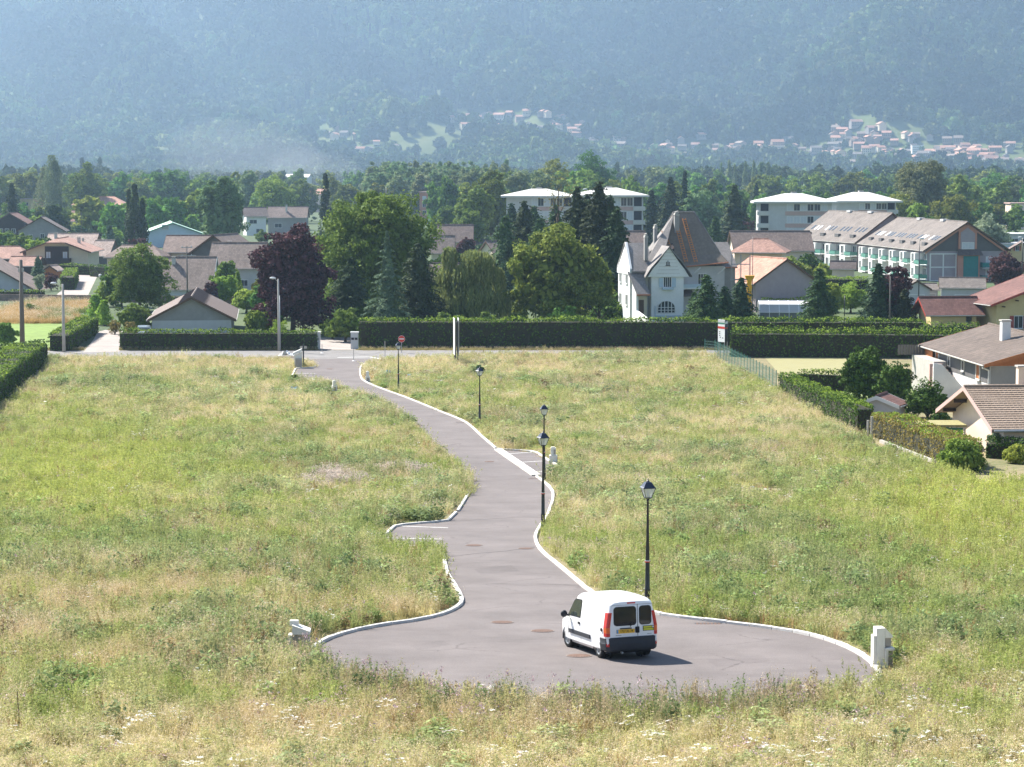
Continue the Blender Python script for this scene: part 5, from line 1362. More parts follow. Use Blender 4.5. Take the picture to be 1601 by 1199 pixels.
# chestnut
D = 288; h = Hm(350, D)
tree('chestnut_tree', 'wide chestnut with browning leaf tips behind the main hedge', 866, D, np.concatenate([broadV(7.2, 5.8, h - .2, .2, 20000, .44, 22, 21, .15, clump=.13, low=.02), broadV(2.8, 2.6, h * .62, 2.4, 4000, .44, 9, 22) + np.array([5.2, .5, 0])]), LM['chest'], trunkmb(h, .3, 6, 4, h * .6))
for px, lb in ((915, 'left of two dark tree trunks right of the chestnut crown'), (936, 'right of two dark tree trunks right of the chestnut crown')):
    tree('linden_tree', lb, px, 290, broadV(2.5, 2.5, 5.2, 2.6, 1500, .45, 6, px), LM['chest'], trunkmb(7, .27, 4, 1.5, 5))
# dark tall spruces
for (px, D, pt, Rr, n, sd, mt, lb) in [(902, 330, 288, 3.6, 11000, 31, 'darkfir', 'tallest dark spruce left of the villa, left of the pair'), (936, 322, 280, 5.2, 17000, 32, 'darkfir', 'tall ragged dark cedar directly left of the villa'),
        (964, 318, 322, 4.6, 11000, 33, 'darkfir', 'dark spruce with its lower branches against the villa wall'), (868, 350, 332, 4.2, 8000, 34, 'darkfir', 'dark spruce above the left half of the chestnut'),
        (800, 480, 316, 6.0, 5000, 135, 'darkfir', 'dark conifer low before the left white roofed wing'), (835, 470, 320, 6.5, 6000, 136, 'fir', 'green conifer under the left white roof'), (868, 460, 318, 6.0, 5000, 137, 'fir', 'green conifer under the right corner of the left white roof'), (918, 335, 300, 4.4, 11000, 138, 'darkfir', 'dark cedar between the two tallest spruces'), (952, 330, 302, 4.4, 11000, 139, 'darkfir', 'dark cedar right of the tall ragged one'), (820, 400, 312, 6.5, 8000, 35, 'darkfir', 'dark pine above the weeping tree, before the white roofed block'), (790, 395, 335, 5.0, 5000, 36, 'fir', 'small mid green conifer left of the dark pine above the weeping tree'),
        (845, 385, 340, 5.0, 6000, 37, 'fir', 'mid green conifer between the dark pine and the chestnut'), (905, 360, 325, 5.4, 7000, 38, 'fir', 'mid green conifer filling the gap behind the chestnut crown')]:
    h = Hm(pt, D); tree('spruce_tree', lb, px, D, conV(Rr, h - .3, .3, int(n * 1.2), .46, 24, .30, sd, .55), LM[mt], trunkmb(h, .25, 0, 0, h * .93))
tree('bare_tree', 'thin dead tree top with bare reddish twigs above the chestnut', 874, 340, leafquads(np.random.default_rng(4).normal(0, 1, (260, 3)) * [1.4, 1, 1.4] + [0, 0, Hm(302, 340)], np.tile([0, -1, .3], (260, 1)), .25, .9), LM['hedgebrown'], trunkmb(Hm(296, 340), .22, 9, 2.6, Hm(296, 340)))
for px, D, pt, a, n, lb in ((935, 334, 298, 6.2, 9000, 'broad dark foliage mass between the tall spruces left of the villa'), (905, 340, 318, 5.0, 6000, 'lower dark foliage mass above the right half of the chestnut')):
    h = Hm(pt, D); tree('dark_tree', lb, px, D, broadV(a, 4, h - .3, .3, n, .45, 18, px, .2, low=.02), LM['darkfir'], trunkmb(h, .3, 4, 2, h * .6))
# trees near villa and right
for (px, D, pt, a, n, sd, mt, kind, lb) in [
    (1104, 281, 428, 3.1, 6500, 41, 'fir', 'con', 'rounded green yew in front of the villa right half'), (1133, 284, 447, 2.3, 3500, 42, 'darkfir', 'con', 'dark yew right of the rounded yew before the villa'),
    (1158, 286, 433, 2.6, 5000, 43, 'darkfir', 'con', 'dark conifer at the foot of the yellow chute'), (1085, 283, 457, 1.6, 1800, 44, 'fir', 'con', 'small yew at the left foot of the rounded yew'),
    (1280, 297, 418, 2.9, 7000, 45, 'fir', 'con', 'green spruce right of the pool enclosure'), (1372, 300, 410, 2.7, 6500, 46, 'darkfir', 'con', 'dark spruce left of the purple leaved tree'),
    (1398, 302, 413, 2.6, 5000, 47, 'plum', 'broad', 'purple leaved tree beside the dark spruce'), (1414, 299, 452, 2.0, 2500, 48, 'darkfir', 'con', 'low dark conifer right of the purple leaved tree'),
    (1330, 330, 448, 3.6, 2600, 49, 'lime', 'broad', 'light green shrubbery between the two conifers behind the pool enclosure'), (1300, 318, 440, 2.2, 1600, 50, 'lime', 'broad', 'light green bush right behind the green spruce'),
    (1572, 400, 398, 4.3, 4200, 51, 'plum', 'broad', 'dark purple tree by the apartment balconies at the right'), (1540, 560, 333, 6.0, 3600, 52, 'silver', 'broad', 'silvery willow bush behind the apartment gable'),
    (1438, 620, 320, 5.2, 3000, 53, 'lime', 'broad', 'round olive green tree just above the apartment ridge'), (1442, 760, 247, 11, 14000, 54, 'poplar', 'broad', 'big spreading poplar towering over the apartments'),
    (1400, 700, 300, 8, 5000, 55, 'broad', 'broad', 'dark green tree low left of the big spreading poplar'), (1490, 690, 305, 8, 5000, 56, 'broad', 'broad', 'dark green tree low right of the big spreading poplar'),
    (218, 333, 383, 4.9, 14000, 57, 'walnut', 'broad', 'round fresh green tree behind the driveway hedge at the left'), (190, 345, 410, 3.2, 4000, 58, 'broad', 'broad', 'green tree half hidden left of the round fresh green tree'),
    (212, 288, 474, 2.6, 3800, 59, 'walnut', 'broad', 'light green shrub by the parked grey car'), (150, 305, 462, 1.9, 3000, 60, 'lime', 'column', 'yellow green bamboo clump at the top of the driveway'),
    (163, 302, 470, 1.5, 1800, 61, 'lime', 'column', 'smaller bamboo clump right beside the taller one'), (349, 545, 268, 6.2, 15000, 62, 'poplar', 'broad', 'tall grey green birch behind the pale blue hall'),
    (212, 560, 288, 3.0, 6000, 63, 'darkfir', 'column', 'dense dark cypress left of the pale blue hall'), (203, 562, 293, 1.8, 2500, 64, 'darkfir', 'column', 'slim dark cypress at the left side of the dense one'), (224, 559, 310, 1.9, 2500, 65, 'darkfir', 'column', 'shorter dark cypress at the right side of the dense one'),
    (297, 700, 335, 4.8, 3000, 66, 'lime', 'broad', 'round yellow green tree behind the green sheet roof'), (84, 920, 243, 9.0, 9000, 67, 'poplar', 'column', 'tall poplar group rising highest at the far left'),
    (70, 925, 262, 6.0, 4000, 68, 'poplar', 'column', 'poplar on the left shoulder of the tall group'), (133, 900, 254, 9.5, 7000, 69, 'broad', 'broad', 'dark broad tree right of the tall poplar group'),
    (20, 700, 285, 3.6, 3600, 70, 'darkfir', 'con', 'dark spruce before the salmon panelled block at the left'), (86, 640, 320, 4.6, 4000, 71, 'darkfir', 'broad', 'dark round tree in front of the salmon panelled block'),
    (57, 690, 333, 3.2, 1800, 72, 'lime', 'broad', 'pale green small tree between chalet roofs at the left'), (8, 520, 362, 4.2, 3200, 73, 'broad', 'broad', 'green tree behind the salmon hipped roof at the left edge'), (32, 515, 368, 3.6, 2600, 74, 'broad', 'broad', 'green tree beside the grey rendered house'),
    (58, 500, 372, 3.0, 2200, 75, 'lime', 'broad', 'lighter green tree before the grey rendered house'), (117, 760, 347, 2.6, 1500, 76, 'lime', 'broad', 'round bright shrub left of the white two storey house'),
    (172, 600, 352, 1.8, 1800, 77, 'bluefir', 'con', 'small blue spruce right of the white two storey house'), (184, 540, 372, 1.6, 1600, 78, 'bluefir', 'con', 'small blue green spruce behind the pale roofed annex'),
    (214, 500, 372, 3.0, 1800, 79, 'plum', 'broad', 'faded purple shrub in front of the pale blue hall'), (60, 418, 402, 1.5, 1800, 80, 'bluefir', 'con', 'open branched fir behind the white flowering shrub'),
    (8, 262, 505, 1.5, 2600, 81, 'broad', 'broad', 'dark leafy shrub at the left edge above the clipped hedge'), (385, 330, 455, 2.6, 2600, 82, 'lime', 'broad', 'bright green shrubs left of the copper beech'),
    (350, 352, 430, 2.7, 2400, 83, 'lime', 'broad', 'pale green shrub above the low building roof'), (352, 372, 402, 2.3, 2400, 84, 'broad', 'broad', 'dark green rounded tree before the shaded gable'),
    (330, 345, 440, 1.4, 1200, 85, 'plum', 'broad', 'small purple tree at the ridge of the low building'), (372, 368, 425, 1.1, 900, 86, 'hedgelime', 'column', 'small clipped green column beside the copper beech'),
    (400, 283, 480, 1.8, 1800, 87, 'broad', 'broad', 'dark shrub at the left foot of the copper beech'), (540, 272, 482, 2.4, 3000, 88, 'walnut', 'broad', 'light green shrub behind the white gate pillars'), (520, 277, 500, 1.8, 1800, 89, 'broad', 'broad', 'low dark shrub behind the white gate pillars'),
    (510, 640, 268, 2.6, 3200, 90, 'darkfir', 'column', 'dark narrow cypress clump left above the walnut tree'), (430, 850, 272, 9, 5000, 91, 'broad', 'broad', 'green tree before the long salmon roofs'),
    (742, 620, 290, 6.2, 6000, 92, 'walnut', 'broad', 'light green tree left of the white roofed block'), (768, 650, 262, 7.0, 6000, 93, 'broad', 'broad', 'mid green tall tree beside the white roofed block'), (735, 600, 325, 5, 3500, 94, 'walnut', 'broad', 'low light green tree above the steep brown roof'),
    (697, 700, 322, 5.0, 3000, 95, 'broad', 'broad', 'green tree below the narrow apartment block'), (728, 505, 368, 2.6, 1600, 96, 'plum', 'broad', 'copper coloured shrub right of the steep brown roof'),
    (865, 940, 240, 9.0, 9000, 97, 'broad', 'broad', 'tall dark poplar left of the pair above the white roofs'), (928, 930, 236, 11.5, 12000, 98, 'broad', 'broad', 'big dark pine like tree right of the pair above the white roofs'), (820, 900, 258, 9, 6000, 99, 'poplar', 'broad', 'olive green tree left of the pair above the white roofs'),
    (1048, 640, 275, 4.6, 6000, 100, 'darkfir', 'con', 'dark spruce right of the white roofed corner loggias'), (1070, 700, 265, 2.4, 2500, 101, 'darkfir', 'con', 'slim spruce tip above the villa roof'), (1018, 650, 295, 3.6, 3500, 102, 'darkfir', 'con', 'short dark spruce between the loggias and the spruce'),
    (1148, 600, 288, 5.0, 6500, 103, 'darkfir', 'con', 'large dark spruce left of the pink banded block'), (1118, 520, 338, 3.2, 4500, 104, 'fir', 'con', 'bright green spruce right behind the villa ridge'), (1165, 640, 335, 3.0, 2500, 105, 'plum', 'broad', 'brownish tree at the corner of the pink banded block'),
    (1095, 700, 300, 8, 4000, 106, 'poplar', 'broad', 'light green tree behind the villa ridge'), (1238, 415, 398, 2.2, 1400, 107, 'lime', 'broad', 'small yellow green bush at the apartments lawn'), (1255, 405, 410, 2.8, 1600, 108, 'broad', 'broad', 'dark green bush at the apartments lawn')]:
    h = Hm(pt, D); sz = .34 if D < 340 else (.42 if D < 480 else .75 if D > 580 else .6)
    if kind == 'con': V = conV(a * 1.15, h - .3, .3, int(n * 1.25), sz, 22, .25, sd, .62)
    elif kind == 'column': V = colV(a, h - .2, .2, n, sz * .9, sd, 40)
    else: V = broadV(a, a, h - .3, .3, n, sz, 13 if n < 5000 else 20, sd, .2, clump=.15, low=.02)
    V[:, :, 2] = np.maximum(V[:, :, 2], 0)
    nm = {'con': 'conifer', 'column': 'slender_tree', 'broad': 'leafy_tree'}[kind]
    tree(nm, lb, px, D, V, LM[mt], trunkmb(h, .1 + h * .012, 4 if kind == 'broad' else 0, a * .5, h * .6))

# small shrubs
for (px, D, pt, a, n, mt, lb) in [(1350, 197, 541, 2.4, 9000, 'broad', 'darkest leafy tree left of the pair beside the grey house stairs'), (1398, 191, 561, 2.0, 6500, 'broad', 'darker leafy tree right of the pair beside the grey house stairs')]:
    h = Hm(pt, D); V = broadV(a, a, h, 0, n, .20, 20, px, .2, clump=.13, low=.0); V[:, :, 2] = np.maximum(V[:, :, 2], .02)
    tree('leafy_tree', lb, px, D, V, LM['laurel'] if 'laurel' in LM else LM['hedge'], trunkmb(h, .12, 4, 1, h * .5))
for (px, D, pt, a, n, mt, lb) in [(1450, 183, 598, 2.3, 4500, 'hedge', 'green shrubs below the white side wall of the stairs'), (1395, 163, 672, .75, 1400, 'walnut', 'small bright green bush at the foot of the browned hedge'),
        (1500, 141.5, 694, 2.0, 6500, 'broad', 'greyish bramble mound at the near end of the browned hedge'), (1590, 147, 702, 1.3, 2400, 'lime', 'light green bramble at the right edge below the tiled house'), (1555, 152, 668, .6, 900, 'silver', 'pale shrub in front of the tiled house eaves'),
        (1470, 170, 640, 1.1, 1500, 'hedge', 'dark bush beside the green sided lean-to'), (748, 224, 575, 1.0, 1300, 'fir', 'dark round bush in the meadow behind the fourth lamp'), (461, 217, 586, .55, 700, 'walnut', 'small green bush on the kerb of the upper parking bay'),
        (80, 395, 425, 1.6, 1400, 'plum', 'faded pink flowering shrub at the street corner'), (62, 392, 425, 1.2, 900, 'silver', 'white flowering shrub at the street corner'), (165, 345, 437, 1.7, 1500, 'lime', 'light green low shrub at the street mouth'), (177, 348, 443, 1.5, 1200, 'walnut', 'low green shrub right of the street mouth'),
        (205, 280, 500, 1.0, 700, 'hedgebrown', 'reddish low garden shrub left of the parked grey car'), (180, 285, 497, 1.0, 600, 'hedgebrown', 'orange flower bed at the top of the driveway'), (47, 330, 475, .9, 600, 'walnut', 'small leafy sapling in the straw meadow'),
        (1155, 262, 520, .7, 700, 'hedgelime', 'yellow green shoots beside the red and white estate sign'), (435, 268, 497, 1.5, 900, 'hedgelime', 'pale green palm like plant above the left hedge'), (130, 290, 493, 1.6, 1800, 'lime', 'loose light green shrubs at the far end of the driveway hedge')]:
    h = Hm(pt, D); b = bush('bush', lb, px, D, a, h, LM[mt], n, .17 if D < 300 else .25, px)
# hedges
def gp(px, py): return G(px, py)
y0 = 261
def hp(px, D): return at(px, D, 0)
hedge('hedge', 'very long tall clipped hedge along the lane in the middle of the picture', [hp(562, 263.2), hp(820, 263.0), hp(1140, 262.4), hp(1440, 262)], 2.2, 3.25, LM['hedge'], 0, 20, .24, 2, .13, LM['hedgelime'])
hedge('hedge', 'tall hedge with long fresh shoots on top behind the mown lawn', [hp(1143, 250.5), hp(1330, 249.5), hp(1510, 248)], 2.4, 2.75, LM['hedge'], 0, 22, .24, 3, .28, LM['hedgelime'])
hedge('hedge', 'clipped hedge in front of the low grey building', [hp(189, 260), hp(340, 260), hp(495, 260)], 1.5, 2.15, LM['hedge'], 0, 22, .22, 4, .08, LM['hedgelime'])
hedge('hedge', 'clipped hedge along the left side of the driveway', [hp(93, 258), hp(114, 270), hp(140, 288)], 2.3, 2.0, LM['hedge'], 0, 22, .22, 5, .06, LM['hedgelime'])
hedge('hedge', 'wide clipped hedge at the left edge of the meadow', [gp(64, 573) + Vector((-1.9, 3, 0)), gp(30, 602) + Vector((-1.9, 2, 0)), gp(-5, 640) + Vector((-1.9, 0, 0)), gp(-60, 700) + Vector((-1.9, 0, 0))], 3.6, 2.15, LM['hedge'], None, 34, .19, 6, .05, LM['hedgelime'])
hedge('hedge', 'short dark hedge running left from the wide one at the left edge', [hp(70, 244), hp(-20, 240)], 1.6, 2.05, LM['hedge'], None, 20, .22, 16, .05)
hedge('hedge', 'bright green hedge along the right side of the meadow', [G(1228, 612), G(1290, 645), G(1352, 678)], 1.3, 1.55, LM['hedge'], None, 45, .17, 7, .06, LM['hedgelime'], h2=2.1)
hedge('hedge', 'low dark side hedge behind the bright green one', [hp(1250, 211), hp(1335, 208)], .9, 1.7, LM['hedge'], None, 30, .18, 8, .05, LM['hedgelime'])
hedge('hedge', 'browned hedge above a low concrete wall beside the near tiled house', [G(1381, 682), G(1450, 708), G(1512, 733)], 1.9, 1.75, LM['hedgebrown'], None, 50, .16, 9, .05, LM['hedgelime'])
hedge('hedge', 'dark green hedge at the right edge before the near tiled house', [hp(1545, 151), hp(1640, 149)], 1.2, 1.25, LM['hedge'], None, 40, .17, 10, .05)
hedge('hedge', 'hedge with a grey fence below it at the end of the side street', [hp(98, 462), hp(143, 458)], 2, 2.1, LM['hedge'], 0, 8, .35, 11, .05, LM['hedgelime'])
hedge('hedge', 'short hedge right of the gap at the end of the side street', [hp(147, 452), hp(176, 446)], 2, 2.2, LM['hedge'], 0, 8, .35, 12, .05)
hedge('hedge', 'clipped hedge block bordering the left side of the side street', [hp(106, 398), hp(112, 430)], 2.4, 2.4, LM['hedge'], 0, 12, .3, 13, .05, LM['hedgelime'])
hedge('hedge', 'low hedge above the boundary wall at the left edge', [hp(-30, 368), hp(68, 366)], 1.2, 1.5, LM['hedge'], 0, 12, .3, 14, .05, LM['hedgelime'])
hedge('hedge', 'golden topped hedge in front of the set back apartments', [hp(1290, 388), hp(1356, 386)], 2.5, 2.6, LM['hedgelime'], 0, 10, .32, 15, .1)
hedge('hedge', 'low bright hedge left behind the pool enclosure', [hp(1190, 330), hp(1262, 330)], 1.5, 2.0, LM['hedgelime'], 0, 12, .3, 17, .06)
hedge('hedge', 'loose green hedge in front of the small yellow house', [hp(1440, 286), hp(1530, 284)], 1.4, 1.3, LM['hedge'], 0, 12, .28, 18, .15, LM['hedgelime'])

# background belt of trees -------------------------------------------------
ARCH = []
for i in range(6):
    h = 20; ARCH.append((quadmesh('leafy_tree', np.concatenate([broadV(7.5, 7.5, 19.5, .5, 2600, 1.15, 13, 200 + i, .2, low=.0)]), LM['broad']), 20, 'mid green leafy tree', 'leafy_tree'))
for i in range(3): ARCH.append((quadmesh('leafy_tree', broadV(6.5, 6.5, 22, .5, 2600, 1.1, 15, 210 + i, .2, low=.0), LM['poplar']), 22.5, 'pale olive leafy tree', 'leafy_tree'))
for i in range(3): ARCH.append((quadmesh('poplar_tree', colV(3.4, 24, .3, 2200, .95, 220 + i), LM['poplar']), 24, 'upright poplar', 'poplar_tree'))
for i in range(2): ARCH.append((quadmesh('spruce_tree', conV(5.2, 21, .2, 2600, 1.0, 20, .25, 230 + i, .7), LM['darkfir']), 21, 'dark spruce', 'spruce_tree'))
bt = random.Random(5)
BELT_AT = ['at the left edge', 'above the salmon hipped roof', 'left of the tall birch', 'beside the tall birch', 'above the copper beech', 'left of the walnut tree top', 'above the narrow apartment block', 'above the left white roof', 'above the dark cedars', 'above the villa roof',
  'left of the pink banded block', 'above the pink banded block', 'above the right white roof', 'behind the spreading poplar', 'at the right edge']
def belt(px, D, pt, kinds, wid=1.0):
    k = bt.choice(kinds); me, h0, lb, nm = ARCH[k]
    p = at(px, D, 0); p.z = 0; hh = Z(pt, D)
    if hh < 3: return
    lm = BELT_AT[min(len(BELT_AT) - 1, max(0, int((px + 20) / 108)))]; far = 'far back ' if D > 1250 else ('midway ' if D > 900 else 'nearer ')
    o = link(nm, me, None, far + lb + ' ' + lm, 'tree', 'trees of the belt behind the houses'); s = hh / h0
    o.location = p; ws = s * wid * bt.uniform(.85, 1.2); ws = max(ws, s * .7); o.scale = (ws, ws, s); o.rotation_euler = (0, 0, bt.random() * 6.28)
# rows: (x0,x1,step,D,top row,jitter,kinds)
for (x0, x1, st, D, pt, jt, kinds) in [
    (-20, 200, 26, 760, 322, 8, (0, 1, 2)), (150, 340, 20, 720, 300, 9, (0, 1, 2, 3, 5)), (-20, 420, 22, 1000, 270, 9, (0, 1, 2, 3, 4, 6)), (380, 640, 26, 960, 283, 8, (0, 1, 4, 5, 6)),
    (-20, 620, 30, 1350, 265, 6, (0, 2, 3, 4, 6)), (585, 795, 7, 1100, 250, 3, (6, 7, 8, 6, 7, 8, 9)), (585, 795, 9, 1000, 262, 4, (6, 7, 8)), (690, 800, 20, 800, 275, 8, (0, 1, 2)), (780, 1010, 26, 820, 268, 8, (0, 3, 5, 6, 8)),
    (990, 1180, 22, 860, 284, 8, (0, 1, 6, 7, 12)), (1010, 1230, 28, 740, 312, 9, (0, 2, 4, 12, 7)), (1180, 1600, 24, 1150, 272, 6, (0, 1, 3, 5, 6)), (1180, 1440, 26, 850, 295, 6, (0, 1, 2, 7)),
    (1460, 1640, 24, 900, 280, 8, (0, 1, 2, 6)), (1500, 1640, 26, 720, 312, 8, (0, 3, 4)), (1130, 1215, 12, 1500, 254, 4, (9, 10, 11)), (960, 1130, 26, 1350, 262, 6, (0, 6, 2)), (1215, 1600, 30, 1500, 266, 5, (0, 6, 2, 4))]:
    x = x0
    while x < x1:
        belt(x + bt.uniform(-.4, .4) * st, D + bt.uniform(-45, 45), pt + bt.uniform(-jt, jt), kinds); x += st * bt.uniform(.8, 1.25)
# buildings glimpsed inside the belt
for (px, D, L, W, pe, pr, roof, wall, lb) in [(395, 1250, 34, 16, 300, 291, 'r_salmon', 'peach', 'long salmon roof in the trees above the birch'), (478, 1280, 26, 16, 303, 295, 'r_salmon', 'peach', 'salmon roof glimpsed right of the green tree before it'), (312, 1150, 10, 10, 315, 307, 'r_salmon', 'wgrey', 'small salmon roof left of the birch'),
        (380, 1500, 14, 12, 287, 285, 'roofwhite', 'wgrey', 'tiny white roof above the long salmon roof'), (466, 1700, 18, 14, 277, 272, 'roofwhite', 'wgrey', 'small pale roof among misty trees'), (1146, 1000, 9, 9, 320, 314, 'roofwhite', 'peach', 'small pale roof beside the large dark spruce')]:
    house(lb, px, D, L, W, Z(pe, D), Z(pr, D), bt.uniform(-12, 12), wall, roof, .7, .6, fascia=None)

# shrubs and low trees filling the gardens behind the hedges
SH = []
for i, (m, nm) in enumerate((('hedge', 'dark green'), ('broad', 'mid green'), ('walnut', 'fresh green'), ('fir', 'dull green'), ('lime', 'light green'))):
    V = broadV(2.2, 2.0, 3.4, 0, 900, .42, 8, 400 + i, .3, low=.0); V[:, :, 2] = np.maximum(V[:, :, 2], 0); SH.append((quadmesh('garden_shrub', V, LM[m]), nm))
GA = [(0, 'at the left edge'), (190, 'behind the round fresh green tree'), (340, 'left of the copper beech'), (400, 'behind the copper beech'), (500, 'behind the walnut tree'), (640, 'left of the weeping tree'), (700, 'behind the weeping tree'), (780, 'behind the chestnut'), (960, 'beside the villa'), (1140, 'by the salmon roofed houses'), (1280, 'in front of the apartments'), (1450, 'near the yellow chalet')]
gr = random.Random(12)
for k in range(210):
    px = gr.uniform(395, 1000) if k < 150 else gr.choice((gr.uniform(-10, 190), gr.uniform(1140, 1600), gr.uniform(1250, 1460))); D = gr.uniform(266, 350) if k < 50 else gr.uniform(330, 720)
    if px > 1000 and D < 300: D += 60
    if 85 < px < 165 and D < 500: continue
    if 225 < px < 390 and D < 320: continue
    if px < 190 and D < 430: continue
    if 1335 < px < 1570 and D < 450: continue
    me, nm = gr.choice(SH[:4] if k < 150 else SH); ga = [g for g in GA if g[0] <= max(px, 0)][-1][1]
    o = link('garden_shrub', me, None, nm + ' garden shrub ' + ga, 'shrub', 'garden shrubs behind the hedges'); s = gr.uniform(.5, 1.15) * (1 if D < 400 else 1.5); o.scale = (s * 1.15, s * 1.15, s); o.location = at(px, D, 0) ; o.location.z = 0; o.rotation_euler = (0, 0, gr.random() * 6)
# ------------------------------------------------------------------ instanced ground cover and far woods
def scatter(name, pts, rotz, scale, kds, tint, protos, **kw):
    """one object: a point mesh whose geometry nodes set a prototype plant on every point"""
    n = len(pts); me = bpy.data.meshes.new(name); me.vertices.add(n); me.vertices.foreach_set('co', np.asarray(pts, np.float32).reshape(-1))
    def attr(nm, ty, data, key='value'):
        a = me.attributes.new(nm, ty, 'POINT'); a.data.foreach_set(key, data)
    rot = np.zeros((n, 3), np.float32); rot[:, 2] = rotz; rot[:, 0] = rng.normal(0, .09, n); rot[:, 1] = rng.normal(0, .09, n)
    attr('rot', 'FLOAT_VECTOR', rot.reshape(-1), 'vector')
    sc = np.asarray(scale, np.float32); sc = np.repeat(sc[:, None], 3, 1) if sc.ndim == 1 else sc
    attr('scl', 'FLOAT_VECTOR', sc.reshape(-1), 'vector')
    attr('kd', 'INT', np.asarray(kds, np.int32))
    t4 = np.ones((n, 4), np.float32); t4[:, :3] = tint; attr('tint', 'FLOAT_COLOR', t4.reshape(-1), 'color')
    o = link(name, me, None, **kw)
    ng = bpy.data.node_groups.new(name + '_nodes', 'GeometryNodeTree')
    ng.interface.new_socket('Geometry', in_out='INPUT', socket_type='NodeSocketGeometry'); ng.interface.new_socket('Geometry', in_out='OUTPUT', socket_type='NodeSocketGeometry')
    N = ng.nodes; Lk = ng.links
    gi = N.new('NodeGroupInput'); go = N.new('NodeGroupOutput')
    m2p = N.new('GeometryNodeMeshToPoints'); iop = N.new('GeometryNodeInstanceOnPoints')
    ci = N.new('GeometryNodeGeometryToInstance')
    for me_p in reversed(protos):
        ob = bpy.data.objects.new(me_p.name, me_p)
        oi = N.new('GeometryNodeObjectInfo'); oi.inputs['Object'].default_value = ob; oi.inputs['As Instance'].default_value = False
        Lk.new(oi.outputs['Geometry'], ci.inputs[0])
    def named(nm, ty):
        a = N.new('GeometryNodeInputNamedAttribute'); a.data_type = ty; a.inputs[0].default_value = nm; return a.outputs[0]
    e2r = N.new('FunctionNodeEulerToRotation')
    Lk.new(gi.outputs[0], m2p.inputs[0]); Lk.new(m2p.outputs[0], iop.inputs['Points'])
    Lk.new(ci.outputs[0], iop.inputs['Instance']); iop.inputs['Pick Instance'].default_value = True
    Lk.new(named('kd', 'INT'), iop.inputs['Instance Index']); Lk.new(named('rot', 'FLOAT_VECTOR'), e2r.inputs[0]); Lk.new(e2r.outputs[0], iop.inputs['Rotation'])
    Lk.new(named('scl', 'FLOAT_VECTOR'), iop.inputs['Scale']); Lk.new(iop.outputs[0], go.inputs[0])
    md = o.modifiers.new('scatter', 'NODES'); md.node_group = ng
    return o

# mountain forest and town
def forest():
    sp = 15.0
    gx, gy = np.meshgrid(np.arange(-1330, 1330, sp), np.arange(2800, 5240, sp)); r = np.random.default_rng(3)
    x = (gx + r.uniform(-5, 5, gx.shape)).ravel(); y = (gy + r.uniform(-5, 5, gx.shape)).ravel()
    k = np.abs(x) < .25 * y + 40; x, y = x[k], y[k]
    z = mz(x, y); px, py = toPx(x, y, z)
    keep = ~inell(px, py, MEADOWS) & ~inell(px, py, QUARRY) & (py > -60)
    town = inell(px, py, [t[:4] for t in TOWN]); keep &= ~(town & (r.random(len(x)) < .78))
    low = (y < 3750) & (fbm(x / 160, y / 260, 41, 3) > .56) & (r.random(len(x)) < .85); keep &= ~low
    x, y, z = x[keep], y[keep], z[keep]
    n = len(x)
    patch = fbm(x / 150, y / 220, 51, 3); con = (patch > .62) & (r.random(n) < .6) | (r.random(n) < .04)
    kind = np.where(con, 3 + r.integers(0, 2, n), r.integers(0, 3, n))
    base = np.where(con[:, None], np.array([.030, .055, .026]), np.array([.10, .15, .040]))
    tint = base * (.6 + .8 * r.random((n, 1))) * np.clip(.25 + 3.0 * (.35 * fbm(x / 60, y / 80, 61, 3) + .65 * fbm((x * .8 + y * .6) / 150, (y * .8 - x * .6) / 420, 63, 3) - .30), .25, 2.2)[:, None]  # broad diagonal tones put ridge light and shade into the leaf colour
    tint[:, 0] *= (.8 + .5 * r.random(n))
    sc = np.stack([np.where(kind < 3, r.uniform(1.2, 2.5, n), r.uniform(.8, 1.2, n))] * 3, 1); sc[:, 2] *= r.uniform(.8, 1.35, n)
    tw = inell(*toPx(x, y, z), [t[:4] for t in TOWN]); sc[tw] *= .5; sc[y < 3750] *= .8
    pr = [quadmesh('far_crown', broadV(6.5, 6.5, 13, 0, 170, 4.2, 8, 300 + i, .25, low=.0), LM['forest']) for i in range(3)] + [quadmesh('far_spruce', conV(4.0, 19, 0, 150, 3.4, 9, .25, 310 + i, .8, core=False), LM['forest']) for i in range(2)]
    scatter('mountain_forest', np.stack([x, y, z], 1), r.random(n) * 6.28, sc, kind, tint, pr, kind='stuff', label='dense hazy forest covering the whole mountain slope', cat='forest')
    # woods of the valley floor beyond the belt
    gx, gy = np.meshgrid(np.arange(-760, 760, 13.0), np.arange(1550, 2800, 15.0))
    x = (gx + r.uniform(-6, 6, gx.shape)).ravel(); y = (gy + r.uniform(-7, 7, gx.shape)).ravel()
    k = (np.abs(x) < .25 * y + 30) & (fbm(x / 120, y / 300, 71, 3) > .40); x, y = x[k], y[k]; n = len(x)
    pop = fbm(x / 70, y / 200, 73, 2) > .9
    kind = np.where(pop, 3 + r.integers(0, 2, n), r.integers(0, 3, n))
    tint = np.array([.085, .13, .05]) * (.6 + .7 * r.random((n, 1))) * (.7 + .6 * fbm(x / 90, y / 120, 75, 2))[:, None]
    s = r.uniform(.85, 1.45, n) * (.8 + .5 * fbm(x / 200, y / 200, 77, 2))
    pr = [quadmesh('wood_crown', broadV(6.5, 6.5, 17, 0, 420, 2.6, 9, 320 + i, .25, low=.0), LM['forest']) for i in range(3)] + [quadmesh('wood_poplar', colV(3.2, 23, 0, 330, 2.2, 330 + i, 26), LM['forest']) for i in range(2)]
    scatter('valley_wood', np.stack([x, y, np.zeros(n)], 1), r.random(n) * 6.28, s, kind, tint, pr, kind='stuff', label='woods on the valley floor between the village and the mountain', cat='woods')
forest()
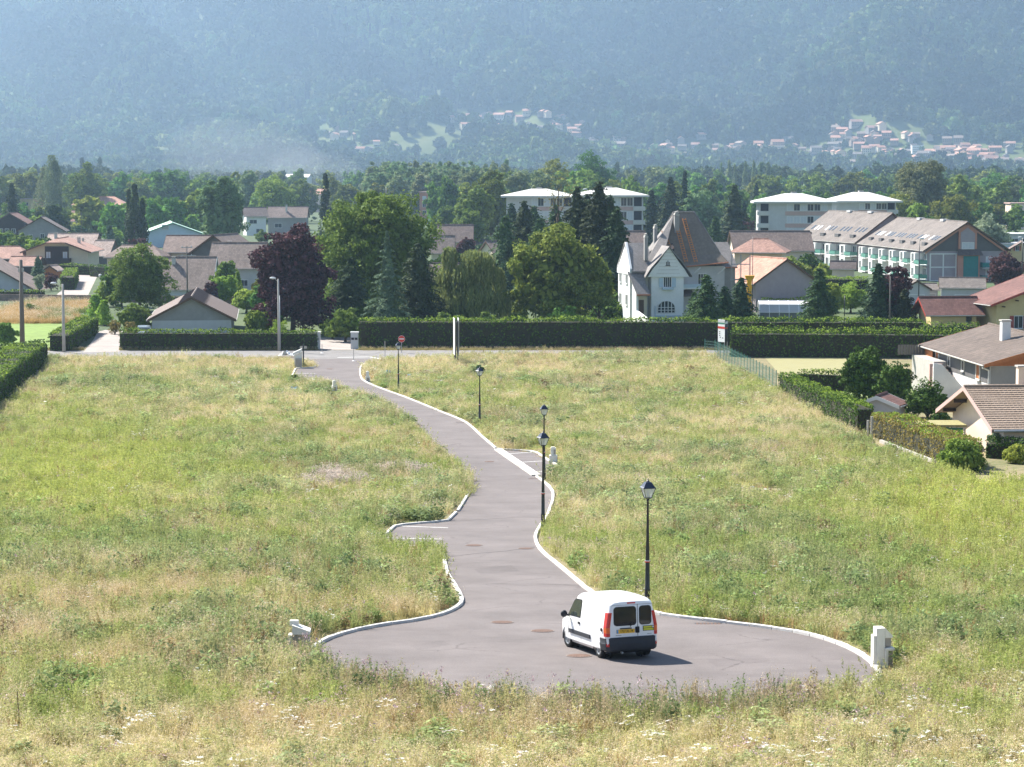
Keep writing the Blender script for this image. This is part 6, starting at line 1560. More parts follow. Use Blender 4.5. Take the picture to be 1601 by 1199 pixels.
def town():
    r = random.Random(9); V = []
    for (wm, rm) in (('farwall', 'r_salmon'), ('farwall2', 'r_pinkish'), ('farwall', 'r_brown2'), ('cream', 'r_salmon'), ('farwall2', 'r_grey')):
        for (L, W, h, rr) in ((15, 11, 7, 3.6), (22, 13, 9, 4.0)):
            mb = MB(); mb.slab([(-L / 2, -W / 2, -4), (-L / 2, W / 2, -4), (-L / 2, W / 2, h), (-L / 2, 0, h + rr - .1), (-L / 2, -W / 2, h)], L, 0, (1, 0, 0))
            for s in (-1, 1): mb.slab([(-L / 2 - .8, 0, h + rr), (L / 2 + .8, 0, h + rr), (L / 2 + .8, s * (W / 2 + 1), h - .4), (-L / 2 - .8, s * (W / 2 + 1), h - .4)], .3, 1)
            for s in (-1, 1):
                for k in range(int(L / 3)):
                    for f in range(int(h / 3)): mb.bx(-L / 2 + 1.2 + k * 3, -L / 2 + 2.4 + k * 3, s * W / 2, s * (W / 2 + .05), 1 + f * 2.8, 2.4 + f * 2.8, 2)
            V.append((mb.mesh('far_house', [M_[wm], M_[rm], M_['glass']]), wm, rm))
    nm = {'r_salmon': 'salmon roofed', 'r_pinkish': 'pink roofed', 'r_brown2': 'brown roofed', 'r_grey': 'grey roofed'}
    wn_ = {'farwall': 'peach', 'farwall2': 'pale grey', 'cream': 'cream'}
    cnt = 0
    for (cx, cy, ax, ay, n) in TOWN:
        for _ in range(int(n * .66)):
            a = r.random() * 6.28; q = math.sqrt(r.random()); px = cx + math.cos(a) * q * ax; py = cy + math.sin(a) * q * ay
            if not -30 < px < 1630 or cnt > 296: continue
            p = GM(px, py); p.z += 2.5; me, wm, rm = r.choice(V)
            o = link('far_house', me, None, 'tiny %s house with %s walls in the far town below the mountain' % (nm[rm], wn_[wm]), 'house', 'houses of the far town')
            o.location = p; o.rotation_euler = (0, 0, r.choice((0, 1.57)) + r.uniform(-.5, .5)); s = r.uniform(.62, 1.0); o.scale = (s, s, s * r.uniform(.8, 1.1)); cnt += 1
    for (px, py, w, h, lb) in [(1434, 245, 18, 17, 'white many storeyed block standing out in the far town'), (1456, 250, 10, 12, 'smaller cream block right of the white one in the far town'), (1215, 235, 26, 8, 'long pale building in the far town'), (1312, 204, 10, 9, 'pale house highest on the hill above the far town'), (1510, 238, 22, 9, 'long peach building in the right part of the far town')]:
        p = GM(px, py); t = thing('far_block', lb, 'building', p)
        mb = MB(); mb.bx(-w / 2, w / 2, -6, 6, -6, h); mb.obj('wall', M_['white' if 'white' in lb else 'peach'], t)
        for f in range(int(h / 3)):
            mb = MB(); mb.bx(-w / 2 + 1, w / 2 - 1, -6.1, -6.02, f * 3 + 1.1, f * 3 + 1.6); mb.obj('window', M_['glass'], t)
        mb = MB(); mb.bx(-w / 2 - .5, w / 2 + .5, -6.5, 6.5, h + .01, h + .6); mb.obj('roof', M_['roofwhite' if 'white' in lb else 'r_salmon'], t)
town()
# ------------------------------------------------------------------ street lamps
def make_lamp(label):
    t = thing('street_lamp', label, 'street lamp', (0, 0, 0), 0, 'lantern lamps along the new road')
    mb = MB(); mb.lathe([(.13, 0), (.13, .12), (.105, .16), (.095, .6), (.10, .63), (.10, .67), (.088, .70), (.07, 1.9), (.055, 2.4), (.045, 3.0), (.034, 3.78), (.05, 3.80), (.05, 3.85), (0, 3.85)], 14)
    p = mb.obj('post', M_['black'], t, smooth=True)
    mb = MB(); mb.lathe([(.095, 1.62), (.095, 1.66)], 14, mat=0); mb.lathe([(.096, 1.66), (.096, 1.69)], 14, mat=1); mb.obj('reflective_band', [M_['redpl'], M_['whitem']], p)
    z0, z1 = 3.90, 4.25; a0, a1 = .105, .215
    mb = MB(); c = [(-1, -1), (1, -1), (1, 1), (-1, 1)]
    for i, (x, y) in enumerate(c):
        mb.tube((x * a0, y * a0, z0), (x * a1, y * a1, z1), .013, .013, 4)
        x2, y2 = c[(i + 1) % 4]
        mb.tube((x * a0, y * a0, z0), (x2 * a0, y2 * a0, z0), .016, .016, 4); mb.tube((x * a1, y * a1, z1), (x2 * a1, y2 * a1, z1), .018, .018, 4)
        mb.tube((x * .02, y * .02, 3.85), (x * a0, y * a0, z0), .012, .012, 4)
    ln = mb.obj('lantern', M_['black'], t)
    s = [(a1 + .025, z1 + .004), (a1 - .02, z1 + .045), (.10, z1 + .20), (.085, z1 + .205)]
    mb = MB()
    for (ra, za), (rb_, zb) in zip(s[:-1], s[1:]):
        for i in range(4):
            (x, y), (x2, y2) = c[i], c[(i + 1) % 4]
            mb.add([(x * ra, y * ra, za), (x2 * ra, y2 * ra, za), (x2 * rb_, y2 * rb_, zb), (x * rb_, y * rb_, zb)], [(0, 1, 2, 3)])
    mb.add([(x * .085, y * .085, z1 + .205) for x, y in c], [(0, 1, 2, 3)]); mb.add([(x * (a1 + .025), y * (a1 + .025), z1 + .004) for x, y in c], [(3, 2, 1, 0)])
    mb.lathe([(.05, z1 + .206), (.055, z1 + .24), (.025, z1 + .26), (.03, z1 + .285), (0, z1 + .32)], 8)
    mb.obj('cap', M_['navy'], ln)
    for i in range(4):
        (x, y), (x2, y2) = c[i], c[(i + 1) % 4]; e0, e1 = a0 - .004, a1 - .004
        mb = MB(); mb.add([(x * e0, y * e0, z0 + .01), (x2 * e0, y2 * e0, z0 + .01), (x2 * e1, y2 * e1, z1 - .01), (x * e1, y * e1, z1 - .01)], [(0, 1, 2, 3)]); mb.obj('pane', LGL, ln)
    mb = MB(); mb.lathe([(.02, 3.92), (.035, 3.96), (.04, 4.10), (.02, 4.16), (0, 4.17)], 8); mb.obj('bulb', M_['wgrey'], ln)
    return t
LGL = bpy.data.materials.new('lantern_glass'); LGL.use_nodes = True
_p = LGL.node_tree.nodes['Principled BSDF']; _p.inputs['Base Color'].default_value = (.8, .82, .82, 1); _p.inputs['Roughness'].default_value = .25
_p.inputs['Alpha'].default_value = .45
LP = [(1012, 950, 'nearest and largest lantern lamp, just behind the white van'), (849, 826, 'second nearest lantern lamp, standing in front of the one by the parking bay'), (850.5, 750, 'lantern lamp by the right parking bay, seen just above the nearer one'),
      (750, 666, 'fourth lantern lamp, alone at the outer side of the road bend'), (623, 613, 'farthest lantern lamp near the junction with the lane')]
lamp0 = None
for i, (px, py, lb) in enumerate(LP):
    p = G(px, py); 
    if i == 0: lamp0 = make_lamp(lb); o = lamp0
    else: o = dup(lamp0, label=lb)
    o.location = p; o.rotation_euler = (0, 0, R([14, 22, 8, 30, 12][i]))
    sc_ = [1.0, 1.03, 1.0, 1.0, 1.0][i]; o.scale = (sc_,) * 3

# ------------------------------------------------------------------ meter box pillars
def pillar(px, py, label, shape, rz=8):
    p = G(px, py); t = thing('meter_pillar', label, 'meter pillar', p, R(rz), 'cream meter pillars beside the kerb')
    B = M_['block']
    def part(n, m, *bx):
        mb = MB()
        for b in bx: mb.bx(*b)
        ob = mb.obj(n, m, t)
        bm = bmesh.new(); bm.from_mesh(ob.data); bmesh.ops.bevel(bm, geom=bm.edges[:], offset=.008, segments=1, affect='EDGES'); bm.to_mesh(ob.data); bm.free(); return ob
    if shape == 'tall':
        part('column', B, (-.22, .03, -.16, .20, -.2, 1.17)); part('side_slab', B, (-.30, -.223, -.14, .14, -.2, .95))
        mb = MB(); mb.slab([(.033, -.16, .88), (.25, -.16, .88), (.25, -.16, .95), (.033, -.16, 1.17)], .34, 0, (0, 1, 0)); mb.obj('sloping_top', B, t)
        part('upper_box', M_['blockgrey'], (.033, .22, -.13, .17, .62, .876)); part('ledge', B, (.033, .30, -.24, .18, .52, .60)); part('lower_box', B, (.033, .12, -.22, .18, -.2, .516)); part('lower_door', M_['blockgrey'], (.123, .26, -.20, .18, -.2, .516))
    elif shape == 'double':
        part('lower_box', B, (-.26, .26, -.2, .2, -.2, .52)); part('lower_door', M_['blockgrey'], (.262, .275, -.15, .15, .05, .45)); part('upper_box', B, (-.17, .17, -.13, .13, .523, 1.0)); part('cap', B, (-.14, .10, -.10, .10, 1.003, 1.06)); part('upper_door', M_['blockgrey'], (.02, .14, -.14, -.133, .6, .9))
    elif shape == 'small':
        part('lower_box', B, (-.22, .22, -.18, .18, -.2, .55)); part('upper_box', B, (-.17, .13, -.13, .13, .553, .98)); mb = MB(); mb.ball((-.02, 0, .985), .12, 0, 10, (1.1, 1, .55)); mb.obj('cap', B, t, smooth=True); part('door', M_['blockgrey'], (-.10, .12, -.19, -.183, .1, .42))
    elif shape == 'low':
        part('body', M_['blockgrey'], (-.20, .24, -.16, .2, -.2, .36)); part('side_slab', B, (-.32, -.203, -.14, .18, -.2, .34)); mb = MB(); mb.slab([(-.20, -.22, .36), (.26, -.22, .36), (.26, -.22, .42), (-.20, -.22, .54)], .46, 0, (0, 1, 0)); mb.obj('cap', B, t); part('knob', B, (-.28, -.05, -.05, .12, .50, .60))
    return t
pillar(1379, 1043, 'tallest cream meter pillar with a grey box at the right end of the turning circle', 'tall')
pillar(865, 724, 'two tier cream meter pillar beside the right parking bay', 'double', 0)
pillar(575, 597, 'cream meter pillar inside the curve of the right kerb near the lane', 'small', 0)
pillar(523, 612, 'cream meter pillar on the left side of the road near the lane', 'small', 18)
pillar(470, 1019, 'low cream meter pillar with sloping cap in weeds left of the turning circle', 'low', 0).scale = (1.15, 1.15, 1.6)
# letter box block at the lane with its sloped coping
p = G(466.5, 575); t = thing('letterbox_block', 'cream block with a tilted coping and a lower box at the junction', 'block', p, R(4))
mb = MB(); mb.slab([(-.42, 0, -.2), (.38, 0, -.2), (.38, 0, 1.6), (-.42, 0, 1.25)], .5, 0, (0, 1, 0)); mb.obj('body', M_['block'], t)
mb = MB(); mb.slab([(-.55, -.06, 1.28), (.35, -.06, 1.68), (.35, -.06, 1.95), (-.55, -.06, 1.55)], .62, 0, (0, 1, 0)); mb.obj('coping', M_['white'], t)
mb = MB(); mb.bx(-.30, .36, -.25, -.005, -.2, .98); mb.obj('front_box', M_['concrete'], t)
mb = MB(); mb.bx(-.22, .30, -.27, -.253, .25, .85); mb.obj('door', M_['blockgrey'], t)
p = G(474.5, 573); t = thing('sign_post', 'thick black post with two small grey plates beside the letterbox block', 'sign post', p)
mb = MB(); mb.lathe([(.10, 0), (.10, .1), (.075, .14), (.07, 2.2), (.05, 2.26), (0, 2.28)], 12); mb.obj('post', M_['black'], t, smooth=True)
for s in (-1, 1):
    mb = MB(); mb.bx(min(s * .08, s * .36), max(s * .08, s * .36), -.03, 0, 1.85, 2.12); mb.obj('plate', M_['concrete'], t)

# gate pillars
for px, w, lb, box in ((497, .55, 'left white gate pillar at the private drive across the lane', 0), (554.5, .85, 'right grey gate pillar with two letter slots at the private drive', 1)):
    p = at(px, 261, 0); t = thing('gate_pillar', lb, 'gate pillar', p)
    mb = MB(); mb.bx(-w / 2, w / 2, -.3, .3, -.2, 1.85); mb.obj('shaft', M_['wgrey' if box else 'white'], t)
    mb = MB(); mb.bx(-w / 2 - .06, w / 2 + .06, -.36, .36, 1.853, 1.95); mb.obj('cap', M_['white'], t)
    if box:
        for s in (-1, 1): mb = MB(); mb.bx(s * .2 - .15, s * .2 + .15, -.33, -.303, 1.05, 1.3); mb.obj('letter_slot', M_['dark'], t)
    else: mb = MB(); mb.bx(-.18, .18, -.33, -.303, 1.0, 1.3); mb.obj('letter_plate', M_['metal'], t)
# no entry sign
p = G(628, 551.5); t = thing('no_entry_sign', 'round red sign with a white bar behind the farthest lantern lamp', 'road sign', p)
mb = MB(); mb.tube((0, 0, 0), (0, 0, 1.75), .035, .035, 8); mb.obj('post', M_['metal'], t)
mb = MB(); mb.tube((0, -.04, 1.55), (0, -.065, 1.55), .36, .36, 28); f = mb.obj('disc', M_['redpl'], t)
mb = MB(); mb.bx(-.26, .26, -.072, -.067, 1.49, 1.61); mb.obj('white_bar', M_['whitem'], f)
mb = MB(); mb.tube((0, -.036, 1.55), (0, -.04, 1.55), .385, .385, 28); mb.obj('rim', M_['whitem'], f)
# lightweight barrier posts with a cord
for px, py, hh, lb in ((503.5, 552, 1.05, 'short grey post on a round foot left of the road entrance'), (553, 564.5, 1.55, 'grey post on a round white foot in the middle of the road entrance'), (602, 561, 1.9, 'thin grey stake at the right corner of the road entrance')):
    p = G(px, py); t = thing('barrier_post', lb, 'barrier post', p)
    if px < 510: BP0 = t
    mb = MB(); mb.tube((0, 0, 0), (0, 0, hh), .035, .035, 8); mb.obj('post', M_['concrete'], t)
    mb = MB(); mb.lathe([(.2, 0), (.2, .03), (.06, .09), (0, .09)], 14); mb.obj('foot', M_['white'], t)
a, b, c_ = G(503.5, 552), G(553, 564.5), G(602, 561)
mb = MB()
for A, B in ((a, b), (b, c_)):
    A = A - a + Vector((0, 0, .85)); B = B - a + Vector((0, 0, .85))
    pts = [A.lerp(B, i / 8) - Vector((0, 0, .25 * math.sin(math.pi * i / 8))) for i in range(9)]; mb.path(pts, .012, 4)
o = mb.obj('cord', M_['metal'], BP0)

# edge-on billboard
p = G(713, 571.5); t = thing('billboard', 'tall white double billboard seen almost edge on beside the lane', 'billboard', p, R(0))
h0, h1 = 1.15, 4.9
mb = MB(); mb.slab([(-.32, 1.6, h0), (-.12, -1.0, h0), (-.12, -1.0, h1), (-.32, 1.6, h1)], .06, 0, (1, 0, 0)); mb.obj('left_panel', M_['white'], t)
mb = MB(); mb.slab([(.13, 1.6, h0), (.28, -.6, h0), (.28, -.6, h1), (.13, 1.6, h1)], .05, 0, (1, 0, 0)); mb.obj('right_panel', M_['white'], t)
mb = MB(); mb.slab([(.08, 1.5, h0 + .1), (.23, -.5, h0 + .1), (.23, -.5, h1 - .2), (.08, 1.5, h1 - .2)], .02, 0, (-1, 0, 0)); mb.obj('backing', M_['navy'], t)
for x, y in ((-.02, -.75), (.2, -.3), (-.15, 1.3)):
    mb = MB(); mb.bx(x - .06, x + .06, y - .06, y + .06, -.3, h1 - .3); mb.obj('post', M_['wood'], t)

# estate sign (V shaped, two panels)
p = G(1132.5, 556.5); t = thing('estate_sign', 'V shaped estate board, white with a red stripe, on a post by the wire fence', 'sign', p)
sA = [(-.62, 1.1), (.02, 0)]; z0_, z1_ = 1.5, 3.95
mb = MB(); mb.slab([(-.62, 1.1, z0_), (.02, 0, z0_), (.02, 0, z1_), (-.62, 1.1, z1_)], .03, 0, (.5, .3, 0)); pn = mb.obj('left_panel', M_['whitem'], t)
def onp(u0, u1, za, zb, m, nm):
    q = lambda u: Vector((-.62 + .64 * u, 1.1 - 1.1 * u, 0)); n = Vector((-.86, -.5, 0)) * .012
    mb = MB(); A, B = q(u0) + n, q(u1) + n; mb.add([A + Vector((0, 0, za)), B + Vector((0, 0, za)), B + Vector((0, 0, zb)), A + Vector((0, 0, zb))], [(0, 1, 2, 3)]); mb.obj(nm, M_[m], pn)
onp(0, 1, 3.45, 3.62, 'green', 'stripe'); onp(0, 1, 3.62, 3.88, 'wgrey', 'stripe'); onp(0, 1, 2.95, 3.2, 'redpl', 'stripe')
for (u, z) in ((.2, 2.55), (.2, 2.35), (.2, 2.15), (.3, 1.95), (.65, 1.9)): onp(u, u + .14, z, z + .1, 'dark', 'lettering')
mb = MB(); mb.slab([(.05, 0, z0_), (.42, .9, z0_), (.42, .9, z1_ - .1), (.05, 0, z1_)], .03, 0, (-.5, .3, 0)); pn2 = mb.obj('right_panel', M_['navy'], t)
mb = MB(); mb.slab([(.07, -.02, 3.5), (.40, .83, 3.5), (.40, .83, 3.75), (.07, -.02, 3.75)], .02, 0, (.3, -.3, 0)); mb.obj('stripe', M_['whitem'], pn2)
mb = MB(); mb.slab([(.07, -.02, 2.95), (.40, .83, 2.95), (.40, .83, 3.1), (.07, -.02, 3.1)], .02, 0, (.3, -.3, 0)); mb.obj('stripe', M_['redpl'], pn2)
for x, y in ((.03, .1), (-.5, 1.05), (.40, .95)):
    mb = MB(); mb.tube((x, y, -.3), (x, y, z1_ - .1), .05, .05, 6); mb.obj('post', M_['metal'], t)

# wire fence
FP = [G(1102, 556), G(1118, 558), G(1165, 583), G(1215, 611)]
ft = thing('wire_fence', 'green wire mesh fence running down from the lane to the bright green hedge', 'fence', FP[0])
pts = resample(FP, 2.0)
pm = MB(); pm.tube((0, 0, -.2), (0, 0, 1.85), .035, .035, 6); pmm = pm.mesh('post', M_['greenf'] if 'greenf' in M_ else M_['green'])
for q in pts: o = link('post', pmm, ft); o.location = q - FP[0]
wires = MB()
for a, b in zip(pts[:-1], pts[1:]):
    A = a - FP[0]; B = b - FP[0]
    for z in np.arange(.1, 1.8, .3): wires.tube(A + Vector((0, 0, z)), B + Vector((0, 0, z)), .009, .009, 3, cap=False)
    for k in range(10):
        q = A.lerp(B, k / 10); wires.tube(q, q + Vector((0, 0, 1.75)), .008, .008, 3, cap=False)
wires.obj('mesh_wires', M_['fencewire'], ft, kind='stuff')
# low concrete footing and posts at the browned hedge
bar('concrete_footing', (1377, 692), (1470, 728), .2, .22, M_['concrete'], label='low grey concrete wall under the browned hedge', cat='wall')
for px, py, lb in ((1357, 686, 'weathered concrete post at the near end of the bright green hedge'), (1363, 688, 'white concrete post beside the end of the bright green hedge')):
    p = G(px, py); mb = MB(); mb.bx(-.08, .08, -.08, .08, -.2, 1.35 if px < 1360 else 1.7); mb.box((0, 0, 1.3), (.2, .04, .04)); o = mb.obj('fence_post', M_['concrete'], label=lb, cat='post'); o.location = p

# utility poles ---------------------------------------------------------
def pole(px, py, D, top, r0, label, mat='wood', arms=0, lamp=None, ball=False):
    p = at(px, D, 0); p.z = float(zt(D)); h = Z(top, D) - p.z
    t = thing('utility_pole' if not (lamp or ball) else 'street_lamp', label, 'pole' if not (lamp or ball) else 'street lamp', p)
    mb = MB(); mb.tube((0, 0, -.3), (0, 0, h), r0, r0 * .6, 8); mb.obj('post', M_[mat], t, smooth=True)
    for k in range(arms):
        mb = MB(); mb.bx(-.9 - .6 * k, .9 + .6 * k, -.05, .05, h - .35 - k * 1.3, h - .23 - k * 1.3); c = mb.obj('crossarm', M_['metal'], t)
        for s in (-1, 0, 1): mb = MB(); mb.lathe([(.05, 0), (.08, .06), (.05, .12), (.07, .18), (0, .2)], 8, (s * .75, 0, h - .228 - k * 1.3)); mb.obj('insulator', M_['curtain'], c, smooth=True)
    if lamp:
        mb = MB(); mb.tube((0, 0, h - .4), (lamp * .7, -.1, h + .1), .03, .03, 6); a = mb.obj('bracket', M_['metal'], t)
        mb = MB(); mb.ball((lamp * 1.0, -.12, h + .1), .3, 0, 10, (1.2, .6, .45)); mb.obj('lamp_head', M_['curtain'], a, smooth=True)
    if ball: mb = MB(); mb.ball((0, 0, h), .3, 0, 12); mb.obj('globe', M_['white'], t, smooth=True)
    return t
t = pole(35.5, 539, 247, 406, .30, 'thick weathered utility pole with a cap at the far left', 'wood')
mb = MB(); mb.bx(-.28, .28, -.15, .15, 9.3, 9.75); mb.obj('transformer_cap', M_['metal'], t)
pole(100, 549, 256, 444, .20, 'grey concrete pole with a white lamp head beside the driveway hedge', 'concrete', 0, -1)
pole(293, 455, 372, 384, .14, 'thin pole with two crossarms before the broad brown roof', 'wood', 2)
pole(436, 546, 258, 436, .15, 'grey pole with a white lamp in front of the copper beech', 'concrete', 0, -.6)
pole(438, 546, 257.5, 462, .08, 'short slender pole directly beside the grey lamp pole', 'metal')
pole(157, 440, 395, 431, .06, 'white globe lamp at the corner of the side street', 'metal', ball=True)
pole(105, 410, 560, 385, .07, 'small white lamp beside the annex of the sandy roof', 'metal', ball=True)
pole(1320, 498, 300, 462, .07, 'thin dark pole in front of the pool enclosure', 'black')
pole(1176, 470, 312, 369, .06, 'slim lamp column before the salmon roofed houses', 'black', ball=False)
pole(1436, 450, 330, 374, .09, 'dark lamp column with a pale head in front of the apartments', 'black', lamp=.3)
pole(1391, 497, 296, 432, .13, 'pale wooden pole in front of the purple leaved tree', 'wood')
pole(1597, 440, 360, 372, .10, 'dark lamp column with a white head at the right edge', 'black', lamp=-.4)
pole(604, 0, 700, 292, .08, 'thin mast rising in the trees above the walnut tree', 'metal')
pole(923, 0, 345, 297, .07, 'curved topped lamp mast among the dark spruces', 'metal', lamp=-.8)
pole(128, 0, 560, 333, .07, 'thin pole before the white two storey house', 'wood')
# overhead wires
def wire(A, B, sag, lb):
    mb = MB(); A = Vector(A); B = Vector(B); pts = [A.lerp(B, i / 12) - A - Vector((0, 0, sag * 4 * (i / 12) * (1 - i / 12))) for i in range(13)]
    mb.path(pts, .012, 3); o = mb.obj('overhead_wire', M_['black'], label=lb, cat='wire'); o.location = A
wire(at(35.5, 247, 9.2), at(293, 372, 7.2), 1.0, 'overhead wire from the thick left pole to the crossarm pole')
wire(at(293, 372, 7.2), at(480, 350, 7.6), 1.0, 'overhead wire from the crossarm pole towards the copper beech')

# yellow rubble chute
p = at(1171, 300, 0); t = thing('rubble_chute', 'bright yellow rubble chute standing beside the villa', 'rubble chute', p)
hh = Z(436, 300) ; n = 6
for k in range(n):
    z0_ = .2 + (hh - .2) * k / n; z1_ = .2 + (hh - .2) * (k + 1) / n
    mb = MB(); mb.lathe([(.26, z0_), (.38, z1_ + .06)], 14); mb.obj('chute_section', M_['yplast'], t, smooth=True)
mb = MB(); mb.slab([(-.45, -.3, hh), (.5, -.3, hh), (.65, -.5, hh + .45), (-.6, -.5, hh + .45)], .8, 0, (0, 1, 0)); mb.obj('hopper', M_['yplast'], t)
# scaffold at the villa right wing
t = thing('scaffold', 'pale scaffold frames at the right wing of the villa', 'scaffold', at(1158, 303, 0))
mb = MB()
for x in (-1.2, .0, 1.2):
    for y in (0, 1.2): mb.tube((x, y, 0), (x, y, Z(398, 303)), .04, .04, 5)
for z in (2, 4, 6, 8): mb.tube((-1.2, 0, z), (1.2, 0, z), .04, .04, 5); mb.tube((-1.2, 1.2, z), (1.2, 1.2, z), .04, .04, 5)
mb.obj('frame', M_['metal'], t)
mb = MB(); mb.bx(-1.3, 1.3, .05, 1.15, 5.9, 5.96); mb.obj('deck', M_['concrete'], t)

# small things lying in the meadow
def crumple(name, px, py, w, h, mat, label, cat, seed, flat=.4):
    r = np.random.default_rng(seed); n = 9; X_, Y_ = np.meshgrid(np.linspace(-w / 2, w / 2, n), np.linspace(-w * flat, w * flat, n)); Zq = h * np.abs(r.normal(0, .5, (n, n))) * np.cos(X_ / w * 2.6) + .05
    P = np.stack([X_ + r.normal(0, w * .02, X_.shape), Y_, Zq], -1); q = np.stack([P[:-1, :-1], P[:-1, 1:], P[1:, 1:], P[1:, :-1]], 2).reshape(-1, 4, 3)
    o = link(name, quadmesh(name, q, mat), None, label, cat); o.location = G(px, py) + Vector((0, 0, .1)); return o
crumple('plastic_sheet', 459, 612.5, 1.3, .4, M_['bluepl'], 'crumpled blue plastic sheet in the grass left of the road', 'plastic sheet', 1)
crumple('plastic_sheet', 448, 558, 1.7, .5, M_['curtain'], 'pale blue sheeting heaped left of the letterbox block', 'plastic sheet', 2)
crumple('plastic_sheet', 607, 589.5, 1.1, .5, M_['bluepl'], 'grey blue sheet in the grass right of the cream pillar', 'plastic sheet', 3)
p = G(638, 594); t = thing('drum', 'blue drum with a red lid tipped over in the grass beside the farthest lamp', 'drum', p)
mb = MB(); mb.tube((-.1, 0, .3), (.35, 0, .35), .25, .25, 14); mb.obj('body', M_['bluepl'], t, smooth=False); mb = MB(); mb.tube((-.2, 0, .29), (-.101, 0, .3), .26, .26, 14); mb.obj('lid', M_['redpl'], t)
def rod(name, a, b, r_, mat, label, cat, z=.12):
    A, B = G(*a), G(*b); mb = MB(); mb.tube((0, 0, z), B - A + Vector((0, 0, z + .05)), r_, r_, 6); o = mb.obj(name, mat, label=label, cat=cat); o.location = A
rod('pipe', (651, 598), (692, 600), .06, M_['metal'], 'grey pipe lying in the meadow right of the blue drum', 'pipe', .25)
rod('pipe', (690, 597), (730, 599.5), .05, M_['whitem'], 'pale pipe lying in the meadow, farther right than the grey one', 'pipe', .25)
rod('plank', (786, 648), (808, 652), .07, M_['concrete'], 'short pale plank left of the long one in the meadow', 'plank', .2)
rod('plank', (829, 657), (862, 657.5), .06, M_['block'], 'long thin plank behind the two lantern lamps', 'plank', .2)
p = G(890, 716); mb = MB(); mb.lathe([(.10, 0), (.10, .32), (.13, .34), (.13, .37), (0, .4)], 10); mb.box((.04, -.12, .18), (.1, .08, .12)); o = mb.obj('hydrant_stub', M_['rust'], label='small rusty stub in the grass right of the two tier meter pillar', cat='stub'); o.location = p
p = G(30, 1135); mb = MB(); mb.tube((0, 0, 0), (-.03, 0, .85), .014, .012, 6); mb.lathe([(.05, .02), (.0, .06)], 6); o = mb.obj('iron_stake', M_['rust'], label='thin rusty iron stake in the grass at the lower left', cat='stake'); o.location = p
p = G(1046, 1118); mb = MB(); mb.lathe([(.04, 0), (.04, .22), (.03, .27), (0, .28)], 10); o = mb.obj('marker_stub', M_['orange'], label='tiny orange marker in the grass below the white van', cat='marker'); o.location = p

# stones: pale rubble at the bare patch right
sr = random.Random(3)
stm = []
for k in range(4):
    mb = MB(); mb.ball((0, 0, 0), .16, 0, 7, (1.2 + .3 * k % 2, .9, .6)); me = mb.mesh('stone', M_['concrete']); stm.append(me)
    for v in me.vertices: v.co *= sr.uniform(.75, 1.2)
for k in range(26):
    px = 1140 + sr.random() * 110; p = G(px, 762 + (px - 1140) * .13 + sr.uniform(-5, 5))
    o = link('stone', sr.choice(stm), None, 'pale stone of the rubble strip in the right meadow', 'stone', 'rubble strip in the right meadow'); o.location = p + Vector((0, 0, .05)); s = sr.uniform(.35, .9); o.scale = (s, s, s); o.rotation_euler = (0, 0, sr.random() * 6)

# parked vehicles far off -------------------------------------------------
def far_car(px, D, rz, mat, label, van=False):
    t = thing('parked_car', label, 'car' if not van else 'van', at(px, D, 0) , R(rz)); t.location.z = float(zt(D)) + .02
    H = 1.9 if van else 1.42
    prof = [(-2.05, .3), (2.05, .3), (2.1, .75), (1.25, .92), (.75, H * .96), (-1.5 if not van else -1.95, H), (-2.05, .95)]
    mb = MB(); mb.slab([(x, -.8, z) for x, z in prof], 1.6, 0, (0, 1, 0)); mb.obj('body', M_[mat], t)
    for s in (-1, 1):
        mb = MB(); mb.slab([(x, s * .803, z) for x, z in ((-1.4, .95), (1.05, .95), (.7, H * .9), (-1.3, H * .92))], .012, 0, (0, s, 0)); mb.obj('side_window', M_['glass'], t)
        for x in (-1.25, 1.3):
            mb = MB(); mb.tube((x, s * .66, .31), (x, s * .83, .31), .31, .31, 16); w = mb.obj('wheel', M_['rubber'], t); mb = MB(); mb.tube((x, s * .832, .31), (x, s * .85, .31), .19, .17, 12); mb.obj('hub', M_['metal'], w)
    mb = MB(); mb.slab([(1.262, -.66, .95), (1.262, .66, .95), (.80, .62, H * .9), (.80, -.62, H * .9)], .02, 0, (1, 0, .5)); mb.obj('windscreen', M_['glass'], t)
    mb = MB(); mb.bx(2.1, 2.14, -.25, .25, .42, .54); mb.obj('number_plate', M_['whitem'], t)
    for s in (-1, 1): mb = MB(); mb.bx(2.07, 2.12, s * .62 - .16, s * .62 + .16, .62, .74); mb.obj('headlight', M_['curtain'], t)
    return t
M_['carblue'] = pmat('blue_grey_paint', (.16, .20, .23), .3, .04, 2, spec=.6)
far_car(226, 279, -82, 'carblue', 'small blue grey car parked behind the left hedge beside the low building')
far_car(1266, 386, 20, 'white', 'white van parked on the apartments lawn behind the green spruce', True)
far_car(1574, 640, 10, 'white', 'white car parked far off by the orange flat roofed building')

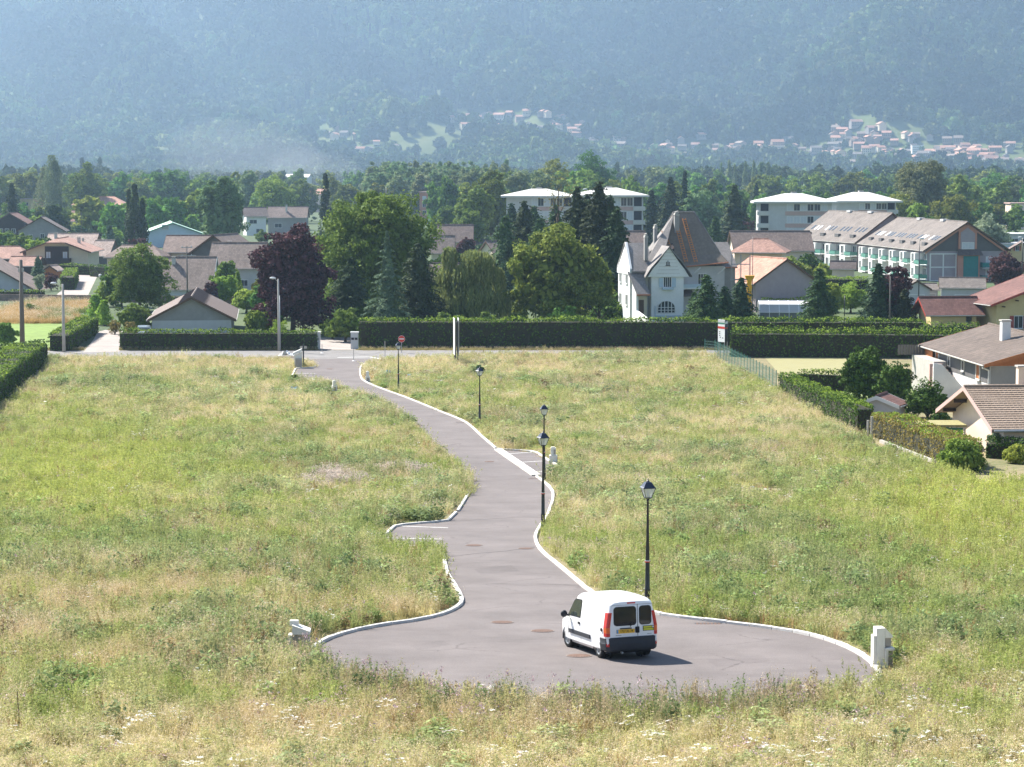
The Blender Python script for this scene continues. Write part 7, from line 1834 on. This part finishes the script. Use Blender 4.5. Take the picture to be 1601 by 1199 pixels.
# ------------------------------------------------------------------ the white van
def van():
    q = G(938.5, 1029)
    a = R(109.4); u = Vector((math.cos(a), math.sin(a), 0)); v = Vector((-u.y, u.x, 0))
    RA_ = q - v * .74; O = RA_ + u * 1.25
    t = thing('white_van', 'white panel van seen from behind, parked in the turning circle', 'van', (O.x, O.y, 0))
    zf = float(zt((O + u * 1.35).y)); zr_ = float(zt((O - u * 1.25).y))
    t.location.z = (zf * 1.25 + zr_ * 1.35) / 2.6 + .015
    t.rotation_euler = Matrix.Rotation(a, 3, 'Z').to_euler(); t.rotation_mode = 'XYZ'
    m = Matrix.Rotation(a, 4, 'Z') @ Matrix.Rotation(-math.atan2(zf - zr_, 2.6), 4, 'Y'); t.rotation_euler = m.to_euler()
    paint, n, l, p = new_mat('white_van_paint'); p.inputs['Base Color'].default_value = (.78, .78, .78, 1); p.inputs['Roughness'].default_value = .28
    p.inputs['Coat Weight'].default_value = .4
    St = [(-1.975, .42, .775, .615, 1.655), (-1.955, .36, .79, .64, 1.72), (-1.87, .29, .81, .665, 1.775), (-1.6, .24, .825, .69, 1.81), (-1.0, .22, .835, .70, 1.83), (-.2, .22, .835, .70, 1.83), (.25, .22, .835, .69, 1.815), (.55, .22, .833, .675, 1.775), (.75, .22, .83, .655, 1.71),
          (1.10, .22, .825, .64, 1.40), (1.42, .23, .815, .66, 1.09), (1.6, .24, .80, .65, 1.03), (1.82, .27, .77, .60, .95), (1.96, .32, .72, .52, .84), (2.02, .40, .66, .46, .62)]
    def sec(s):
        x, zb, w, w2, zt_ = s; belt = min(1.02, zt_ - .13); mid = min(.78, belt - .12)
        half = [(0, zb), (w * .88, zb), (w * .985, zb + .10), (w, mid - .12), (w, mid), (w * .985, belt), (w2 + .02, zt_ - .13), (w2 - .015, zt_ - .07), (w2 - .09, zt_ - .025), (w2 * .55, zt_ - .004), (0, zt_)]
        return [(x, y, z) for y, z in half] + [(x, -y, z) for y, z in half[-2:0:-1]]
    V = []; k = 20
    for s in St: V += sec(s)
    F_ = []
    for i in range(len(St) - 1):
        for j in range(k): F_.append((i * k + j, i * k + (j + 1) % k, (i + 1) * k + (j + 1) % k, (i + 1) * k + j))
    F_.append(tuple(range(k - 1, -1, -1))); F_.append(tuple((len(St) - 1) * k + j for j in range(k)))
    mb = MB(); mb.add(V, F_); body = mb.obj('body', paint, t)
    cut = MB()
    for x in (-1.25, 1.35):
        for s in (-1, 1): cut.tube((x, s * .50, .30), (x, s * 1.1, .30), .355, .355, 28)
    co = cut.obj('cutter', M_['dark'])
    md = body.modifiers.new('arch', 'BOOLEAN'); md.operation = 'DIFFERENCE'; md.object = co; md.solver = 'EXACT'
    dg = bpy.context.evaluated_depsgraph_get(); me = bpy.data.meshes.new_from_object(body.evaluated_get(dg)); body.modifiers.clear(); body.data = me
    me.materials.clear(); me.materials.append(paint)
    bpy.data.objects.remove(co)
    me.polygons.foreach_set('use_smooth', [True] * len(me.polygons)); me.set_sharp_from_angle(angle=R(38))
    # arch liners, floor
    mb = MB()
    for x in (-1.25, 1.35):
        for s in (-1, 1):
            mb.tube((x, s * .49, .30), (x, s * .52, .30), .352, .352, 28)
    mb.bx(-1.7, 1.8, -.7, .7, .18, .26); mb.obj('underbody', M_['dark'], t)
    mb = MB()
    for x in (-1.25, 1.35):
        for s in (-1, 1):
            for i in range(18):
                a0, a1 = -.15 + i * (math.pi + .3) / 18, -.15 + (i + 1) * (math.pi + .3) / 18
                P = [(x + math.cos(b) * .352, .30 + math.sin(b) * .352) for b in (a0, a1)]
                mb.add([(P[0][0], s * .5, P[0][1]), (P[1][0], s * .5, P[1][1]), (P[1][0], s * .815, P[1][1]), (P[0][0], s * .815, P[0][1])], [(0, 1, 2, 3)])
    mb.obj('arch_liner', M_['plastic'], t)
    for x in (-1.25, 1.35):
        for s in (-1, 1):
            c = (x, s * .70, .29)
            mb = MB(); mb.lathe([(.17, -.085), (.26, -.09), (.285, -.07), (.29, 0), (.285, .07), (.26, .09), (.17, .085)], 32)
            w = mb.obj('wheel', M_['rubber'], t, smooth=True); w.location = c; st_ = (R(6) if x > 0 else 0); w.rotation_euler = Matrix.Rotation(st_, 3, 'Z').to_4x4().to_euler() if False else (R(90) * (-s), 0, st_)
            mb = MB(); mb.lathe([(.175, .06), (.175, .084), (.165, .088), (.15, .05), (.12, .055), (.07, .075), (.05, .09), (0, .092)], 24)
            for i in range(8):
                aa = i * math.pi / 4; mb.box((math.cos(aa) * .135, math.sin(aa) * .135, .066), (.03, .03, .012), aa, 0)
            mb.obj('rim', M_['metal'], w, smooth=True)
    # bumper
    mb = MB(); out = []
    ys = [.86, .85, .79, .6, 0]
    def ring(zl, o): return [(-1.5, .825 + o, zl), (-1.72, .83 + o, zl), (-1.90, .80 + o, zl), (-2.0, .70 + o, zl), (-2.04 - o, .45, zl), (-2.05 - o, 0, zl), (-2.04 - o, -.45, zl), (-2.0, -.70 - o, zl), (-1.90, -.80 - o, zl), (-1.72, -.83 - o, zl), (-1.5, -.825 - o, zl)]
    Lr = [ring(.28, -.05), ring(.32, .0), ring(.50, .025), ring(.53, .01), ring(.66, .015), ring(.685, -.03)]
    VV = [q_ for r_ in Lr for q_ in r_]; n_ = 11
    FF = [(i * n_ + j, i * n_ + j + 1, (i + 1) * n_ + j + 1, (i + 1) * n_ + j) for i in range(5) for j in range(n_ - 1)]
    mb.add(VV, FF); top = [(x * .96, y * .94, .69) for x, y, z in Lr[-1]]
    mb.add(Lr[-1] + top, [(j, j + 1, n_ + j + 1, n_ + j) for j in range(n_ - 1)]); bot = [(x * .95, y * .9, .28) for x, y, z in Lr[0]]
    mb.add(Lr[0] + bot, [(j, j + 1, n_ + j + 1, n_ + j) for j in range(n_ - 1)])
    bp = mb.obj('rear_bumper', M_['plastic'], t, smooth=True); bp.data.set_sharp_from_angle(angle=R(30))
    for s in (-1, 1): mb = MB(); mb.box((-1.955, s * .765, .47), (.02, .10, .09), s * R(-45)); mb.obj('reflector', M_['tail'], bp)
    mb = MB(); mb.bx(1.75, 2.035, -.6, .6, .28, .55); mb.obj('front_bumper', M_['plastic'], t)
    # rear glass
    def rr(y0, y1, z0, z1, rad, x, sl=0):
        pts = []
        for cx, cy, a0 in ((y1 - rad, z1 - rad, 0), (y0 + rad, z1 - rad, 90), (y0 + rad, z0 + rad, 180), (y1 - rad, z0 + rad, 270)):
            for i in range(5): b = R(a0 + i * 22.5); pts.append((cx + math.cos(b) * rad, cy + math.sin(b) * rad))
        return [(x + sl * (z - z0), y, z) for y, z in pts]
    X = -1.976
    for y0, y1, nm in ((-.12, .56, 'left_rear_window'), (-.60, -.25, 'right_rear_window')):
        mb = MB(); mb.slab(rr(y0 - .02, y1 + .02, 1.02, 1.585, .10, X), .008, 0, (-1, 0, 0)); sl_ = mb.obj('window_seal', M_['dark'], t)
        mb = MB(); mb.slab(rr(y0, y1, 1.04, 1.565, .09, X - .009), .004, 0, (-1, 0, 0)); mb.obj('pane', M_['vglass'], sl_)
    mb = MB(); mb.bx(X - .003, X + .001, -.19, -.175, .70, 1.64); mb.bx(X - .003, X + .001, -.72, .70, 1.625, 1.632); mb.obj('door_gap', M_['dark'], t)
    mb = MB(); mb.bx(-1.975, -1.92, -.12, .14, 1.66, 1.70); mb.obj('high_brake_light', M_['tail'], t)
    # tail lights wrap round the corners
    for s in (-1, 1):
        for z0, z1, mt in ((.72, .82, 'tail'), (.823, .98, 'amber'), (.983, 1.42, 'tail')):
            tp = lambda z: max(0, (z - 1.02)) * .19
            def P(z): q = tp(z); return [(-1.985, s * (.70 - q * .9), z), (-1.992, s * (.775 - q), z), (-1.955, s * (.812 - q), z), (-1.80 - (1.42 - z) * .04, s * (.845 - q), z), (-1.80, s * (.79 - q), z), (-1.95, s * (.69 - q), z)]
            A, B = P(z0), P(z1); nn_ = 6
            mb = MB(); mb.add(A + B, [tuple(range(nn_)), tuple(range(2 * nn_ - 1, nn_ - 1, -1))] + [(i, (i + 1) % nn_, nn_ + (i + 1) % nn_, nn_ + i) for i in range(nn_)]); mb.obj('tail_light', M_[mt], t)
    # plates, handle box, sticker
    mb = MB(); mb.bx(X - .016, X - .001, -.08, .50, .80, .915); pl = mb.obj('number_plate', M_['platey'], t)
    mb = MB(); mb.bx(X - .0175, X - .0165, .44, .498, .802, .913); mb.obj('blue_band', M_['bluepl'], pl)
    def text(s_, y, z, size, par, mat, nm='lettering', xx=X - .019, sx=1.0):
        cu = bpy.data.curves.new(nm, 'FONT'); cu.body = s_; cu.size = size; cu.extrude = .0008; cu.align_x = 'CENTER'
        o = bpy.data.objects.new(nm, cu); col.objects.link(o); o.parent = par; o.location = (xx, y, z); o.rotation_euler = (R(90), 0, R(-90)); o.scale = (sx, 1, 1); cu.materials.append(M_[mat]); dg_ = bpy.context.evaluated_depsgraph_get(); me_ = bpy.data.meshes.new_from_object(o.evaluated_get(dg_)); bpy.data.objects.remove(o); o = link(nm, me_, par); o.location = (xx, y, z); o.rotation_euler = (R(90), 0, R(-90)); o.scale = (sx, 1, 1); return o
    text('1757 XL 74', .18, .825, .105, pl, 'dark', 'plate_lettering', sx=.82)
    mb = MB(); mb.bx(X - .03, X - .001, .02, .38, .925, .955); mb.obj('plate_light_bar', M_['plastic'], t)
    mb = MB(); mb.slab(rr(-.225, -.105, .79, .975, .02, X), .03, 0, (-1, 0, 0)); mb.obj('door_handle', M_['dark'], t)
    mb = MB(); mb.bx(X - .012, X - .001, -.70, -.345, .835, .985); sk = mb.obj('sticker_panel', M_['dark'], t)
    mb = MB(); mb.bx(X - .0145, X - .0125, -.63, -.36, .92, .97); mb.bx(X - .0145, X - .0125, -.68, -.36, .85, .905); mb.obj('sticker_print', M_['stick'], sk)
    mb = MB(); mb.bx(X - .0145, X - .0125, -.685, -.645, .92, .97); mb.obj('sticker_corner', M_['whitem'], sk)
    mb = MB(); mb.bx(X - .004, X - .001, .34, .52, .735, .755); mb.bx(X - .004, X - .001, -.62, -.48, .735, .755); mb.obj('badge', M_['metal'], t)
    mb = MB(); mb.tube((X - .03, .06, .99), (X - .02, -.02, 1.12), .018, .012, 6); mb.tube((X - .02, -.02, 1.12), (X - .018, .30, 1.09), .008, .006, 5); mb.obj('rear_wiper', M_['black'], t)
    mb = MB(); mb.tube((-1.95, .35, .24), (-2.06, .35, .24), .03, .03, 8); mb.obj('tow_eye', M_['metal'], t)
    # sides
    def side(s, pts, th, nm, mat, off=.004, parent=None):
        def y(x, z): return s * ((.835 if z <= 1.02 else .8225 - (z - 1.02) * .172) - max(0, x - .75) * .022 + off)
        mb = MB(); A = [Vector((x, y(x, z), z)) for x, z in pts]; mb.slab(A, th, 0, (0, s, 0)); return mb.obj(nm, M_[mat], parent or t)
    for s in (-1, 1):
        wpts = [(.12, 1.05), (1.13, 1.04), (1.16, 1.07), (.80, 1.50), (.66, 1.585), (.17, 1.60), (.12, 1.56)]
        w = side(s, wpts, .006, 'side_window', 'dark', .002)
        cx_, cz_ = .58, 1.30
        side(s, [(cx_ + (x - cx_) * .92, cz_ + (z - cz_) * .88) for x, z in wpts], .004, 'pane', 'vglass2', .009, w)
        side(s, [(-.72, .52), (1.05, .52), (1.05, .64), (-.72, .64)], .03, 'side_moulding', 'plastic', .0)
        side(s, [(1.16, .45), (1.175, .45), (1.175, 1.02), (1.16, 1.02)], .002, 'door_gap', 'plastic', .0005); side(s, [(.07, .40), (.085, .40), (.085, 1.60), (.07, 1.60)], .002, 'door_gap', 'metal', .0005)
        side(s, [(.13, .86), (.27, .86), (.27, .93), (.13, .93)], .022, 'handle', 'dark', .0)
        mb = MB(); mb.ball((1.08, s * .985, 1.09), .13, 0, 12, (.62, .85, .85)); mb.tube((1.08, s * .82, 1.03), (1.08, s * .93, 1.06), .03, .03, 6); mb.obj('wing_mirror', M_['plastic'], t, smooth=True)
    # faint lettering remains on the left flank, fuel cap
    side(1, [(-.36, 1.17), (-.30, 1.17), (-.27, 1.36), (-.33, 1.36)], .002, 'flank_decal', 'decal', .003)
    side(1, [(-.80, 1.18), (-.42, 1.20), (-.42, 1.22), (-.80, 1.20)], .002, 'flank_decal', 'decal', .003); side(1, [(-.80, 1.22), (-.68, 1.22), (-.68, 1.30), (-.80, 1.30)], .002, 'flank_decal', 'decal', .003)
    mb = MB(); mb.tube((-1.62, .828, .90), (-1.62, .85, .90), .055, .05, 14); mb.obj('fuel_cap', M_['dark'], t)
    # windscreen
    mb = MB(); mb.slab([(.80, -.58, 1.672), (.80, .58, 1.672), (1.38, .60, 1.14), (1.38, -.60, 1.14)], .01, 0, (.6, 0, .75)); mb.obj('windscreen', M_['vglass'], t)
    for s in (-1, 1): mb = MB(); mb.box((1.93, s * .60, .74), (.12, .22, .14), s * R(-20)); mb.obj('headlight', M_['curtain'], t)
M_['tail'] = pmat('tail_light_red', (.55, .02, .02), .25, .05, 8, spec=.6)
M_['amber'] = pmat('amber_lens', (.75, .13, .02), .25, .05, 8, spec=.6)
M_['platey'] = pmat('yellow_plate', (.75, .42, .03), .5, .04, 8)
M_['stick'] = pmat('lime_sticker', (.62, .60, .05), .5, .1, 20)
M_['decal'] = pmat('faded_decal', (.55, .57, .60), .5, .05, 8)
M_['vglass'] = glassmat('van_glass', (.008, .012, .02), .05)
M_['vglass2'] = glassmat('van_side_glass', (.035, .045, .04), .05)
van()

# ------------------------------------------------------------------ meadow plants
GM1 = leafmat('meadow_blade', (.62, .62, .62), (1, 1, 1), .4, inst=True)
GM2 = leafmat('meadow_seed_head', (.62, .50, .34), (.80, .66, .48), .3)
GM3 = leafmat('meadow_white_flower', (.70, .70, .66), (.86, .86, .82), .2)
GM4 = leafmat('meadow_pink_flower', (.42, .28, .33), (.60, .45, .48), .2)
def blades(n, h, rad, w, lean, r, hv=.35):
    a = r.random(n) * 6.283; q = rad * np.sqrt(r.random(n)); p0 = np.stack([np.cos(a) * q, np.sin(a) * q, np.full(n, -.04)], 1)
    d = r.random(n) * 6.283; ln = lean * (.3 + r.random(n)); hh = h * (1 - hv + hv * 2 * r.random(n) * .7)
    dx = np.stack([np.cos(d), np.sin(d)], 1)
    p1 = p0.copy(); p1[:, :2] += dx * (ln * .35 * hh)[:, None]; p1[:, 2] = hh * .6
    p2 = p0.copy(); p2[:, :2] += dx * (ln * hh)[:, None]; p2[:, 2] = hh
    wa = r.random(n) * 6.283; wv = np.stack([np.cos(wa), np.sin(wa), np.zeros(n)], 1) * (w / 2 * (.6 + .8 * r.random(n)))[:, None]
    return np.concatenate([np.stack([p0 - wv, p0 + wv, p1 + wv * .8, p1 - wv * .8], 1), np.stack([p1 - wv * .8, p1 + wv * .8, p2 + wv * .1, p2 - wv * .1], 1)]), p2
def plant(kind, seed):
    r = np.random.default_rng(seed); mi = []
    if kind == 'straw':
        V, tips = blades(26, .62, .20, .012, .35, r); k = 14
        C = np.repeat(tips[:k], 4, 0) + r.normal(0, .018, (k * 4, 3)) * [1, 1, 3]; S_ = leafquads(C, np.tile([0, 0, .2], (len(C), 1)), .05, 1, .35, r)
        return quadmesh('straw_tuft', np.concatenate([V, S_]), [GM1, GM2], [0] * len(V) + [1] * len(S_))
    if kind == 'green':
        V, _ = blades(34, .42, .22, .018, .5, r); return quadmesh('grass_tuft', V, [GM1])
    if kind == 'cover':
        V, _ = blades(40, .22, .34, .02, .7, r); C = np.stack([r.normal(0, .2, 24), r.normal(0, .2, 24), .03 + .12 * r.random(24)], 1)
        return quadmesh('low_cover', np.concatenate([V, leafquads(C, np.tile([0, 0, 1.0], (24, 1)), .07, .6, .6, r)]), [GM1])
    if kind == 'spike':      # upright leafy weed
        Vs = []
        for s in range(5):
            b = r.normal(0, .09, 2); h = .55 + .35 * r.random(); n = 34; z = h * (.08 + .92 * r.random(n)); a = r.random(n) * 6.283; q = .085 * (1.15 - z / h)
            C = np.stack([b[0] * (1 + z) + np.cos(a) * q, b[1] * (1 + z) + np.sin(a) * q, z], 1); Vs.append(leafquads(C, np.stack([np.cos(a), np.sin(a), .6 + 0 * a], 1), .085, .4, .25, r))
        V, _ = blades(8, .8, .10, .012, .1, r); return quadmesh('leafy_weed', np.concatenate(Vs + [V]), [GM1])
    if kind == 'leafy':
        n = 120; C = unit(r.normal(0, 1, (n, 3))) * (r.random((n, 1)) ** .4) * [.26, .26, .30] + [0, 0, .30]; C[:, 2] = np.abs(C[:, 2])
        V, _ = blades(8, .5, .12, .012, .4, r); return quadmesh('bushy_weed', np.concatenate([leafquads(C, unit(C - [0, 0, .15]), .10, .6, .5, r), V]), [GM1])
    if kind == 'panicle':
        V, tips = blades(16, .70, .14, .008, .3, r); n = 150; pk = r.integers(0, 16, n); C = tips[pk] + r.normal(0, .045, (n, 3)) * [1, 1, 1.7] - [0, 0, .05]
        S_ = leafquads(C, np.tile([0, 0, .2], (n, 1)), .022, 1, .7, r); return quadmesh('airy_seed_grass', np.concatenate([V, S_]), [GM1])
    if kind == 'umbel':
        V, tips = blades(7, .62, .16, .011, .25, r); Cs = []
        for t_ in tips: n = 18; a = r.random(n) * 6.283; q = .055 * np.sqrt(r.random(n)); Cs.append(np.stack([t_[0] + np.cos(a) * q, t_[1] + np.sin(a) * q, t_[2] + .01 * r.random(n)], 1))
        C = np.concatenate(Cs); S_ = leafquads(C, np.tile([0, 0, 1.0], (len(C), 1)), .03, .3, .8, r); n = 26; C2 = np.stack([r.normal(0, .1, n), r.normal(0, .1, n), .1 + .3 * r.random(n)], 1)
        L_ = leafquads(C2, np.tile([0, 0, 1.0], (n, 1)), .07, .8, .4, r); return quadmesh('white_umbel', np.concatenate([V, L_, S_]), [GM1, GM3], [0] * (len(V) + len(L_)) + [1] * len(S_))
    if kind == 'thistle':
        V, tips = blades(12, .7, .18, .012, .3, r); n = 40; pk = r.integers(0, 12, n); C = tips[pk] + r.normal(0, .03, (n, 3)); S_ = leafquads(C, np.tile([0, 0, .5], (n, 1)), .05, 1, .7, r)
        n = 40; C2 = np.stack([r.normal(0, .12, n), r.normal(0, .12, n), .1 + .5 * r.random(n)], 1); L_ = leafquads(C2, np.tile([0, 0, 1.0], (n, 1)), .08, .9, .3, r)
        return quadmesh('pink_thistle', np.concatenate([V, L_, S_]), [GM1, GM4], [0] * (len(V) + len(L_)) + [1] * len(S_))
PR = [plant('straw', 1), plant('straw', 2), plant('green', 3), plant('green', 4), plant('cover', 5), plant('cover', 6), plant('spike', 7), plant('spike', 8), plant('leafy', 9), plant('leafy', 10), plant('panicle', 11), plant('panicle', 12), plant('umbel', 13), plant('thistle', 14)]
FIELD = [(-120, 720), (-10, 650), (72, 585), (72, 561), (440, 563), (466, 566), (570, 566), (640, 562), (760, 557), (1000, 555), (1100, 554.5), (1213, 612), (1300, 662), (1352, 690), (1400, 714), (1480, 742), (1540, 765), (1720, 775), (1800, 1500), (-200, 1500)]
ROADW = [(p.x, p.y) for p in [G(*q) for q in road_poly]]
BAYW = [(p.x, p.y) for p in [G(*q) for q in BAYR]]
LANEW = [(p.x, p.y) for p in [G(*q) for q in lane_poly]]
def ell(px, py, cx, cy, ax, ay): return np.exp(-(((px - cx) / ax) ** 2 + ((py - cy) / ay) ** 2))
def meadow():
    r = np.random.default_rng(17); XY = []
    for y0, y1, dens in MEADOW_BANDS:
        hw = .235 * y1 + 3; n = int((y1 - y0) * 2 * hw * dens); XY.append(np.stack([r.uniform(-hw, hw, n), r.uniform(y0, y1, n)], 1))
    P = np.concatenate(XY); x, y = P[:, 0], P[:, 1]; z = zt(y); px, py = toPx(x, y, z)
    k = pip(px, py, FIELD) & ~pip(x, y, ROADW) & ~pip(x, y, BAYW) & ~pip(x, y, LANEW)
    k &= (np.abs(px - 800) < 850)
    bare = ell(px, py, 1190, 768, 75, 9) + ell(px, py, 1250, 800, 40, 6) * .6
    k &= r.random(len(x)) > bare * 1.3
    kd_ = np.ones(len(x)) * 9
    for pl_ in (RK1, RK2, LK1[:12], LK1[15:22], STRIP):
        Pk = [G(*q) for q in pl_]
        for a_, b_ in zip(Pk[:-1], Pk[1:]):
            dx, dy = b_.x - a_.x, b_.y - a_.y; tt = np.clip(((x - a_.x) * dx + (y - a_.y) * dy) / (dx * dx + dy * dy), 0, 1); kd_ = np.minimum(kd_, np.hypot(x - a_.x - dx * tt, y - a_.y - dy * tt))
    k &= kd_ > .34 + .25 * r.random(len(x))
    clr = np.zeros(len(x), bool)
    for (ex, ey, rx, ry) in CLEAR: clr |= (((px - ex) / rx) ** 2 + ((py - ey) / ry) ** 2 < 1)
    k0 = k; clr = clr[k]
    x, y, z, px, py = x[k], y[k], z[k], px[k], py[k]; n = len(x)
    n1 = fbm(x / 7, y / 11, 1, 4); n2 = fbm(x / 1.6, y / 2.6, 2, 3); n3 = fbm(x / 4, y / 7, 3, 3); n4 = fbm(x / 9, y / 14, 4, 3)
    lime = np.clip(ell(px, py, 130, 740, 230, 90) * 1.1 + ell(px, py, 1530, 800, 230, 85) * 1.2 + ell(px, py, 1120, 600, 90, 30) * .3 + ell(px, py, 560, 870, 120, 60) * .2, 0, 1)
    straw = np.clip(ell(px, py, 1270, 650, 150, 28) + np.clip((py - 1120) / 80, 0, 1) + ell(px, py, 330, 645, 150, 26) * .8 + ell(px, py, 700, 575, 500, 14) * .9 + ell(px, py, 250, 570, 200, 14) * .8 + ell(px, py, 950, 830, 60, 60) * .4 + ell(px, py, 590, 930, 60, 30) * .3, 0, 1)
    C = dict(lime=(.62, .64, .15), green=(.42, .48, .12), grey=(.34, .38, .17), straw=(.76, .67, .35), tan=(.72, .57, .32), brown=(.44, .26, .14))
    c = {a: np.array(b) for a, b in C.items()}
    s = .14 + .76 * np.clip((n1 * .36 + n2 * .64 - .40) * 3.6 + straw * .9 - lime * .8 + .02, 0, 1)[:, None]
    g = np.clip((n3 - .42) * 4, 0, 1)[:, None]
    green = c['green'] * (1 - g) + c['grey'] * g
    green = green * (1 - lime[:, None]) + c['lime'] * lime[:, None]
    tn = np.clip((n4 - .55) * 6, 0, 1)[:, None] * (1 - lime[:, None]) * (1 - np.clip((py - 1130) / 60, 0, 1))[:, None]
    dry = c['straw'] * (1 - tn) + c['tan'] * tn
    tint = green * (1 - s) + dry * s
    tint = tint * (.72 + .56 * r.random((n, 1))); 
    br = (r.random(n) < .04 + .06 * tn[:, 0]) ; tint[br] = c['brown'] * (.8 + .5 * r.random((br.sum(), 1)))
    u = r.random(n); s_ = s[:, 0]; kind = np.zeros(n, int)
    W = np.stack([.20 + .8 * s_, .22 * (1 - s_) + .6 * lime, .55 + 0 * s_, .42 * (1 - s_) + .18 + .5 * lime * (n2 > .5), .35 * (1 - s_) * (1 - lime) * (n3 > .5) * 2.2 + .04, .10 + .6 * tn[:, 0] + .25 * s_,
                  .012 + .12 * np.clip((py - 1080) / 60, 0, 1) * (n2 > .48) * .6 + .05 * ell(px, py, 620, 780, 80, 16), .01 + .10 * np.clip((py - 1040) / 40, 0, 1) * (n1 > .52) * (px > 500)], 1)
    W = W / W.sum(1, keepdims=True); cw = W.cumsum(1); cls = (u[:, None] > cw).sum(1).clip(0, 7)
    kind = np.array([0, 2, 4, 6, 8, 10, 12, 13])[cls] + np.where(cls < 6, r.integers(0, 2, n), 0)
    tint[cls == 4] *= [.62, .80, .72]; tint[cls == 5] = tint[cls == 5] * .6 + np.array([.64, .54, .34]) * .4; tint[cls == 3] = tint[cls == 3] * .7 + np.array([.22, .36, .09]) * .3
    vf = .48 + .10 * np.clip((y - 60) / 60, 0, 1) + .35 * n2 + .45 * np.clip((n3 - .5) * 3, 0, 1)
    vf *= np.clip(1.05 - .45 * np.clip((py - 1120) / 60, 0, 1), .5, 1.1)
    sxy = np.where(y < 110, 1.0, np.where(y < 170, 1.35, 1.8)) * r.uniform(.8, 1.3, n)
    sc = np.stack([sxy, sxy, vf * r.uniform(.75, 1.3, n) * np.where(y < 110, 1, .9)], 1)
    sc[cls == 3, 2] *= 1.3; big = (cls == 4) & (r.random(n) < .25); sc[big] *= 1.5
    kind = np.where(clr, 4, kind); sc[clr] *= [.8, .8, .45]
    scatter('meadow_grass', np.stack([x, y, z], 1), r.random(n) * 6.28, sc, kind, tint, PR, kind='stuff', label='wild meadow of grasses and weeds on both sides of the road', cat='grass')
    print('meadow', n)
    # straw meadow beyond the lane on the left
    n = 5200; x = r.uniform(-75, -42, n); y = r.uniform(306, 358, n); px, py = toPx(x, y, 0 * x); k = (px < 150 - (y < 330) * 30) ; x, y = x[k], y[k]; n = len(x)
    s = (.5 + .8 * fbm(x / 5, y / 9, 5, 3))[:, None]; tint = np.array([.62, .42, .17]) * s; m = fbm(x / 4, y / 5, 8, 2) > .6; tint[m] = [.25, .30, .10]
    scatter('straw_meadow', np.stack([x, y, 0 * x], 1), r.random(n) * 6.28, np.stack([np.full(n, 2.4), np.full(n, 2.4), r.uniform(.9, 1.7, n)], 1), r.integers(0, 6, n), tint, PR, kind='stuff', label='tall orange straw meadow below the boundary wall at the left', cat='grass')
    # rough verge between the lane and the hedges
    n = 5200; x = r.uniform(-64, 62, n); y = np.where(r.random(n) < .5, r.uniform(258.8, 261.2, n), r.uniform(258.6, 259.6, n)); px, py = toPx(x, y, 0 * x); k = ~((px > 130) & (px < 187)) & ~((px > 497) & (px < 560)); x, y = x[k], y[k]; n = len(x)
    tint = np.array([.42, .36, .15]) * (.6 + .7 * fbm(x / 3, y, 6, 2))[:, None]
    scatter('lane_verge', np.stack([x, y, 0 * x], 1), r.random(n) * 6.28, np.full(n, .55), r.integers(0, 6, n), tint, PR, kind='stuff', label='strip of dry grass between the lane and the hedges', cat='grass')
    # taller weeds standing before the near edge of the turning circle
    pts = []; kd2 = []
    for _ in range(420):
        t_ = r.random(); i = min(len(BOT) - 2, int(t_ * (len(BOT) - 1))); f_ = t_ * (len(BOT) - 1) - i
        p_ = G(BOT[i][0] * (1 - f_) + BOT[i + 1][0] * f_, BOT[i][1] * (1 - f_) + BOT[i + 1][1] * f_ + 3 + r.random() ** 2 * 26); pts.append([p_.x, p_.y, p_.z]); kd2.append(r.choice([6, 7, 10, 11, 8, 0, 13, 10]))
    n = len(pts); tint = np.where(r.random((n, 1)) < .5, np.array([.22, .29, .12]), np.array([.50, .40, .25])) * (.7 + .5 * r.random((n, 1)))
    scatter('edge_weeds', np.array(pts), r.random(n) * 6.28, np.stack([np.full(n, 1.0), np.full(n, 1.0), r.uniform(.6, 1.35, n)], 1), np.array(kd2), tint, PR, kind='stuff', label='taller weeds leaning over the near edge of the turning circle', cat='weeds')
CLEAR = [(845, 722, 42, 26), (865, 728, 22, 14), (575, 600, 16, 9), (524, 618, 12, 10), (484, 586, 36, 12), (640, 838, 50, 22), (1380, 1055, 30, 22), (470, 1030, 30, 16), (1378, 700, 14, 12)]
MEADOW_BANDS = [(46, 72, 17), (72, 110, 15), (110, 170, 9), (170, 262, 5.0)]
meadow()
# pale dried flower patches
def patch(cx, cy, ax, ay, n, lb):
    r = np.random.default_rng(int(cx)); a = r.random(n) * 6.283; q = r.random(n) ** .75 * (1 + .35 * np.sin(a * 3 + cx) + .2 * np.sin(a * 7)); pts = [G(cx + math.cos(i) * j * ax, cy + math.sin(i) * j * ay) for i, j in zip(a, q)]
    P = np.array([[p.x, p.y, p.z] for p in pts]); scatter('dried_flowers', P, r.random(n) * 6.28, np.stack([np.full(n, 1.3), np.full(n, 1.3), r.uniform(.9, 1.2, n)], 1), np.zeros(n, int), np.tile([.66, .56, .48], (n, 1)) * (.8 + .4 * r.random((n, 1))), [DRY], kind='stuff', label=lb, cat='dried flowers')
def dryplant():
    r = np.random.default_rng(44); V, tips = blades(12, .62, .2, .012, .35, r); n = 130; pk = r.integers(0, 12, n); C = tips[pk] + r.normal(0, .06, (n, 3)); return quadmesh('dried_flower_head', np.concatenate([V, leafquads(C, np.tile([0, 0, 1.0], (n, 1)), .05, 1, .8, r)]), [GM1])
DRY = dryplant()
patch(522, 756, 46, 14, 95, 'patch of pale dried flower heads, the left one in the meadow by the road bend'); patch(628, 743, 40, 6, 55, 'narrower patch of pale dried flower heads, right of the larger one')
